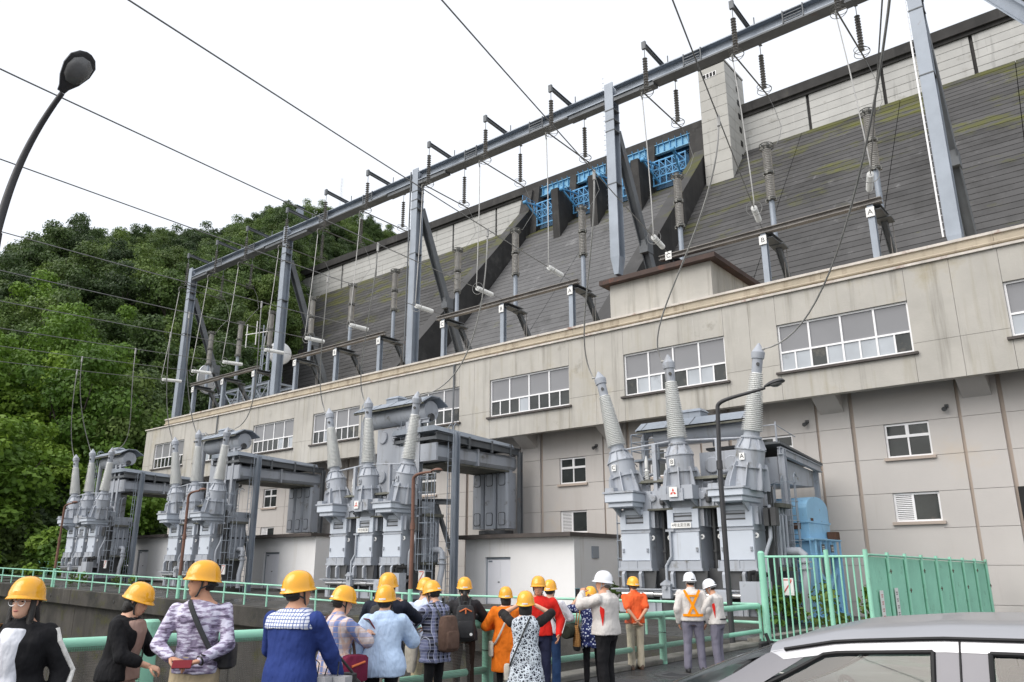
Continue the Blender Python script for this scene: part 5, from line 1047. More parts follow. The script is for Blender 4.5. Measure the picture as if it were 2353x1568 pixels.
# heavy mesh railing on the quay
nr = thing('quay_railing', (-8.1, 10, 0), 'heavy seafoam green pipe railing with wire mesh along the quay', 'railing')
QY = [-.6, 4.16, 9.35, 14.6, 19.4]
def qz(y): return interp(y, [(-1, 1.2), (4.16, 1.12), (7.1, 1.07), (10.2, 1.0), (14.5, .93), (20, .92)])
for i, y in enumerate(QY[:4]):
    mb = MB(); h = qz(y); big = i < 2
    r = .1 if i < 2 else (.085 if i == 2 else .07)
    mb.cyl((-8.1, y, 0), (-8.1, y, h + (.16 if i < 2 else .02)), r, n=20); mb.cyl((-8.1, y, h + (.16 if i < 2 else .02)), (-8.1, y, h + (.18 if i < 2 else .04)), r, r * .8, n=20); mb.build('post', m_green, nr, True)
    mb = MB(); mb.ring((-8.1, y, h * .62), (0, .1, 1), r + .006, .006, 20, 5); mb.build('tie_wire', m_black, nr)
for a, b in zip(QY, QY[1:]):
    for f, r in ((1, .062), (.36, .05)):
        n = 4
        mb = MB(); mb.tube([(-8.1, a + (b - a) * k / n, qz(a + (b - a) * k / n) * f - (.02 if f == 1 else 0)) for k in range(n + 1)], r, 14, caps=False); mb.build('rail', m_green, nr, True)
mb = MB(); y = -.6; X0 = -8.1 + .07
def wire(p, q, r=.0017):
    p = Vector(p); q = Vector(q); d = (q - p).normalized(); a = d.orthogonal().normalized() * r; b = d.cross(a).normalized() * r
    mb.add([p + a, p - a * .5 + b * .87, p - a * .5 - b * .87, q + a, q - a * .5 + b * .87, q - a * .5 - b * .87], [(0, 1, 4, 3), (1, 2, 5, 4), (2, 0, 3, 5)])
while y < 17.5: wire((X0, y, .06), (X0 + .01 * math.sin(y * 3), y, qz(y) - .04)); y += .021
for k in range(48):
    f = k / 47
    for a, b in ((-.6, 4.16), (4.16, 9.35), (9.35, 14.6), (14.6, 17.5)): wire((X0, a, .06 + (qz(a) - .1) * f), (X0, b, .06 + (qz(b) - .1) * f))
tag(mb.build('mesh', m_net, nr), kind='stuff')
# picket fence and the corrugated gate panels
CP = Vector((-7.96, 19.5, 0)); P2 = Vector((-6.54, 20.0, 0)); P3 = Vector((-5.69, 20.2, 0)); PE = Vector((-4.9, 30.4, 0))
pf = thing('picket_fence', CP, 'tall seafoam green picket fence of thin round bars at the yard corner', 'fence')
mb = MB(); mb.cyl(CP, CP + Vector((0, 0, 2.15)), .085, n=18); mb.cyl(CP + Vector((0, 0, 2.15)), CP + Vector((0, 0, 2.2)), .085, .05, n=18); mb.build('corner_post', m_green, pf, True)
for P in (P2, P3): mb = MB(); mb.cyl(P, P + Vector((0, 0, 2.22)), .055, n=14); mb.build('post', m_green, pf, True)
for A, B in ((CP, P2), (P2, P3)):
    for z, r in ((2.06, .03), (.12, .025)): mb = MB(); mb.cyl(A + Vector((0, 0, z)), B + Vector((0, 0, z)), r, n=10); mb.build('rail', m_green, pf, True)
    n = 10 if A is CP else 6
    for k in range(1, n): q = A.lerp(B, k / n); mb = MB(); mb.cyl(q + Vector((0, 0, .12)), q + Vector((0, 0, 2.05)), .021, n=8); mb.build('bar', m_green, pf, True)
gt = thing('corrugated_fence', P3, 'seafoam green corrugated sheet fence with rusty bolts behind the silver car', 'fence')
N = 8; dv = (PE - P3); L_ = dv.length; u_ = dv.normalized(); nrm = Vector((u_.y, -u_.x, 0))
def gz(t): return 2.1 - .12 * t
for k in range(N):
    A = P3 + dv * (k / N); B = P3 + dv * ((k + 1) / N); m_ = 60; mb = MB(); vs_ = []; w_ = (B - A).length
    for i in range(m_ + 1):
        q = A.lerp(B, i / m_) + nrm * (.014 * math.sin(i * math.pi / 2.5)); vs_ += [q + Vector((0, 0, .1)), q + Vector((0, 0, gz((k + i / m_) / N) - .04))]
    n0 = len(vs_); vs_ += [v + nrm * .004 for v in vs_]
    mb.add(vs_, [(2 * i, 2 * i + 2, 2 * i + 3, 2 * i + 1) for i in range(m_)] + [(n0 + 2 * i, n0 + 2 * i + 1, n0 + 2 * i + 3, n0 + 2 * i + 2) for i in range(m_)]); mb.build('sheet', m_green, gt)
    mb = MB(); q = B + nrm * .05; mb.cyl(q, q + Vector((0, 0, gz((k + 1) / N) + .08)), .045, n=10); mb.build('post', m_green, gt, True)
    mb = MB(); mb.cyl(A + nrm * .05 + Vector((0, 0, gz(k / N))), B + nrm * .05 + Vector((0, 0, gz((k + 1) / N))), .028, n=8); mb.build('rail', m_green, gt, True)
    for zz in ((1.72,) if k % 2 == 0 else (1.25,)): mb = MB(); q = B + nrm * .1; mb.bar(q - u_ * .05 + Vector((0, 0, zz)), q + u_ * .06 + Vector((0, 0, zz)), .02); mb.bar(q + Vector((0, 0, zz - .06)), q + Vector((0, 0, zz + .05)), .018); mb.build('rusty_bolt', m_rust, gt)
for t, z1_, col_ in ((.055, 1.28, m_red), (.155, 1.32, m_ink)):
    c = P3 + dv * t + nrm * .06; sg = thing('fence_sign', c + Vector((0, 0, .5)), 'narrow white warning sign with red marks on the corrugated fence' if col_ is m_red else 'narrow white warning sign with dark marks on the corrugated fence', 'sign')
    a = c - u_ * .11; b = c + u_ * .11; mb = MB(); mb.prism([a + Vector((0, 0, .45)), b + Vector((0, 0, .45)), b + Vector((0, 0, z1_)), a + Vector((0, 0, z1_))], (0, 0, 0), nrm * .01); mb.build('board', m_plate, sg)
    mb = MB()
    for k in range(5):
        zz = z1_ - .1 - k * .16; q = c + nrm * .0125
        for w0, w1, h in ((-.06, .06, 0), (-.05, .05, -.05), (-.01, .01, -.025)): mb.prism([q + u_ * w0 + Vector((0, 0, zz + h - .008)), q + u_ * w1 + Vector((0, 0, zz + h - .008)), q + u_ * w1 + Vector((0, 0, zz + h + .008)), q + u_ * w0 + Vector((0, 0, zz + h + .008))], (0, 0, 0), nrm * .001)
    mb.build('marks', col_, sg)
# street lamps
def lamp(base, top, bend, head, mt, lbl, r=.05, hs=1.0, glass=m_lampg, collar=None, low=None, sharp=.88):
    o = thing('street_lamp', base, lbl, 'street lamp'); base = Vector(base); top = Vector(top); head = Vector(head); bend = Vector(bend)
    mb = MB()
    zc = collar if collar else base.z + (top.z - base.z) * .6
    p1 = Vector((base.x, base.y, zc)); mb.cyl(base, p1, r * 1.25, r * 1.15, 12); mb.cyl(p1 - Vector((0, 0, .12)), p1 + Vector((0, 0, .1)), r * 1.5, r * 1.4, 12); mb.build('pole', mt, o, True)
    if low: mb = MB(); mb.cyl(base, base + Vector((0, 0, low)), r * 1.45, n=12); mb.build('pole_foot', m_green, o, True)
    mb = MB(); pts = [p1] + bez(p1.lerp(top, sharp), top, bend, head, 14); mb.tube(pts, r, 10, radii=[r] * 3 + [r * (1 - .35 * k / 13) for k in range(len(pts) - 3)]); mb.build('arm', mt, o, True)
    d = (head - bend).normalized(); upv = Vector((0, 0, 1)); s = d.cross(upv).normalized(); w_ = upv - d * upv.dot(d); w_.normalize()
    mb = MB(); rings = []
    for t, wd, ht in ((0, .045, .04), (.06, .06, .06), (.16, .12, .085), (.3, .165, .1), (.42, .16, .09), (.5, .10, .06), (.53, .03, .02)):
        c = head + d * t * hs; rings.append([c + s * (math.cos(a) * wd * hs) + w_ * ((math.sin(a) * ht + .03) * hs if math.sin(a) > 0 else (math.sin(a) * ht * .25 + .03) * hs) for a in [2 * math.pi * k / 16 for k in range(16)]])
    mb.loft(rings); mb.build('housing', mt, o, True)
    mb = MB(); rings = []
    for t, wd, ht in ((.14, .05, .01), (.2, .11, .05), (.3, .135, .075), (.4, .12, .06), (.46, .05, .01)):
        c = head + d * t * hs; rings.append([c + s * (math.cos(a) * wd * hs) - w_ * ((math.sin(a) * ht - .012) * hs if math.sin(a) > 0 else -.02 * hs) for a in [2 * math.pi * k / 16 for k in range(16)]])
    mb.loft(rings); mb.build('lens', glass, o, True)
    return o
lamp((-7.72, 2.10, 0), (-7.72, 2.13, 5.2), at_dist(60, 325, 8.0), at_dist(143, 214, 7.7), m_darkpole, 'tall dark street lamp rising above the quay railing near the woman in a black jacket', .036, .85, collar=4.6, sharp=.25)
lamp((-8.67, 19.05, 0), (-8.6, 19.05, 6.05), (-8.0, 19.05, 6.05), (-7.3, 19.05, 6.17), m_darkpole, 'dark street lamp in front of the transformer by the picket fence', .055, 1.0, collar=4.35)
lamp((-20.35, 19.45, .1), (-20.4, 19.45, 4.98), (-20.1, 19.45, 5.0), (-19.5, 19.45, 5.0), m_rustpole, 'rust brown street lamp on the yard railing before the transformer beside the long shed', .06, .9, collar=3.2, low=1.0)
lamp((-35.6, 19.45, .45), (-35.65, 19.45, 5.2), (-35.3, 19.45, 5.25), (-34.7, 19.45, 5.25), m_rustpole, 'rust brown street lamp on the yard railing before the transformer beside the middle shed', .06, .9, collar=3.2, low=1.0)
lamp((-49.4, 19.45, .76), (-49.4, 19.45, 5.3), (-49.0, 19.45, 5.35), (-48.4, 19.45, 5.35), m_rustpole, 'rust brown street lamp on the yard railing before the farthest transformer', .06, .9, collar=3.4, low=1.0)
# curb along the yard's end and weeds
mb = MB(); mb.box(-8.4, -8.1, 19.3, 31.3, -.2, .16); tag(mb.build('yard_curb', m_curb), kind='structure')
weed = [crown_mesh('weed_leaves', m, .5, .7, 5, 45, .075, 70 + i, .9) for i, m in enumerate((m_leafb, m_leafm))]
spots = [(-8.9, 22.6, 1.5, 'leafy weed clump behind the picket fence'), (-8.2, 24.5, 1.7, 'leafy weed clump behind the picket fence'), (-7.4, 26.5, 1.6, 'leafy weed clump behind the picket fence'), (-6.9, 25.0, 1.3, 'leafy weed clump behind the picket fence'), (-9.4, 25.5, 1.2, 'leafy weed clump behind the picket fence'),
         (-16.8, 26.5, 1.5, 'leafy weed beside the long white shed corner'), (-17.3, 25.2, 1.0, 'leafy weed beside the long white shed corner'), (-16.2, 23.9, .7, 'low weed at the foot of the transformer by the picket fence'), (-14.6, 23.2, .6, 'low weed at the foot of the transformer by the picket fence'),
         (-31.5, 22.8, .8, 'low weed at the foot of the transformer beside the long shed'), (-46.3, 22.5, .9, 'low weed at the foot of the transformer beside the middle shed'), (-47.8, 22.3, .8, 'low weed at the foot of the transformer beside the middle shed'), (-50.5, 21.5, 1.0, 'weed patch by the railing before the farthest transformer'), (-52.5, 21.8, .9, 'weed patch by the railing before the farthest transformer')]
for i, (x, y, s, lb) in enumerate(spots):
    o = thing('weed', (x, y, yz(x) if x < -8.3 else 0), lb, 'weed', lb.replace('leafy ', '').replace('low ', '') + 's'); o.scale = (s, s, s); o.rotation_euler.z = i * 1.7; link_mesh('leaves', weed[i % 2], o)
    mb = MB(); mb.tube([(0, 0, 0), (.03, .02, .3), (0, .03, .5)], .012, 5); link_mesh('stem', mb.mesh('stem', m_leafm), o)

# ================================================================ people
def cloth(name, c, pattern=None, c2=None, c3=None, rough=.85, sc=1.0):
    """fabric: object-space pattern plus soft wrinkles"""
    m = bpy.data.materials.new(name); m.use_nodes = True; T = m.node_tree; N = T.nodes; L = T.links; b = N['Principled BSDF']
    b.inputs['Roughness'].default_value = rough; b.inputs['Specular IOR Level'].default_value = .25
    tc = N.new('ShaderNodeTexCoord').outputs['Object']
    def nz(s, d=4, mp=None):
        n = N.new('ShaderNodeTexNoise'); n.inputs['Scale'].default_value = s; n.inputs['Detail'].default_value = d
        if mp: q = N.new('ShaderNodeMapping'); q.inputs['Scale'].default_value = mp; L.new(tc, q.inputs[0]); L.new(q.outputs[0], n.inputs['Vector'])
        else: L.new(tc, n.inputs['Vector'])
        return n.outputs['Fac']
    def rp(f, stops, const=False):
        r = N.new('ShaderNodeValToRGB'); e = r.color_ramp.elements; r.color_ramp.interpolation = 'CONSTANT' if const else 'LINEAR'
        while len(e) < len(stops): e.new(.5)
        for k, (p, cc) in enumerate(stops): e[k].position = p; e[k].color = (*cc, 1)
        L.new(f, r.inputs[0]); return r.outputs[0]
    def mx(f, a, b_):
        x = N.new('ShaderNodeMix'); x.data_type = 'RGBA'
        if isinstance(f, float): x.inputs['Factor'].default_value = f
        else: L.new(f, x.inputs['Factor'])
        for i, s in ((6, a), (7, b_)):
            if isinstance(s, tuple): x.inputs[i].default_value = (*s, 1)
            else: L.new(s, x.inputs[i])
        return x.outputs[2]
    def wave(axis, s, lo, hi):
        sp = N.new('ShaderNodeSeparateXYZ'); L.new(tc, sp.inputs[0]); a = N.new('ShaderNodeMath'); a.operation = 'MULTIPLY'; L.new(sp.outputs[axis], a.inputs[0]); a.inputs[1].default_value = s
        f = N.new('ShaderNodeMath'); f.operation = 'FRACT'; L.new(a.outputs[0], f.inputs[0]); return rp(f.outputs[0], [(0, (1, 1, 1)), (lo, (1, 1, 1)), (lo + .02, (0, 0, 0)), (hi, (0, 0, 0))])
    def vor(s, feat='F1'):
        v = N.new('ShaderNodeTexVoronoi'); v.inputs['Scale'].default_value = s; v.feature = feat; L.new(tc, v.inputs['Vector']); return v.outputs['Distance']
    base = rp(nz(3.5), [(.3, tuple(x * .88 for x in c)), (.7, tuple(min(1, x * 1.1) for x in c))])
    if pattern == 'plaid':
        base = mx(wave('X', 9 * sc, .4, .9), base, c2); base = mx(mx(.5, wave('Z', 9 * sc, .42, .9), (0, 0, 0)), base, c2)
        base = mx(mx(.35, wave('X', 18 * sc, .12, .9), (0, 0, 0)), base, c3); base = mx(mx(.35, wave('Z', 18 * sc, .12, .9), (0, 0, 0)), base, c3)
    elif pattern == 'check':
        a = wave('X', 38 * sc, .22, .9); d = wave('Z', 38 * sc, .22, .9); base = mx(a, base, c2); base = mx(d, base, c2)
    elif pattern == 'camo':
        n = nz(11 * sc, 5, (1, 1, 4.2)); base = rp(n, [(.0, c3), (.38, c3), (.43, c2), (.5, c2), (.54, c), (1, c)])
    elif pattern == 'floral':
        v = vor(26 * sc); base = rp(v, [(.0, c2), (.26, c2), (.36, c3), (.46, c), (1, c)])
    elif pattern == 'leafy':
        n = nz(9 * sc, 1, (1, 1, 1)); v = vor(16 * sc, 'DISTANCE_TO_EDGE'); v2 = vor(33 * sc, 'DISTANCE_TO_EDGE'); a = rp(v2, [(0, c2), (.065, c2), (.11, c), (1, c)]); base = mx(rp(v, [(0, (1, 1, 1)), (.06, (1, 1, 1)), (.1, (0, 0, 0)), (1, (0, 0, 0))]), a, c2)
    elif pattern == 'stripe':
        base = mx(wave('X', 70 * sc, .3, .9), base, c2)
    L.new(base, b.inputs['Base Color'])
    bp = N.new('ShaderNodeBump'); bp.inputs['Strength'].default_value = 1.0; bp.inputs['Distance'].default_value = .03; L.new(nz(14, 2, (1, 1, .5)), bp.inputs['Height']); L.new(bp.outputs[0], b.inputs['Normal'])
    return m
m_skin = mat('skin', srgb(214, 168, 142), .55, .06, 12, .02, coord='O'); m_skin2 = mat('tanned_skin', srgb(196, 146, 118), .55, .06, 12, .02, coord='O')
m_hair = mat('black_hair', (.012, .010, .009), .45, .3, 40, .3, 90, coord='O'); m_hairg = mat('grey_hair', (.10, .095, .09), .5, .3, 40, .3, 90, coord='O')
m_yel = mat('yellow_helmet', (.86, .40, .012), .22, .03, 3, 0, coord='O', coat=.5); m_whel = mat('white_helmet', (.80, .82, .86), .22, .02, 3, 0, coord='O', coat=.5)
vary_by_object(m_yel, .07); m_strap = mat('strap_webbing', (.035, .038, .04), .8, .1, 20, .1, coord='O'); m_strapl = mat('pale_strap', (.35, .36, .37), .8, .1, 20, .1, coord='O')
m_lips = mat('lips', srgb(176, 104, 96), .5, .05, coord='O'); m_eye = mat('eye_dark', (.012, .01, .009), .2, .05, coord='O')
m_shoe = mat('black_shoes', (.018, .018, .019), .45, .2, 10, .1, coord='O'); m_shoeb = mat('brown_shoes', (.09, .05, .03), .5, .2, 10, .1, coord='O')
m_bagblk = mat('black_nylon', (.018, .018, .02), .6, .15, 8, .3, 20, coord='O'); m_orange = mat('orange_trim', (.62, .16, .05), .7, .1, coord='O')
m_phone = mat('phone_glass', (.02, .02, .024), .12, .1, coord='O')
def cappts(mb, p, q, r0, r1, n=14):
    p = Vector(p); q = Vector(q); d = q - p; L = max(d.length, 1e-4)
    mb.lathe([(r0 * .02, -r0), (r0 * .5, -r0 * .87), (r0 * .87, -r0 * .5), (r0, 0), (r1, L), (r1 * .87, L + r1 * .5), (r1 * .5, L + r1 * .87), (r1 * .02, L + r1)], p, d, n)
def ell(c, rx, ry, n=20, e=2.3, T=lambda p: p, rot=0):
    r = []
    for i in range(n):
        a = 2 * math.pi * i / n; ca, sa = math.cos(a), math.sin(a)
        r.append(T(Vector((c[0] + rx * math.copysign(abs(ca) ** (2 / e), ca), c[1] + ry * math.copysign(abs(sa) ** (2 / e), sa), c[2]))))
    return r
def rbox(mb, c, hx, hy, hz, T=lambda p: p, e=4, taper=1.0):
    prof = [(-1, .55), (-.93, .85), (-.8, 1), (0, 1), (.75, 1 * taper), (.93, .85 * taper), (1, .5 * taper)]
    mb.loft([ell((c[0], c[1], c[2] + hz * z), hx * s, hy * s, 18, e, T) for z, s in prof])
def remesh(mb, name, mt, parent, vox=.013, extra=None, smooth=4, fold=.007):
    me = bpy.data.meshes.new(name); me.from_pydata(mb.v, [], mb.f); o = bpy.data.objects.new(name, me); col.objects.link(o)
    m = o.modifiers.new('r', 'REMESH'); m.mode = 'VOXEL'; m.voxel_size = vox
    s = o.modifiers.new('s', 'SMOOTH'); s.iterations = smooth; s.factor = .5
    dg = bpy.context.evaluated_depsgraph_get(); me2 = bpy.data.meshes.new_from_object(o.evaluated_get(dg)); bpy.data.objects.remove(o); bpy.data.meshes.remove(me)
    if extra is not None:
        bm = bmesh.new(); bm.from_mesh(me2); tmp = bpy.data.meshes.new('t'); tmp.from_pydata(extra.v, [], extra.f); bm.from_mesh(tmp); bpy.data.meshes.remove(tmp); bmesh.ops.recalc_face_normals(bm, faces=bm.faces); bm.to_mesh(me2); bm.free()
    if fold:
        n_ = len(me2.vertices); co = np.empty(n_ * 3, np.float32); me2.vertices.foreach_get('co', co); no = np.empty(n_ * 3, np.float32); me2.vertices.foreach_get('normal', no); co = co.reshape(-1, 3); no = no.reshape(-1, 3)
        rg = np.random.default_rng(len(bpy.data.meshes)); d_ = np.zeros(n_)
        for k in range(9):
            w_ = rg.normal(size=3) * np.array([13, 13, 8]) * (1 + .5 * (k > 4)); d_ += np.sin(co @ w_ + rg.uniform(0, 6.28) + 1.3 * np.sin(co @ (rg.normal(size=3) * 12)))
        co = co + no * (fold * np.tanh(d_ * .6) * (.6 + .4 * np.sin(co[:, 2] * 9 + 1)))[:, None]; me2.vertices.foreach_set('co', co.astype(np.float32).ravel()); me2.update()
    me2.name = name; me2.materials.clear(); me2.materials.append(mt); me2.polygons.foreach_set('use_smooth', [True] * len(me2.polygons))
    return link_mesh(name, me2, parent)
def ik(s, w_, pole, a=.285, b=.255):
    s = Vector(s); w_ = Vector(w_); d = w_ - s; L = min(d.length, a + b - .005); d.normalize(); w2 = s + d * L
    x = (a * a - b * b + L * L) / (2 * L); h = math.sqrt(max(0, a * a - x * x)); p = Vector(pole); p = p - d * p.dot(d); p.normalize() if p.length > 1e-4 else None
    return s + d * x + p * h, w2
def hand(mb, w_, d, pn, curl=.5, k=1.0):
    """palm, four unequal jointed fingers and a thumb rooted at the side of the palm"""
    d = Vector(d).normalized(); pn = Vector(pn); pn = (pn - d * pn.dot(d)).normalized(); s = d.cross(pn).normalized(); w_ = Vector(w_)
    mb.loft([[w_ + d * t * k + s * (math.cos(a) * wd * k) + pn * (math.sin(a) * th * k) for a in [2 * math.pi * i / 10 for i in range(10)]] for t, wd, th in ((-.02, .026, .02), (.015, .031, .018), (.05, .042, .016), (.085, .043, .014), (.098, .036, .01))])
    for off, L in ((-.032, .066), (-.011, .077), (.011, .072), (.031, .056)):
        p = w_ + d * .088 * k + s * off * k; dd = d.copy(); pts = [p]
        for j, f in enumerate((.45, .32, .26)):
            dd = (dd * math.cos(curl * (.6 + .25 * j)) + pn * math.sin(curl * (.6 + .25 * j))).normalized(); p = p + dd * L * f * k; pts.append(p)
        mb.tube(pts, .009, 8, radii=[.0095 * k, .009 * k, .008 * k, .0062 * k])
    p = w_ + d * .02 * k + s * -.03 * k; t1 = (d * .62 - s * .7 + pn * .35).normalized(); t2 = (d * .85 - s * .3 + pn * .45).normalized()
    mb.tube([p, p + t1 * .035 * k, p + t1 * .035 * k + t2 * .032 * k, p + t1 * .035 * k + t2 * .06 * k], .011, 8, radii=[.013 * k, .0115 * k, .0105 * k, .008 * k])
HANG_R = ((.25, .03, .86), (.5, -1, 0)); HANG_L = ((-.25, .03, .86), (-.5, -1, 0))
PEOPLE = {}
def person(key, label, u, vt, d, face, top, bottom, helmet=m_yel, headface=None, lean=.04, hp=.0, wide=1.0, fem=False, R=HANG_R, L=HANG_L, hair='short', hairm=m_hair, skin=m_skin, shoes=m_shoe, stance=((.1, .02), (-.1, -.02)), strap=m_strap, curl=(.5, .5), hdir=(None, None), face_detail=True, vox=.013):
    pb = at_dist(u, 1400, d); az = math.degrees(math.atan2(-pb.x, pb.y)); zt = at_dist(u, vt, d).z
    root = thing('person', (pb.x, pb.y, 0), label, 'person'); LOCAL.add(root.name); root.rotation_euler.z = rad(az + face); S = zt / 1.752; root.scale = (S, S, S)
    hy = rad((headface if headface is not None else face) - face)
    lz = .95
    def T(p, f=1.0):
        p = Vector(p); t = max(0, min(1, (p.z - .85) / .35)); a = lean * t
        q = Vector((p.x, p.y, p.z - lz)); return Vector((q.x, q.y * math.cos(a) + q.z * math.sin(a), lz + q.z * math.cos(a) - q.y * math.sin(a)))
    HB = Vector((0, .015, 1.468)); RH_ = Matrix.Rotation(hy, 4, 'Z') @ Matrix.Rotation(-hp, 4, 'X')
    def TH(p): return T(HB) + RH_ @ (Vector(p)) + Vector((0, 0, 0))
    sw = (.175 if fem else .195) * wide
    # limbs
    J = {}
    for sd, (wr, pole) in ((1, R), (-1, L)):
        sh = T((sd * sw, -.005, 1.355)); el, wt = ik(sh, T(wr) if wr[2] > .9 else Vector(wr) + (T((0, 0, 1.1)) - Vector((0, 0, 1.1))), pole); J[sd] = (sh, el, wt)
    legs = {}
    for sd, (ax_, ay_) in ((1, stance[0]), (-1, stance[1])):
        hp_ = Vector((sd * .092 * wide, 0, .9)); an = Vector((ax_, ay_, .075)); kn = (hp_ + an) / 2 + Vector((0, .03, 0)); legs[sd] = (hp_, kn, an)
    # body (skin)
    mb = MB(); w = wide
    TR_ = [(.80, .12, .09, 0), (.88, .158, .108, 0), (.97, .155, .108, 0), (1.08, .135, .098, .0), (1.2, .15, .108, .005), (1.31, .172, .112, .005), (1.365, .168, .1, 0), (1.405, .135, .085, 0), (1.435, .09, .068, 0), (1.49, .055, .057, .01)]
    if fem: TR_ = [(z, rx * (.93 if z > 1.0 else 1.02), ry * (1.0 if not 1.15 < z < 1.35 else 1.1), y + (.012 if 1.15 < z < 1.35 else 0)) for z, rx, ry, y in TR_]
    mb.loft([ell((0, y, z), rx * w, ry * (w ** 1.3), 20, 2.4, T) for z, rx, ry, y in TR_])
    hd = [(0, .026, .03, .062), (.02, .044, .05, .048), (.05, .057, .078, .022), (.09, .067, .094, .006), (.13, .072, .098, .0), (.17, .069, .093, -.004), (.2, .05, .07, -.008), (.222, .018, .03, -.01)]
    mb.loft([ell((0, y, z), rx, ry, 20, 2.1, TH) for z, rx, ry, y in hd]); cappts(mb, T((0, -.005, 1.40)), TH((0, -.012, .06)), .056, .05)
    mb.loft([ell((0, y, z), rx, ry, 10, 2, TH) for z, rx, ry, y in ((.068, .016, .012, .098), (.078, .017, .017, .102), (.1, .011, .012, .1), (.122, .008, .008, .094))])
    mb.loft([ell((0, y, z), rx, ry, 10, 2, TH) for z, rx, ry, y in ((.036, .02, .01, .088), (.046, .026, .013, .092), (.056, .02, .01, .092))])
    for s in (-1, 1): mb.loft([ell((s * .072, y, z), rx, ry, 10, 2, TH) for z, rx, ry, y in ((.065, .006, .01, -.008), (.085, .011, .02, -.012), (.115, .012, .024, -.016), (.13, .006, .014, -.014))])
    for s in (1, -1):
        sh, el, wt = J[s]; cappts(mb, sh, el, .046 * w ** .5, .038); cappts(mb, el, wt, .04, .027)
        hp_, kn, an = legs[s]; cappts(mb, hp_, kn, .072 * w, .044); cappts(mb, kn, an, .042, .03); cappts(mb, an + Vector((0, -.02, -.03)), an + Vector((0, .12, -.045)), .036, .03)
    ex = MB()
    for i, s in enumerate((1, -1)):
        sh, el, wt = J[s]; fd = (wt - el).normalized(); hdv = Vector(hdir[i]) if hdir[i] else fd; pn = Vector((-s, .25, 0)) if abs(fd.z) > .6 else Vector((-s * .5, .2, -.8 if fd.z < .5 else .3))
        hand(ex, wt + fd * .005, hdv, pn, curl[i], 1.0 if not fem else .92)
    remesh(mb, 'body', skin, root, vox, ex, 3, 0)
    # face
    if face_detail:
        for s in (-1, 1):
            e = MB(); e.loft([ell((s * .03, y, z), rx, ry, 10, 2, TH) for z, rx, ry, y in ((.106, .006, .003, .0885), (.11, .0125, .004, .0895), (.114, .006, .003, .0885))]); e.build('eye', m_eye, root)
            e = MB(); e.tube([TH((s * .014, .097, .126)), TH((s * .03, .094, .132)), TH((s * .046, .084, .127))], .0034, 6); e.build('eyebrow', hairm, root)
        e = MB(); e.loft([ell((0, y, z), rx, ry, 12, 2, TH) for z, rx, ry, y in ((.041, .01, .004, .099), (.046, .021, .006, .1), (.052, .012, .004, .1))]); e.build('lips', m_lips, root, True)
    # hair
    hb = MB(); hb.loft([ell((0, y, z), rx, ry, 20, 2.1, TH) for z, rx, ry, y in ((.035, .05, .04, -.05), (.07, .072, .07, -.035), (.11, .079, .09, -.02), (.16, .078, .098, -.008), (.205, .056, .075, -.01), (.228, .02, .03, -.01))])
    if hair == 'long':
        hb.loft([ell((0, y, z), rx, ry, 16, 2.2, TH) for z, rx, ry, y in ((.1, .08, .06, -.04), (.0, .085, .045, -.06), (-.1, .09, .035, -.075), (-.18, .06, .025, -.08))])
        for s in (-1, 1): cappts(hb, TH((s * .074, .02, .12)), TH((s * .07, .05, -.12)), .022, .026); cappts(hb, TH((s * .07, .05, -.12)), TH((s * .055, .07, -.25)), .026, .01)
    if hair == 'bob': hb.loft([ell((0, y, z), rx, ry, 16, 2.2, TH) for z, rx, ry, y in ((.12, .082, .08, -.02), (.05, .086, .07, -.03), (-.01, .082, .055, -.04), (-.03, .06, .04, -.045))])
    if hair == 'pony': cappts(hb, TH((0, -.1, .09)), TH((.0, -.13, .02)), .03, .034); cappts(hb, TH((0, -.13, .02)), TH((.01, -.14, -.16)), .034, .012)
    remesh(hb, 'hair', hairm, root, .012, None, 2, .003)
    # helmet: ribbed dome, flared brim, chin strap, sticker
    if helmet:
        wh = helmet is m_whel; he = MB(); n = 32; rings = []
        def hr(sx, sy, z, vis=0): return [TH(Vector((math.cos(a) * sx, -.004 + math.sin(a) * sy + (vis * max(0, math.sin(a)) ** 1.5), z + (.02 * math.sin(a) if z < .17 else 0) - (.006 * max(0, math.sin(a)) if vis else 0)))) for a in [2 * math.pi * i / n for i in range(n)]]
        RX, RY, HT, BZ = .114, .138, .148, .128
        rings.append(hr(RX * .86, RY * .86, BZ + .012)); rings.append(hr(RX * .95, RY * .95, BZ - .006))
        rings.append(hr(RX * 1.09, RY * 1.07, BZ - .013, .028 if wh else .012)); rings.append(hr(RX * 1.10, RY * 1.08, BZ - .008, .03 if wh else .013)); rings.append(hr(RX * 1.0, RY, BZ + .006))
        for k in range(1, 9):
            t = k / 9 * math.pi / 2; rings.append(hr(RX * math.cos(t) ** .82, RY * math.cos(t) ** .82, BZ + .006 + HT * math.sin(t) ** .95))
        rings.append(hr(.006, .006, BZ + .006 + HT)); he.loft(rings); h_ = he.build('helmet', helmet, root, True)
        st = MB(); a0 = .4
        st.loft([[TH(Vector((math.cos(a) * (RX + .003), -.004 - math.sin(a) * (RY + .003), BZ + .012 + zz - .02 * math.sin(a)))) for a in [math.pi / 2 - .32 + .64 * i / 6 for i in range(7)]] + [TH(Vector((math.cos(a) * (RX + .0), -.004 - math.sin(a) * (RY + .0), BZ + .012 + zz - .02 * math.sin(a)))) for a in [math.pi / 2 + .32 - .64 * i / 6 for i in range(7)]] for zz in (.0, .017)]); st.build('sticker', m_plate if not wh else m_bagblk, h_)
        cs = MB(); cs.tube([TH((-.085, .01, .15)), TH((-.076, .02, .07)), TH((-.05, .045, .005)), TH((0, .062, -.012)), TH((.05, .045, .005)), TH((.076, .02, .07)), TH((.085, .01, .15))], .0075, 6)
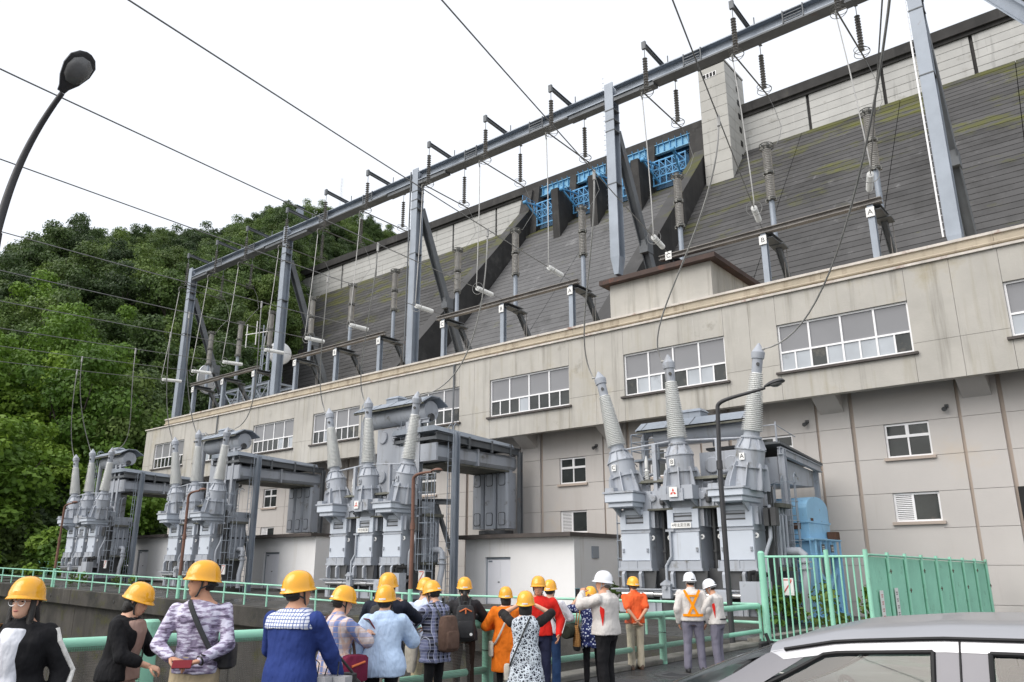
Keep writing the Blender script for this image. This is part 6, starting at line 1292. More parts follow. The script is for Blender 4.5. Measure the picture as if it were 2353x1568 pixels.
        for s in (-1, 1): cs.tube([TH((s * .07, -.09, .13)), TH((s * .078, -.03, .08)), TH((s * .076, .02, .06))], .007, 6)
        cs.tube([TH((-.082, -.03, .1)), TH((-.05, -.1, .085)), TH((0, -.118, .08)), TH((.05, -.1, .085)), TH((.082, -.03, .1))], .012, 6)
        cs.build('chin_strap', strap, root, True)
    # clothes
    def torso_garment(mb, z0, inf, flare=0.0, neck=True, rxs=1.0):
        rr = []
        for z, rx, ry, y in TR_:
            if z < z0 - .02 and z < 1.0: continue
            if z > 1.45: continue
            if not neck and z > 1.4: continue
            rr.append((z, rx, ry, y))
        if rr[0][0] > z0 + .02: rr.insert(0, (z0, rr[0][1], rr[0][2], rr[0][3]))
        L_ = []
        for z, rx, ry, y in rr:
            f = inf + flare * max(0, (1.15 - z)) if z < 1.15 else inf
            if z > 1.4: f = inf * .6
            L_.append(ell((0, y, z), (rx * w + f) * rxs, ry * w ** 1.3 + f, 20, 2.5, T))
        mb.loft(L_)
    if bottom[0] == 'skirt':
        _, bm_t, hem, fl = bottom; mb = MB(); mb.loft([ell((0, 0, z), .15 * w + .02 + f, .11 * w + .02 + f, 22, 2.3, T) for z, f in ((1.03, -.012), (.95, .005), (.85, .02), (.7, .035 + fl * .3), (hem + .02, .05 + fl), (hem, .045 + fl))]); remesh(mb, 'skirt', bm_t, root, vox)
    else:
        kind, bm_t = bottom[:2]; mb = MB(); th, kn_r, an_r = (.1, .078, .072) if kind == 'pants' else (.088, .06, .045)
        mb.loft([ell((0, 0, z), .155 * w + .014, .108 * w + .016, 20, 2.5, T) for z in (1.02, .95, .88)] + [ell((0, 0, .8), .12 * w + .02, .09 * w + .02, 20, 2.5, T)])
        for s in (1, -1):
            hp_, kn, an = legs[s]; cappts(mb, hp_, kn, th * w, kn_r)
            if kind == 'shorts': continue
            cappts(mb, kn, an + Vector((0, 0, .015)), kn_r, an_r)
        remesh(mb, 'trousers', bm_t, root, vox)
        if bottom[0] != 'skirt' and len(bottom) > 2:
            mb = MB(); mb.loft([ell((0, 0, z), .155 * w + .019, .108 * w + .021, 24, 2.5, T) for z in (.985, .99, 1.02, 1.025)]); mb.build('belt', bottom[2], root, True)
    tm, hem, slv, inf = top[:4]; opt = top[4] if len(top) > 4 else {}
    mb = MB(); torso_garment(mb, max(hem, .8), inf, opt.get('flare', .05))
    if hem < .8: mb.loft([ell((0, 0, z), .155 * w + inf + f, .11 * w + inf + f, 22, 2.4, T) for z, f in ((.95, .0), (.85, .012), (.7, .02), (hem + .02, .035), (hem, .03))])
    if opt.get('collar'): mb.loft([ell((0, .0, z), rx, rx * 1.02, 18, 2, T) for z, rx in ((1.42, .09), (1.455, .075), (1.475, .07), (1.478, .055))])
    if opt.get('hood'): mb.loft([ell((0, -.075, z), rx, ry, 18, 2.3, T) for z, rx, ry in ((1.27, .05, .03), (1.32, .12, .06), (1.4, .13, .075), (1.455, .1, .06), (1.47, .07, .03))])
    sm = opt.get('sleeve'); mbs = mb if sm is None else MB()
    for s in (1, -1):
        sh, el, wt = J[s]; f = inf * .8 + .004; fs = .05 * w ** .5 + inf * .55 + .004
        if slv == 'long': cappts(mbs, sh, el, fs, .043 + f * .85); cappts(mbs, el, el.lerp(wt, .96), .043 + f, .032 + f * .6)
        elif slv == 'elbow': cappts(mbs, sh, el.lerp(wt, .12), fs, .046 + f)
        elif slv == 'short': cappts(mbs, sh, sh.lerp(el, .75), fs, .05 + f)
        elif slv == '34': cappts(mbs, sh, el, fs, .043 + f * .85); cappts(mbs, el, el.lerp(wt, .55), .043 + f, .038 + f * .8)
    remesh(mb, opt.get('name', 'shirt'), tm, root, vox)
    if sm is not None: remesh(mbs, 'sleeves', sm, root, vox)
    if opt.get('inner'):
        mb = MB(); mb.loft([ell((0, .035, z), (rx * w + .005 + .35 * opt.get('flare', .05) * max(0, 1.15 - z)) * opt.get('iw', .66), ry * w ** 1.3 + inf + opt.get('flare', .05) * max(0, 1.15 - z), 20, 2.3, T) for z, rx, ry, y in TR_ if .8 < z < 1.42] + []); mb.loft([ell((0, .03, z), .12, .12, 18, 2.3, T) for z in (.78, .88, .95)]); remesh(mb, 'undershirt', opt['inner'], root, vox)
    if opt.get('yoke'):
        mb = MB(); mb.loft([ell((0, 0, z), rx * w + inf + .012, ry * w ** 1.3 + inf + .012, 20, 2.5, T) for z, rx, ry in ((1.295, .165, .112), (1.32, .168, .112), (1.385, .16, .095), (1.43, .085, .065), (1.45, .075, .06))]); remesh(mb, 'yoke', opt['yoke'], root, vox)
        if opt.get('collar'): pass
    if bottom[0] != 'none':
        for s in (1, -1):
            hp_, kn, an = legs[s]; mb = MB(); q = an + Vector((0, 0, -.075)); mb.loft([ell((q.x, q.y + .035 + y, q.z + z), rx, ry, 16, 2.6) for z, rx, ry, y in ((.0, .045, .13, .01), (.02, .047, .135, .01), (.045, .044, .12, .0), (.075, .04, .075, -.03), (.1, .038, .05, -.045))]); mb.build('shoe', shoes, root, True)
    M = Matrix.Translation((pb.x, pb.y, 0)) @ Matrix.Rotation(rad(az + face), 4, 'Z') @ Matrix.Scale(S, 4)
    P = dict(root=root, M=M, T=T, TH=TH, J=J, S=S, wide=w, inf=inf); PEOPLE[key] = P; return P
def held(P, name, label, cat, parts):
    """a carried thing of its own: parts = [(name, material, MB in the person's frame, smooth)]"""
    M = P['M']; allv = []
    for _, _, mb, _ in parts: mb.v = [tuple(M @ Vector(v)) for v in mb.v]; allv += mb.v
    A = np.array(allv); lo = A.min(0); hi = A.max(0); o = thing(name, ((lo[0] + hi[0]) / 2, (lo[1] + hi[1]) / 2, lo[2]), label, cat)
    for nm, mt, mb, smh in parts: mb.build(nm, mt, o, smh)
    return o
def sash(P, a, side, low, r=.012, flat=True, inf=None):
    """strap over one shoulder (side) down across chest and back to the opposite hip height low"""
    w = P['wide']; f = P['inf'] + .012; T = P['T']; s = side; mb = MB(); hx, hy = .155 * w + f, .11 * w ** 1.3 + f
    pts = []
    for k in range(25):
        t = 2 * math.pi * k / 24; zz = 1.43 * (.5 + .5 * math.cos(t)) + low * (.5 - .5 * math.cos(t)); x = s * (.07 * (.5 + .5 * math.cos(t)) - (hx + .0) * (.5 - .5 * math.cos(t))); bl = math.sin(t)
        pts.append(T((x, math.copysign(abs(bl) ** .5, bl) * (hy + .012), zz)))
    mb.tube(pts, r, 6); return mb
def backpack(P, mt, name, label, z=1.17, hz=.23, hx=.145, trim=None, dy=0, mt2=None):
    T = P['T']; y0 = -(.112 * P['wide'] ** 1.3 + P['inf'] + .075 + dy); b = MB(); rbox(b, (0, y0, z), hx, .085, hz, T, 3.6, .86); pk = MB(); rbox(pk, (0, y0 - .06, z - hz * .35), hx * .8, .045, hz * .5, T, 3.6)
    st = MB()
    for s in (-1, 1): st.tube([T((s * .07, y0 + .05, z + hz * .8)), T((s * .085, -.06, 1.445)), T((s * .1, .06, 1.42)), T((s * .12, .13 + P['inf'], 1.28)), T((s * .15, .06, 1.1)), T((s * .13, y0 + .04, z - hz * .7))], .017, 6)
    st.tube([T((-.03, y0, z + hz)), T((-.025, y0 - .01, z + hz + .045)), T((.025, y0 - .01, z + hz + .045)), T((.03, y0, z + hz))], .009, 6)
    parts = [('pack', mt, b, True), ('pocket', mt2 or mt, pk, True), ('shoulder_strap', m_strap, st, True)]
    if trim:
        tr = MB(); tr.tube([T((-.09, y0 - .075, z + hz * .62)), T((0, y0 - .095, z + hz * .8)), T((.09, y0 - .075, z + hz * .62))], .011, 6); tr.tube([T((.0, y0 - .1, z + hz * .75)), T((.0, y0 - .1, z + hz * .5))], .012, 6); parts.append(('trim', trim, tr, True))
        bd = MB(); bd.lathe([(0, 0), (.022, 0), (.022, .004), (0, .004)], T((.08, y0 - .108, z - hz * .6)), (0, -1, 0), 12, False); parts.append(('badge', m_plate, bd, True))
    return held(P, name, label, 'backpack', parts)
def phone(P, pos, nrm, mt, name, label, wd=.04, ht=.075, cat='phone'):
    n = Vector(nrm).normalized(); u_ = Vector((0, 0, 1)) - n * n.z; u_.normalize(); s = u_.cross(n); p = Vector(pos); mb = MB()
    mb.hexa([p - s * wd - u_ * ht - n * .005, p + s * wd - u_ * ht - n * .005, p + s * wd + u_ * ht - n * .005, p - s * wd + u_ * ht - n * .005, p - s * wd - u_ * ht + n * .005, p + s * wd - u_ * ht + n * .005, p + s * wd + u_ * ht + n * .005, p - s * wd + u_ * ht + n * .005])
    sc_ = MB(); q = p - n * .0062; sc_.add([q - s * wd * .9 - u_ * ht * .92, q + s * wd * .9 - u_ * ht * .92, q + s * wd * .9 + u_ * ht * .92, q - s * wd * .9 + u_ * ht * .92], [(0, 1, 2, 3)])
    return held(P, name, label, cat, [('case', mt, mb, False), ('screen', m_phone, sc_, False)])

blk = cloth('black_fabric', (.012, .012, .014)); wht = cloth('white_cotton', (.74, .76, .82)); gry = cloth('grey_trousers_fabric', srgb(112, 112, 118)); taupe = cloth('taupe_dress_fabric', srgb(166, 138, 128)); beige = cloth('beige_chino', srgb(186, 170, 140)); navy = cloth('navy_denim', (.018, .023, .045)); cream = cloth('cream_stripe_white', (.72, .71, .68))
camo = cloth('purple_grey_camouflage', srgb(206, 204, 222), 'camo', srgb(150, 140, 165), srgb(92, 84, 104)); royal = cloth('royal_blue_shirt', srgb(46, 64, 126)); chk = cloth('blue_white_check', (.74, .77, .85), 'check', srgb(88, 106, 160)); chr_ = cloth('charcoal_trousers', (.035, .035, .04))
plaid = cloth('pale_plaid', srgb(212, 200, 200), 'plaid', srgb(120, 136, 184), srgb(206, 172, 152)); sky_ = cloth('pale_blue_jersey', srgb(190, 212, 240)); dnavy = cloth('dark_navy_jacket', (.014, .017, .03)); stone = cloth('stone_trousers', srgb(176, 168, 156))
strp = cloth('fine_blue_stripe', (.72, .77, .88), 'stripe', srgb(160, 182, 220)); dplaid = cloth('dark_plaid', (.02, .022, .035), 'plaid', srgb(120, 126, 158), srgb(190, 195, 215), sc=1.4); umber = cloth('dark_brown_leggings', (.03, .018, .013)); charc = cloth('charcoal_top', (.028, .027, .03)); orange = cloth('orange_coat_fabric', srgb(232, 120, 30))
leafy = cloth('black_and_white_leaf_print', srgb(32, 34, 50), 'leafy', srgb(205, 214, 222)); redj = cloth('red_jacket_fabric', srgb(214, 42, 34)); navyt = cloth('navy_trousers', (.022, .026, .06)); jean = cloth('blue_jeans', srgb(56, 84, 128)); flor = cloth('navy_floral_print', srgb(38, 46, 92), 'floral', srgb(214, 220, 232), srgb(110, 126, 168)); lgrey = cloth('pale_grey_work_jacket', srgb(204, 200, 196)); slate = cloth('slate_work_trousers', srgb(118, 116, 130)); coral = cloth('orange_polo_fabric', srgb(232, 98, 52)); khaki = cloth('pale_khaki_trousers', srgb(196, 186, 164)); hivis = cloth('hi_vis_orange', srgb(255, 150, 10)); wine = cloth('wine_red_bag_fabric', (.17, .018, .05)); brown = cloth('brown_pack_fabric', srgb(98, 78, 68)); straw = cloth('woven_straw', srgb(170, 128, 78), 'check', srgb(130, 92, 52), sc=.9); bagc = cloth('beige_cloth', srgb(192, 186, 174)); shrug = cloth('sheer_black', (.02, .018, .018)); paper = mat('grey_paper_bag', (.42, .42, .43), .35, .1, 4, .2, 12, coord='O'); redcase = mat('red_case', (.17, .004, .012), .8, .1, coord='O'); teal = mat('teal_case', srgb(30, 132, 150), .4, .1, coord='O'); olive = cloth('dark_olive_nylon', (.03, .035, .025)); navyy = m_ink

# --- nearest group
P = person('w1', 'long haired woman with glasses in an open black jacket over white shirt', 62, 1323, 6.9, 156, (blk, .84, 'long', .035, dict(inner=wht, name='jacket', collar=True)), ('pants', gry), headface=148, fem=True, hair='long', R=((.2, .26, 1.12), (1, -.6, -.4)), L=((-.27, .0, .86), (-.5, -1, 0)), curl=(1.2, .5))
mb = MB()
for s in (-1,): sh, el, wt = P['J'][s]; mb.tube([sh + Vector((s * .055, 0, .035)), sh + Vector((s * .085, .0, -.05)), el + Vector((s * .075, 0, 0)), el.lerp(wt, .5) + Vector((s * .066, 0, 0))], .02, 8)
mb.build('white_sleeve_stripe', cream, P['root']).location = (0, 0, 0)
mb = MB(); TH = P['TH']; [mb.ring(TH((s * .034, .103, .106)), TH((0, 1, 0)) - TH((0, 0, 0)), .026, .0022, 18, 5) for s in (-1, 1)]; mb.tube([TH((-.01, .108, .11)), TH((.01, .108, .11))], .002, 5); [mb.tube([TH((s * .06, .1, .11)), TH((s * .078, .0, .112))], .002, 5) for s in (-1, 1)]; mb.build('glasses', m_stainless, P['root'])
mb = MB(); mb.tube([P['T']((.13, -.12, 1.0)), P['T']((.12, -.08, 1.42)), P['T']((.13, .07, 1.42)), P['T']((.17, .17, 1.25)), P['T']((.2, .12, 1.05))], .012, 6); b = MB(); rbox(b, (.24, -.06, .93), .08, .16, .13, P['T']); held(P, 'shoulder_bag', 'tan strapped bag on the shoulder of the woman in a black jacket', 'bag', [('strap', cloth('tan_strap', srgb(176, 132, 88)), mb, True), ('pouch', brown, b, True)])
P = person('w2', 'woman in black cardigan and long taupe dress looking down, yellow helmet', 287, 1333, 8.3, -118, (blk, .9, '34', .028, dict(flare=.12, name='cardigan', inner=taupe, iw=.86)), ('skirt', taupe, .22, .09), headface=-112, hp=.42, lean=.10, fem=True, hair='bob', L=((-.06, .34, 1.22), (-.7, -.3, -.8)), R=((.1, .34, 1.02), (.8, -.5, -.6)), curl=(1.1, .9), hdir=(None, (0, .1, 1)))
phone(P, P['J'][-1][2] + Vector((.0, .03, .16)), (0, 1, .1), m_stainless, 'mobile_phone', 'silver phone held upright by the woman in the taupe dress', .008, .075)
held(P, 'neck_pouch', 'small dark pouch on a neck cord of the woman in the taupe dress', 'bag', [('cord', m_strap, sash(P, 0, 1, .98, .006), True)] + [('pouch', m_bagblk, (lambda b: (rbox(b, (-.17, .06, .93), .03, .06, .08, P['T']), b)[1])(MB()), True)])
P = person('m3', 'man in purple grey camouflage shirt and beige trousers holding a red case, yellow helmet', 462, 1286, 7.7, 166, (camo, .86, 'long', .014), ('pants', beige), headface=100, lean=.02, wide=1.0, hp=.02, R=((.12, .27, 1.02), (1, -.6, -.3)), L=((-.1, .27, 1.0), (-1, -.6, -.3)), curl=(.9, .9), skin=m_skin2, hdir=((-.9, .35, -.2), (.9, .35, -.2)))
held(P, 'sling_bag', 'black sling bag across the chest of the man in the camouflage shirt', 'bag', [('strap', m_strap, sash(P, 0, 1, .98, .02), True), ('pouch', m_bagblk, (lambda b: (rbox(b, (-.22, -.08, 1.0), .07, .12, .1, P['T']), b)[1])(MB()), True)])
phone(P, (.0, .39, .985), (0, .75, .55), redcase, 'phone_case', 'dark red folding case in the hands of the man in the camouflage shirt', .07, .032)
mb = MB(); q = P['J'][-1][2]; mb.ring(q, P['J'][-1][2] - P['J'][-1][1], .034, .008, 16, 6); mb.lathe([(0, 0), (.02, 0), (.02, .01), (0, .01)], q + Vector((-.02, .0, .035)), (-.3, 0, 1), 14, False); mb.build('wrist_watch', m_phone, P['root'])
P = person('m4', 'heavy man in a royal blue shirt with checked yoke, seen from behind, yellow helmet', 677, 1309.5, 7.1, -38, (royal, .84, 'long', .035, dict(yoke=chk)), ('pants', chr_, m_strap), headface=-62, wide=1.13, lean=.03, R=((.23, .33, .93), (.9, -.7, -.3)), L=((-.2, .32, 1.0), (-1, -.4, -.4)), skin=m_skin2, curl=(1.0, .8))
q = P['J'][1][2]; b = MB(); c = q + Vector((.02, .12, -.05)); rbox(b, (c.x, c.y, c.z), .07, .04, .05); ln = MB(); ln.lathe([(.035, 0), (.04, .02), (.04, .1), (.036, .11), (.036, .15), (.03, .15), (.0, .13)], c + Vector((0, .02, 0)), (.3, .75, -.6), 18, False); cs = MB(); cs.tube([P['T']((.08, -.1, 1.42)), P['T']((.1, .1, 1.42)), P['T']((.16, .22, 1.2)), c + Vector((.04, 0, .05))], .011, 6)
held(P, 'camera', 'black camera with long lens in the hand of the man in the blue shirt', 'camera', [('camera_body', m_bagblk, b, True), ('lens', m_bagblk, ln, True), ('neck_strap', m_strap, cs, True)])
for dx, lb in ((.0, 'grey paper carrier bag hanging on the forearm of the man in the blue shirt'), (-.2, 'second grey paper bag, half behind the first, on the blue shirted man')):
    sh, el, wt = P['J'][1]; c = el.lerp(wt, .45) + Vector((dx * .6 + .02, -.02 + dx * .5, 0)); b = MB(); b.loft([[(c.x + x * s, c.y + y * (s if k else .9), c.z + z) for x, y in ((-.15, -.04), (.15, -.05), (.15, .05), (-.15, .04))] for k, (s, z) in enumerate(((1, -.42), (1.0, -.1)))]); h = MB(); h.tube([c + Vector((-.06, -.03, -.1)), c + Vector((-.05, 0, .0)), c + Vector((.0, 0, .03)), c + Vector((.05, 0, .0)), c + Vector((.06, -.03, -.1))], .005, 5); held(P, 'paper_bag', lb, 'bag', [('sack', paper, b, False), ('handle', m_strap, h, True)])
P = person('w5', 'woman in a pale plaid shirt holding a red booklet, wine red bag, yellow helmet', 773, 1343, 8.4, -55, (plaid, .80, 'elbow', .03, dict(flare=.08, collar=True)), ('pants', navy), headface=-70, hp=.3, fem=True, wide=1.05, lean=.05, R=((.1, .36, 1.26), (1, -.3, -.7)), L=((-.06, .36, 1.22), (-1, -.3, -.7)), curl=(.8, .8))
phone(P, (.0, .44, 1.33), (.2, .8, .6), redcase, 'booklet', 'red and white booklet held open by the woman in the plaid shirt', .09, .07, 'booklet')
held(P, 'crossbody_bag', 'wine red crossbody bag with orange zip on the plaid shirted woman', 'bag', [('strap', brown, sash(P, 0, -1, .95, .016), True), ('pouch', wine, (lambda b: (rbox(b, (.2, .12, .92), .07, .15, .14, P['T']), b)[1])(MB()), True), ('zip', m_orange, (lambda b: (b.tube([P['T']((.275, .04, .95)), P['T']((.275, .2, .99))], .012, 6), b)[1])(MB()), True)])
P = person('w6', 'woman with a pale blue hooded jacket draped over her shoulders', 884, 1342.5, 8.7, -6, (sky_, .82, 'elbow', .05, dict(hood=True, flare=.16, name='draped_jacket')), ('slim', blk), headface=-15, fem=True, wide=1.08, lean=.05, R=((.16, .3, 1.2), (1, -.3, -.8)), L=((-.16, .3, 1.2), (-1, -.3, -.8)))
mb = MB(); T = P['T']; mb.tube([T((-.2, -.02, 1.36)), T((-.27, -.03, 1.1)), T((-.29, -.04, .85)), T((-.3, -.05, .66))], .05, 10, radii=[.05, .065, .06, .045]); mb.build('hanging_sleeve', sky_, P['root'], True)
P = person('m7', 'man in dark navy jacket and stone trousers behind the draped blue jacket', 888, 1314.6, 9.9, -14, (dnavy, .84, 'long', .03, dict(collar=True)), ('pants', stone), headface=-20, wide=1.08, R=((.14, .34, 1.36), (1, -.2, -.8)), L=((-.14, .34, 1.36), (-1, -.2, -.8)), face_detail=False)
backpack(P, m_bagblk, 'backpack', 'large plain black backpack on the man in the dark navy jacket', 1.08, .3, .16)
P = person('m8', 'man in a finely striped white shirt and beige trousers, yellow helmet', 977, 1326, 11.4, 14, (strp, .88, 'short', .022, dict(collar=True)), ('pants', beige, m_strap), headface=25, wide=1.08, hairm=m_hairg, strap=m_strapl, R=((.1, .3, 1.1), (1, -.4, -.5)), L=((-.1, .3, 1.1), (-1, -.4, -.5)), face_detail=False)
P = person('w9', 'woman in a dark plaid tunic and black trousers looking at her phone', 1003, 1331.5, 10.6, 46, (dplaid, .72, 'long', .032, dict(flare=.1, collar=True)), ('slim', blk), headface=52, hp=.35, fem=True, wide=1.05, lean=.06, L=((-.05, .36, 1.24), (-1, -.2, -.8)), R=((.12, .3, 1.12), (1, -.3, -.7)), curl=(.8, 1.0))
backpack(P, brown, 'backpack', 'soft brown backpack on the woman in the dark plaid tunic', 1.06, .22, .15, dy=.01)
phone(P, P['J'][-1][2] + Vector((-.02, .1, .08)), (0, .8, .6), m_bagblk, 'mobile_phone', 'black phone held by the woman in the dark plaid tunic')
c = P['J'][-1][1].lerp(P['J'][-1][2], .5); b = MB(); b.loft([ell((c.x - .01, c.y, z), rx, ry, 16, 2.2) for z, rx, ry in ((c.z + .05, .035, .07), (c.z - .1, .05, .1), (c.z - .35, .055, .11), (c.z - .55, .045, .09), (c.z - .62, .03, .06))]); held(P, 'folded_jacket', 'beige jacket hanging over the arm of the woman in the dark plaid tunic', 'jacket', [('cloth', bagc, b, True)])
P = person('w10', 'ponytailed woman in charcoal top and dark brown leggings, yellow helmet', 1067, 1325, 12.0, 4, (charc, .84, 'long', .03, dict(collar=True)), ('slim', umber), fem=True, hair='pony', R=((.15, .28, 1.15), (1, -.3, -.6)), L=((-.15, .28, 1.15), (-1, -.3, -.6)), face_detail=False, wide=1.02, stance=((.11, 0), (-.1, .0)))
backpack(P, m_bagblk, 'backpack', 'black backpack with orange handle and round badge on the ponytailed woman', 1.09, .25, .15, m_orange)
P = person('w11', 'woman in a knee length orange coat with a beige shoulder strap, yellow helmet', 1163, 1347, 12.0, 12, (orange, .44, 'long', .045, dict(name='coat')), ('slim', blk), fem=True, hair='bob', headface=10, lean=.05, wide=1.06, R=((.14, .28, 1.12), (1, -.3, -.7)), L=((-.14, .28, 1.12), (-1, -.3, -.7)), face_detail=False)
held(P, 'shoulder_bag', 'flat beige shoulder bag at the hip of the woman in the orange coat', 'bag', [('strap', bagc, sash(P, 0, 1, .85, .016), True), ('pouch', bagc, (lambda b: (rbox(b, (-.25, .0, .78), .03, .1, .12, P['T']), b)[1])(MB()), True)])
P = person('w12', 'woman in a leaf print dress raising both hands to take a picture', 1207.5, 1356.6, 9.5, -4, (leafy, .82, 'elbow', .022, dict(sleeve=shrug, name='dress_top')), ('skirt', leafy, .2, .08), fem=True, hair='bob', headface=-4, hp=-.05, lean=.03, R=((.12, .27, 1.56), (1.2, -.1, -.5)), L=((-.12, .27, 1.56), (-1.2, -.1, -.5)), curl=(.9, .9), face_detail=False, wide=1.06)
held(P, 'crossbody_bag', 'cream crocheted pouch on a black strap beside the leaf print dress', 'bag', [('strap', m_strap, sash(P, 0, 1, .84, .011), True), ('pouch', bagc, (lambda b: (rbox(b, (-.235, -.02, .76), .04, .08, .1, P['T']), b)[1])(MB()), True)])
phone(P, (0, .36, 1.6), (0, 1, 0), m_bagblk, 'compact_camera', 'small dark camera raised by the woman in the leaf print dress', .06, .04, 'camera')
P = person('m13', 'older man in a red jacket and navy trousers facing the visitors, yellow helmet', 1238, 1322.5, 12.2, 178, (redj, .9, 'long', .032, dict(name='jacket', collar=True)), ('pants', navyt, m_plate), headface=176, wide=1.08, skin=m_skin2, hairm=m_hairg, L=((-.3, .1, .9), (-.6, -1, 0)), R=((.27, .1, .9), (.6, -1, 0)), hp=.05)
mb = MB()
for s in (-1, 1): sh, el, wt = P['J'][s]; mb.tube([sh + Vector((s * .03, .02, .085)), sh + Vector((s * .095, .01, .0)), el + Vector((s * .085, 0, 0)), wt + Vector((s * .05, 0, .02))], .006, 5)
mb.build('white_piping', m_plate, P['root'])
P = person('p14', 'visitor in a white shirt and blue jeans close behind the man in red', 1263, 1331, 13.0, -16, (wht, .88, 'long', .028), ('pants', jean), R=((.16, .28, 1.1), (1, -.3, -.6)), L=((-.14, .28, 1.1), (-1, -.3, -.6)), face_detail=False)
held(P, 'roll_bag', 'dark olive cylinder bag hanging beside the man in red', 'bag', [('drum', olive, (lambda b: (b.lathe([(0, 0), (.1, 0), (.115, .02), (.115, .3), (.1, .32), (0, .32)], (.3, -.12, .92), (.25, .95, .05), 20, False), b)[1])(MB()), True), ('strap', m_strap, sash(P, 0, -1, .98, .014), True)])
P = person('w15', 'woman in a navy floral blouse and black trousers lifting a teal phone, yellow helmet', 1359, 1346.5, 13.0, 14, (flor, .76, 'elbow', .034, dict(flare=.1)), ('slim', blk), fem=True, hair='pony', headface=20, wide=1.06, L=((-.2, .36, 1.5), (-1, -.1, -.7)), R=((.02, .36, 1.5), (1, -.2, -.8)), shoes=m_shoeb, face_detail=False, curl=(.9, .9), stance=((.12, .0), (-.1, .05)))
phone(P, (-.14, .47, 1.61), (.15, 1, 0), teal, 'mobile_phone', 'teal cased phone lifted by the woman in the floral blouse', .045, .085)
sh, el, wt = P['J'][-1]; b = MB(); T = P['T']; b.loft([ell((-.29, -.03, z), rx, ry, 18, 2.6) for z, rx, ry in ((.70, .05, .11), (.72, .06, .13), (.82, .06, .13), (.96, .045, .1), (1.08, .03, .05))]); k_ = MB(); k_.loft([ell((-.29, -.03, z), rx, ry, 18, 2.6) for z, rx, ry in ((.66, .035, .08), (.68, .055, .12), (.735, .064, .135), (.74, .055, .12))]); s_ = MB(); s_.tube([(-.29, .05, 1.02), T((-.25, .06, 1.3)), T((-.2, .0, 1.45)), T((-.24, -.1, 1.3)), (-.29, -.1, 1.02)], .012, 6)
held(P, 'straw_basket', 'woven straw basket bag with black base on the floral bloused woman', 'bag', [('basket', straw, b, True), ('base', m_bagblk, k_, True), ('handle', straw, s_, True)])
P = person('m16', 'stout man in pale grey work jacket and black trousers, white helmet', 1392, 1310.7, 12.0, 62, (lgrey, .88, 'long', .045, dict(name='jacket', collar=True)), ('pants', blk), helmet=m_whel, headface=82, wide=1.16, hairm=m_hairg, strap=m_strapl, skin=m_skin2, L=((-.05, .34, 1.44), (-1, -.1, -.9)), R=((.16, .3, 1.34), (1, -.3, -.7)), curl=(1.3, 1.0), lean=.02)
def panel(P, side, mt):
    T = P['T']; w = P['wide']; f = P['inf'] + .006; mb = MB(); rings = []
    for z, hw in ((1.0, .005), (1.1, .03), (1.2, .06), (1.28, .045)): rings.append([T((side * (.152 * w + f) * math.cos(t) , (.105 * w ** 1.3 + f) * math.sin(t), z)) for t in [-.35 - hw * 3 + hw * 6 * i / 5 for i in range(6)]] + [T((side * (.152 * w + f + .006) * math.cos(t), (.105 * w ** 1.3 + f + .006) * math.sin(t), z)) for t in [-.35 + hw * 3 - hw * 6 * i / 5 for i in range(6)]])
    mb.loft(rings); mb.build('red_panel', mt, P['root'], True)
panel(P, -1, redj)
P = person('m17', 'man in an orange polo shirt with hands clasped behind his back', 1458, 1324, 15.7, 16, (coral, .85, 'short', .03, dict(collar=True)), ('pants', khaki), headface=34, hairm=m_hairg, skin=m_skin2, R=((.03, -.2, .93), (1.2, -.5, 0)), L=((-.02, -.2, .91), (-1.2, -.5, 0)), shoes=m_shoeb, face_detail=False, curl=(.9, .9), vox=.015)
P = person('g18', 'guard in pale grey jacket with crossed orange belts on his back, white helmet', 1590, 1314, 15.5, 6, (lgrey, .9, 'long', .036, dict(name='jacket', collar=True)), ('pants', slate), helmet=m_whel, headface=25, hp=.15, strap=m_strapl, wide=1.06, stance=((.14, .02), (-.13, -.05)), skin=m_skin2, face_detail=False, vox=.015)
T = P['T']; w = P['wide']; mb = MB()
def backpt(x, z, o=.008):
    rx = .168 * w + .036; ry = .112 * w ** 1.3 + .036 + o; t = max(-1, min(1, x / rx)); return T((x, -ry * (1 - abs(t) ** 2.5) ** (1 / 2.5) - .004, z))
for s in (-1, 1):
    pts = [backpt(s * (.14 - .24 * k / 10), 1.42 - .46 * k / 10 if k else 1.42, .012) for k in range(11)]
    for a, b in zip(pts, pts[1:]): mb.bar(a, b, .045, .006, (0, -1, .1))
for z in (1.32, .985):
    xs_ = [-.12 + .24 * k / 8 for k in range(9)] if z > 1.2 else [-.18 + .36 * k / 8 for k in range(9)]; pts = [backpt(x, z, .016) for x in xs_]
    for a, b in zip(pts, pts[1:]): mb.bar(a, b, .045 if z < 1.2 else .035, .006, (0, -1, 0))
mb.build('reflective_belt', hivis, P['root'])
P = person('g19', 'guard in pale grey jacket looking down at his hands, white helmet', 1646, 1328, 15.6, 66, (lgrey, .9, 'long', .036, dict(name='jacket', collar=True)), ('pants', slate), helmet=m_whel, headface=72, hp=.45, strap=m_strapl, lean=.08, wide=1.04, L=((-.05, .34, 1.12), (-1, -.3, -.6)), R=((.08, .34, 1.1), (1, -.4, -.6)), skin=m_skin2, vox=.015)
panel(P, -1, redj)
b = MB(); rbox(b, (-.1, .2, .96), .11, .05, .055, P['T'], 3); bt = MB(); bt.ring(P['T']((0, .01, .97)), (0, .05, 1), .185, .016, 24, 6); o_ = MB(); rbox(o_, (-.15, .248, .96), .02, .008, .025, P['T'], 4)
held(P, 'waist_bag', 'black waist bag with orange tag on the guard looking down', 'bag', [('pouch', m_bagblk, b, True), ('belt', m_strap, bt, True), ('tag', m_orange, o_, False)])

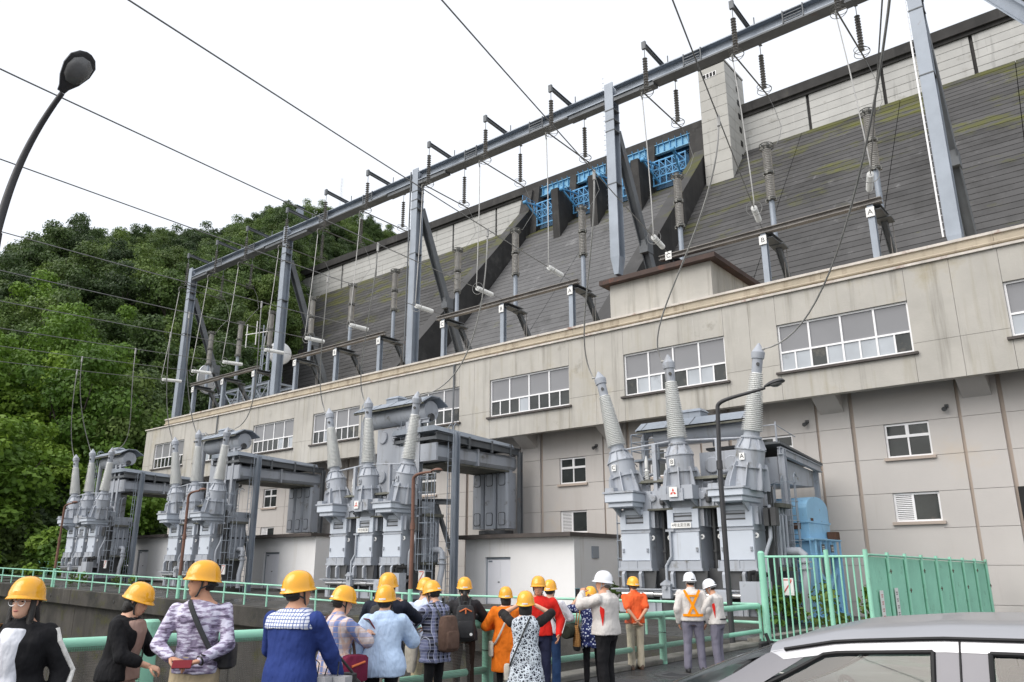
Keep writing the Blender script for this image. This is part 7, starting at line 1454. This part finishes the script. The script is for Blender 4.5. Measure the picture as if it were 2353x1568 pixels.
# ================================================================ parked car
m_car = mat('silver_car_paint', srgb(164, 165, 169), .34, .03, 2, .0, metal=.5, coat=.35, patch=((.42, .42, .42), .1, 9)); m_carb = mat('black_car_trim', (.008, .008, .009), .7, .1, 3, 0)
m_cargl = mat('tinted_car_glass', srgb(84, 94, 90), .05, .12, 1.2, 0, spec=.35, patch=(srgb(96, 104, 102), .4, 2.0)); m_tyre = mat('tyre_rubber', (.02, .02, .02), .85, .1, 6, .2); m_rim = mat('alloy_rim', (.4, .4, .42), .35, .05, 2, 0, metal=.8); m_lens = mat('lamp_lens', (.6, .6, .62), .08, .05, 3, 0); m_rlens = mat('red_lamp_lens', (.3, .01, .01), .15, .05, 3, 0)
car = thing('parked_car', (-1.3, 4.95, 0), 'wet silver estate car parked in front of the green corrugated fence', 'car')
Y0, Y1 = 4.0, 5.74; YM = (Y0 + Y1) / 2
# stations: x, belt height, roof height, how far the side leans in
ST = [(-2.62, 1.02, 1.035, .03), (-2.3, 1.03, 1.19, .10), (-1.98, 1.035, 1.335, .15), (-1.68, 1.04, 1.45, .175), (-1.35, 1.045, 1.525, .185), (-.9, 1.05, 1.565, .19), (-.3, 1.055, 1.58, .19), (.3, 1.06, 1.565, .185), (.7, 1.065, 1.53, .18), (1.0, 1.06, 1.42, .16), (1.22, 1.05, 1.2, .08), (1.3, 1.04, 1.06, .03)]
def ring_at(x, off=0):
    for (xa, ba, ra, ia), (xb, bb, rb, ib) in zip(ST, ST[1:]):
        if x <= xb + 1e-6: t = (x - xa) / (xb - xa); zb, zr, il = ba + (bb - ba) * t, ra + (rb - ra) * t, ia + (ib - ia) * t; break
    h = zr - zb; side = [(0, 0), (il * .38, h * .38), (il * .72, h * .66), (il * 1.0, h * .85), (il * 1.25, h * .935), (il * 1.7, h * .975), (.5, h * .992), (.68, h)]
    near = [(Y0 + a, zb + b) for a, b in side]; far_ = [(Y1 - a, zb + b) for a, b in reversed(side)]
    return [Vector((x, y, z)) for y, z in near + [(YM, zb + h + .012)] + far_]
mb = MB(); rows = [ring_at(-1.7 + 2.55 * k / 40)[3:14] for k in range(41)]; n_ = len(rows[0])
mb.add([p for r in rows for p in r] + [p - Vector((0, 0, .03)) for r in rows for p in r], [(j * n_ + i, j * n_ + i + 1, (j + 1) * n_ + i + 1, (j + 1) * n_ + i) for j in range(40) for i in range(n_ - 1)] + [(41 * n_ + j * n_ + i, 41 * n_ + (j + 1) * n_ + i, 41 * n_ + (j + 1) * n_ + i + 1, 41 * n_ + j * n_ + i + 1) for j in range(40) for i in range(n_ - 1)])
gh = mb.build('roof', m_car, car, True)
def side_pt(x, t, far=False, off=.004):
    r = ring_at(x)[:5]; L = [0]; 
    for a, b in zip(r, r[1:]): L.append(L[-1] + (b - a).length)
    s = t * L[3]
    for k in range(4):
        if s <= L[k + 1] + 1e-9: f = (s - L[k]) / (L[k + 1] - L[k]); p = r[k].lerp(r[k + 1], f); break
    n = Vector((0, -(r[3].z - r[0].z), -(r[3].y - r[0].y))).normalized(); n = Vector((0, -abs(n.y), abs(n.z))); p = p + n * off
    return Vector((p.x, Y0 + Y1 - p.y, p.z)) if far else p
def side_patch(name, mt, x0b, x1b, x0t, x1t, t0, t1, off, far=False, th=.012, n=10, m_=6):
    mb = MB(); g = []
    for j in range(m_ + 1):
        t = t0 + (t1 - t0) * j / m_; fa = j / m_; row = [side_pt(x0b + (x0t - x0b) * fa + ((x1b + (x1t - x1b) * fa) - (x0b + (x0t - x0b) * fa)) * i / n, t, far, off) for i in range(n + 1)]; g.append(row)
    k = len(g) * (n + 1); vs_ = [p for r in g for p in r]; inn = [p + Vector((0, (-1 if far else 1) * th, 0)) for p in vs_]
    fs = [(j * (n + 1) + i, j * (n + 1) + i + 1, (j + 1) * (n + 1) + i + 1, (j + 1) * (n + 1) + i) for j in range(m_) for i in range(n)]
    edge = [(0, i) for i in range(n + 1)] + [(j, n) for j in range(1, m_ + 1)] + [(m_, i) for i in range(n - 1, -1, -1)] + [(j, 0) for j in range(m_ - 1, 0, -1)]; e = [a * (n + 1) + b for a, b in edge]
    fs += [(e[q], e[(q + 1) % len(e)], k + e[(q + 1) % len(e)], k + e[q]) for q in range(len(e))]
    mb.add(vs_ + inn, fs); return mb.build(name, mt, car, True)
m_cars = mat('shaded_silver_paint', srgb(106, 106, 111), .4, .04, 2, 0, metal=.4)  # silver paint darkened to stand for shade on the car's side pillars
gl = bpy.data.materials.new('car_glass'); gl.use_nodes = True; T_ = gl.node_tree; N_ = T_.nodes; tb_ = N_.new('ShaderNodeBsdfTransparent'); tb_.inputs[0].default_value = (.62, .70, .67, 1); gs_ = N_.new('ShaderNodeBsdfGlossy'); gs_.inputs['Roughness'].default_value = .03; fr_ = N_.new('ShaderNodeFresnel'); fr_.inputs[0].default_value = 1.7; mx_ = N_.new('ShaderNodeMixShader')
T_.links.new(fr_.outputs[0], mx_.inputs[0]); T_.links.new(tb_.outputs[0], mx_.inputs[1]); T_.links.new(gs_.outputs[0], mx_.inputs[2]); T_.links.new(mx_.outputs[0], N_['Material Output'].inputs[0]); m_cargl = gl
for far in (False, True):
    for nm, a0, a1, b0, b1 in (('front_pillar', -2.6, -2.16, -1.72, -1.42), ('centre_pillar', -.93, -.70, -.93, -.70), ('rear_pillar', .12, .28, .10, .28), ('tail_pillar', .98, 1.28, .72, .9)):
        side_patch(nm, m_cars, a0, a1, b0, b1, .0, 1.0, .001, far, n=6)
    side_patch('waist_rail', m_carb, -2.55, 1.22, -2.5, 1.2, .0, .07, .003, far, n=20, m_=2); side_patch('roof_rail', m_car, -1.62, .85, -1.7, .85, .87, 1.02, .003, far, n=20, m_=2)
    for (a0, a1, b0, b1) in ((-2.16, -.93, -1.42, -.93), (-.70, .12, -.70, .10), (.28, .98, .28, .72)):
        side_patch('side_window', m_cargl, a0, a1, b0, b1, .05, .9, -.004, far, th=.004)
        mb = MB(); c_ = [side_pt(a0, .06, far, .004), side_pt(a1, .06, far, .004), side_pt(b1, .87, far, .004), side_pt(b0, .87, far, .004), side_pt(a0, .06, far, .004)]
        mb.tube([side_pt(a0 + (b0 - a0) * t / 8, .06 + .81 * t / 8, far, .004) for t in range(9)], .011, 6); mb.tube([side_pt(b0 + (b1 - b0) * t / 8, .87, far, .004) for t in range(9)], .011, 6); mb.tube([side_pt(b1 + (a1 - b1) * t / 8, .87 - .81 * t / 8, far, .004) for t in range(9)], .011, 6); mb.build('window_seal', m_carb, car, True)
    mb = MB(); x = -.82; mb.tube([side_pt(x, t / 8, far, .004) for t in range(9)], .005, 5); mb.build('door_gap', m_carb, car)
    mb = MB(); mb.tube([side_pt(-1.62 + 2.45 * k / 20, 1.0, far, .008) for k in range(21)], .009, 6); mb.build('roof_gutter', m_carb, car)
m_seat = mat('grey_seat_fabric', (.05, .05, .054), .9, .1, 4, .05, coord='O')
for x in (-1.0, -.1):
    for y in (Y0 + .47, Y1 - .47):
        mb = MB(); rbox(mb, (x, y, .62), .26, .25, .1); mb.loft([ell((x + .22 + .12 * k / 4, y, .66 + .5 * k / 4), .07, .23 - .02 * k, 16, 3) for k in range(5)]); rbox(mb, (x + .36, y, 1.27), .05, .12, .09); mb.build('seat', m_seat, car, True)
mb = MB(); mb.box(-2.5, -1.75, Y0 + .12, Y1 - .12, .6, 1.0); mb.box(-2.3, 1.1, Y0 + .1, Y1 - .1, .4, .5); mb.build('dashboard', m_carb, car)
mb = MB(); mb.ring((-1.62, Y1 - .47, 1.0), (1, 0, .5), .18, .016, 22, 6); mb.build('steering_wheel', m_carb, car)
def top_patch(name, mt, xa, xb, i0, i1, off):
    mb = MB(); rows = []; n = 8
    for k in range(n + 1): r = ring_at(xa + (xb - xa) * k / n); rows.append([p + Vector((-.5 * off if xa < 0 else .5 * off, 0, off)) for p in r[i0:i1 + 1]])
    m_ = len(rows[0]); mb.add([p for r in rows for p in r], [(j * m_ + i, j * m_ + i + 1, (j + 1) * m_ + i + 1, (j + 1) * m_ + i) for j in range(n) for i in range(m_ - 1)]); return mb.build(name, mt, car, True)
top_patch('windscreen', m_cargl, -2.6, -1.7, 3, 13, -.004); top_patch('rear_window', m_cargl, .85, 1.28, 3, 13, -.004)
# lower body
mb = MB(); LS = [(-3.72, .42, .62, .22), (-3.66, .3, .72, .12), (-3.4, .24, .83, .05), (-3.0, .22, .93, .01), (-2.62, .22, 1.02, .0), (-1.5, .22, 1.045, -.01), (0, .22, 1.058, -.01), (1.0, .22, 1.06, 0), (1.3, .25, 1.05, .03), (1.42, .32, .98, .1), (1.45, .42, .8, .16)]
mb.loft([[Vector((x, y, z)) for y, z in ((Y0 + i + .06, z0), (Y0 + i - .02, z0 + .12), (Y0 + i - .035, z0 + (z1 - z0) * .5), (Y0 + i - .01, z0 + (z1 - z0) * .86), (Y0 + i + .03, z1 - .02), (Y0 + i + .1, z1), (YM, z1 + (.03 if x < -2.6 else .0)), (Y1 - i - .1, z1), (Y1 - i - .03, z1 - .02), (Y1 - i + .01, z0 + (z1 - z0) * .86), (Y1 - i + .035, z0 + (z1 - z0) * .5), (Y1 - i + .02, z0 + .12), (Y1 - i - .06, z0))] for x, z0, z1, i in LS]); mb.build('lower_body', m_car, car, True)
for x in (-2.85, .55):
    for y, s in ((Y0 + .02, -1), (Y1 - .02, 1)):
        mb = MB(); mb.lathe([(.2, .1), (.31, .1), (.33, .07), (.33, -.07), (.31, -.1), (.2, -.1)], (x, y, .33), (0, s, 0), 28, False); w_ = mb.build('tyre', m_tyre, car, True)
        mb = MB(); mb.lathe([(0, .06), (.05, .08), (.06, .07), (.19, .05), (.21, .09), (.21, -.05), (0, -.05)], (x, y, .33), (0, s, 0), 28, False); mb.build('rim', m_rim, w_, True)
        mb = MB(); mb.ring((x, y - s * .005 + s * .03, .34), (0, 1, 0), .37, .03, 28, 6); mb.build('wheel_arch', m_carb, car)
for y in (Y0 + .2, Y1 - .2):
    mb = MB(); mb.loft([ell((0, 0, 0), .1, .16, 14, 2.5, lambda p, y=y, k=k: Vector((-3.6 - .03 * k + abs(p.x) * .0, y + p.y, .68 + p.x * .9))) for k in (0, 1, 1.6)]); mb.build('headlight', m_lens, car, True)
    mb = MB(); mb.box(1.38, 1.47, y - .1, y + .1, .72, .98); mb.build('tail_light', m_rlens, car)
for y, s in ((Y0 - .1, -1), (Y1 + .1, 1)):
    mb = MB(); rbox(mb, (-2.05, y, 1.08), .06, .1, .075); mb.bar((-2.05, y, 1.06), (-2.05, y - s * .12, 1.05), .04); mb.build('wing_mirror', m_car, car, True)
for x in (-1.05, .0):
    for y in (Y0 - .045, Y1 + .045): mb = MB(); mb.bar((x - .09, y, .9), (x + .09, y, .9), .02, .035); mb.build('door_handle', m_car, car)
mb = MB(); mb.cyl((-2.0, YM, 1.42), (-1.98, YM, 1.36), .01, n=6); rbox(mb, (-2.0, YM, 1.345), .015, .1, .03); mb.build('inner_mirror', m_carb, car)
mb = MB(); mb.box(-3.72, -3.69, YM - .4, YM + .4, .5, .62); mb.build('grille', m_carb, car)
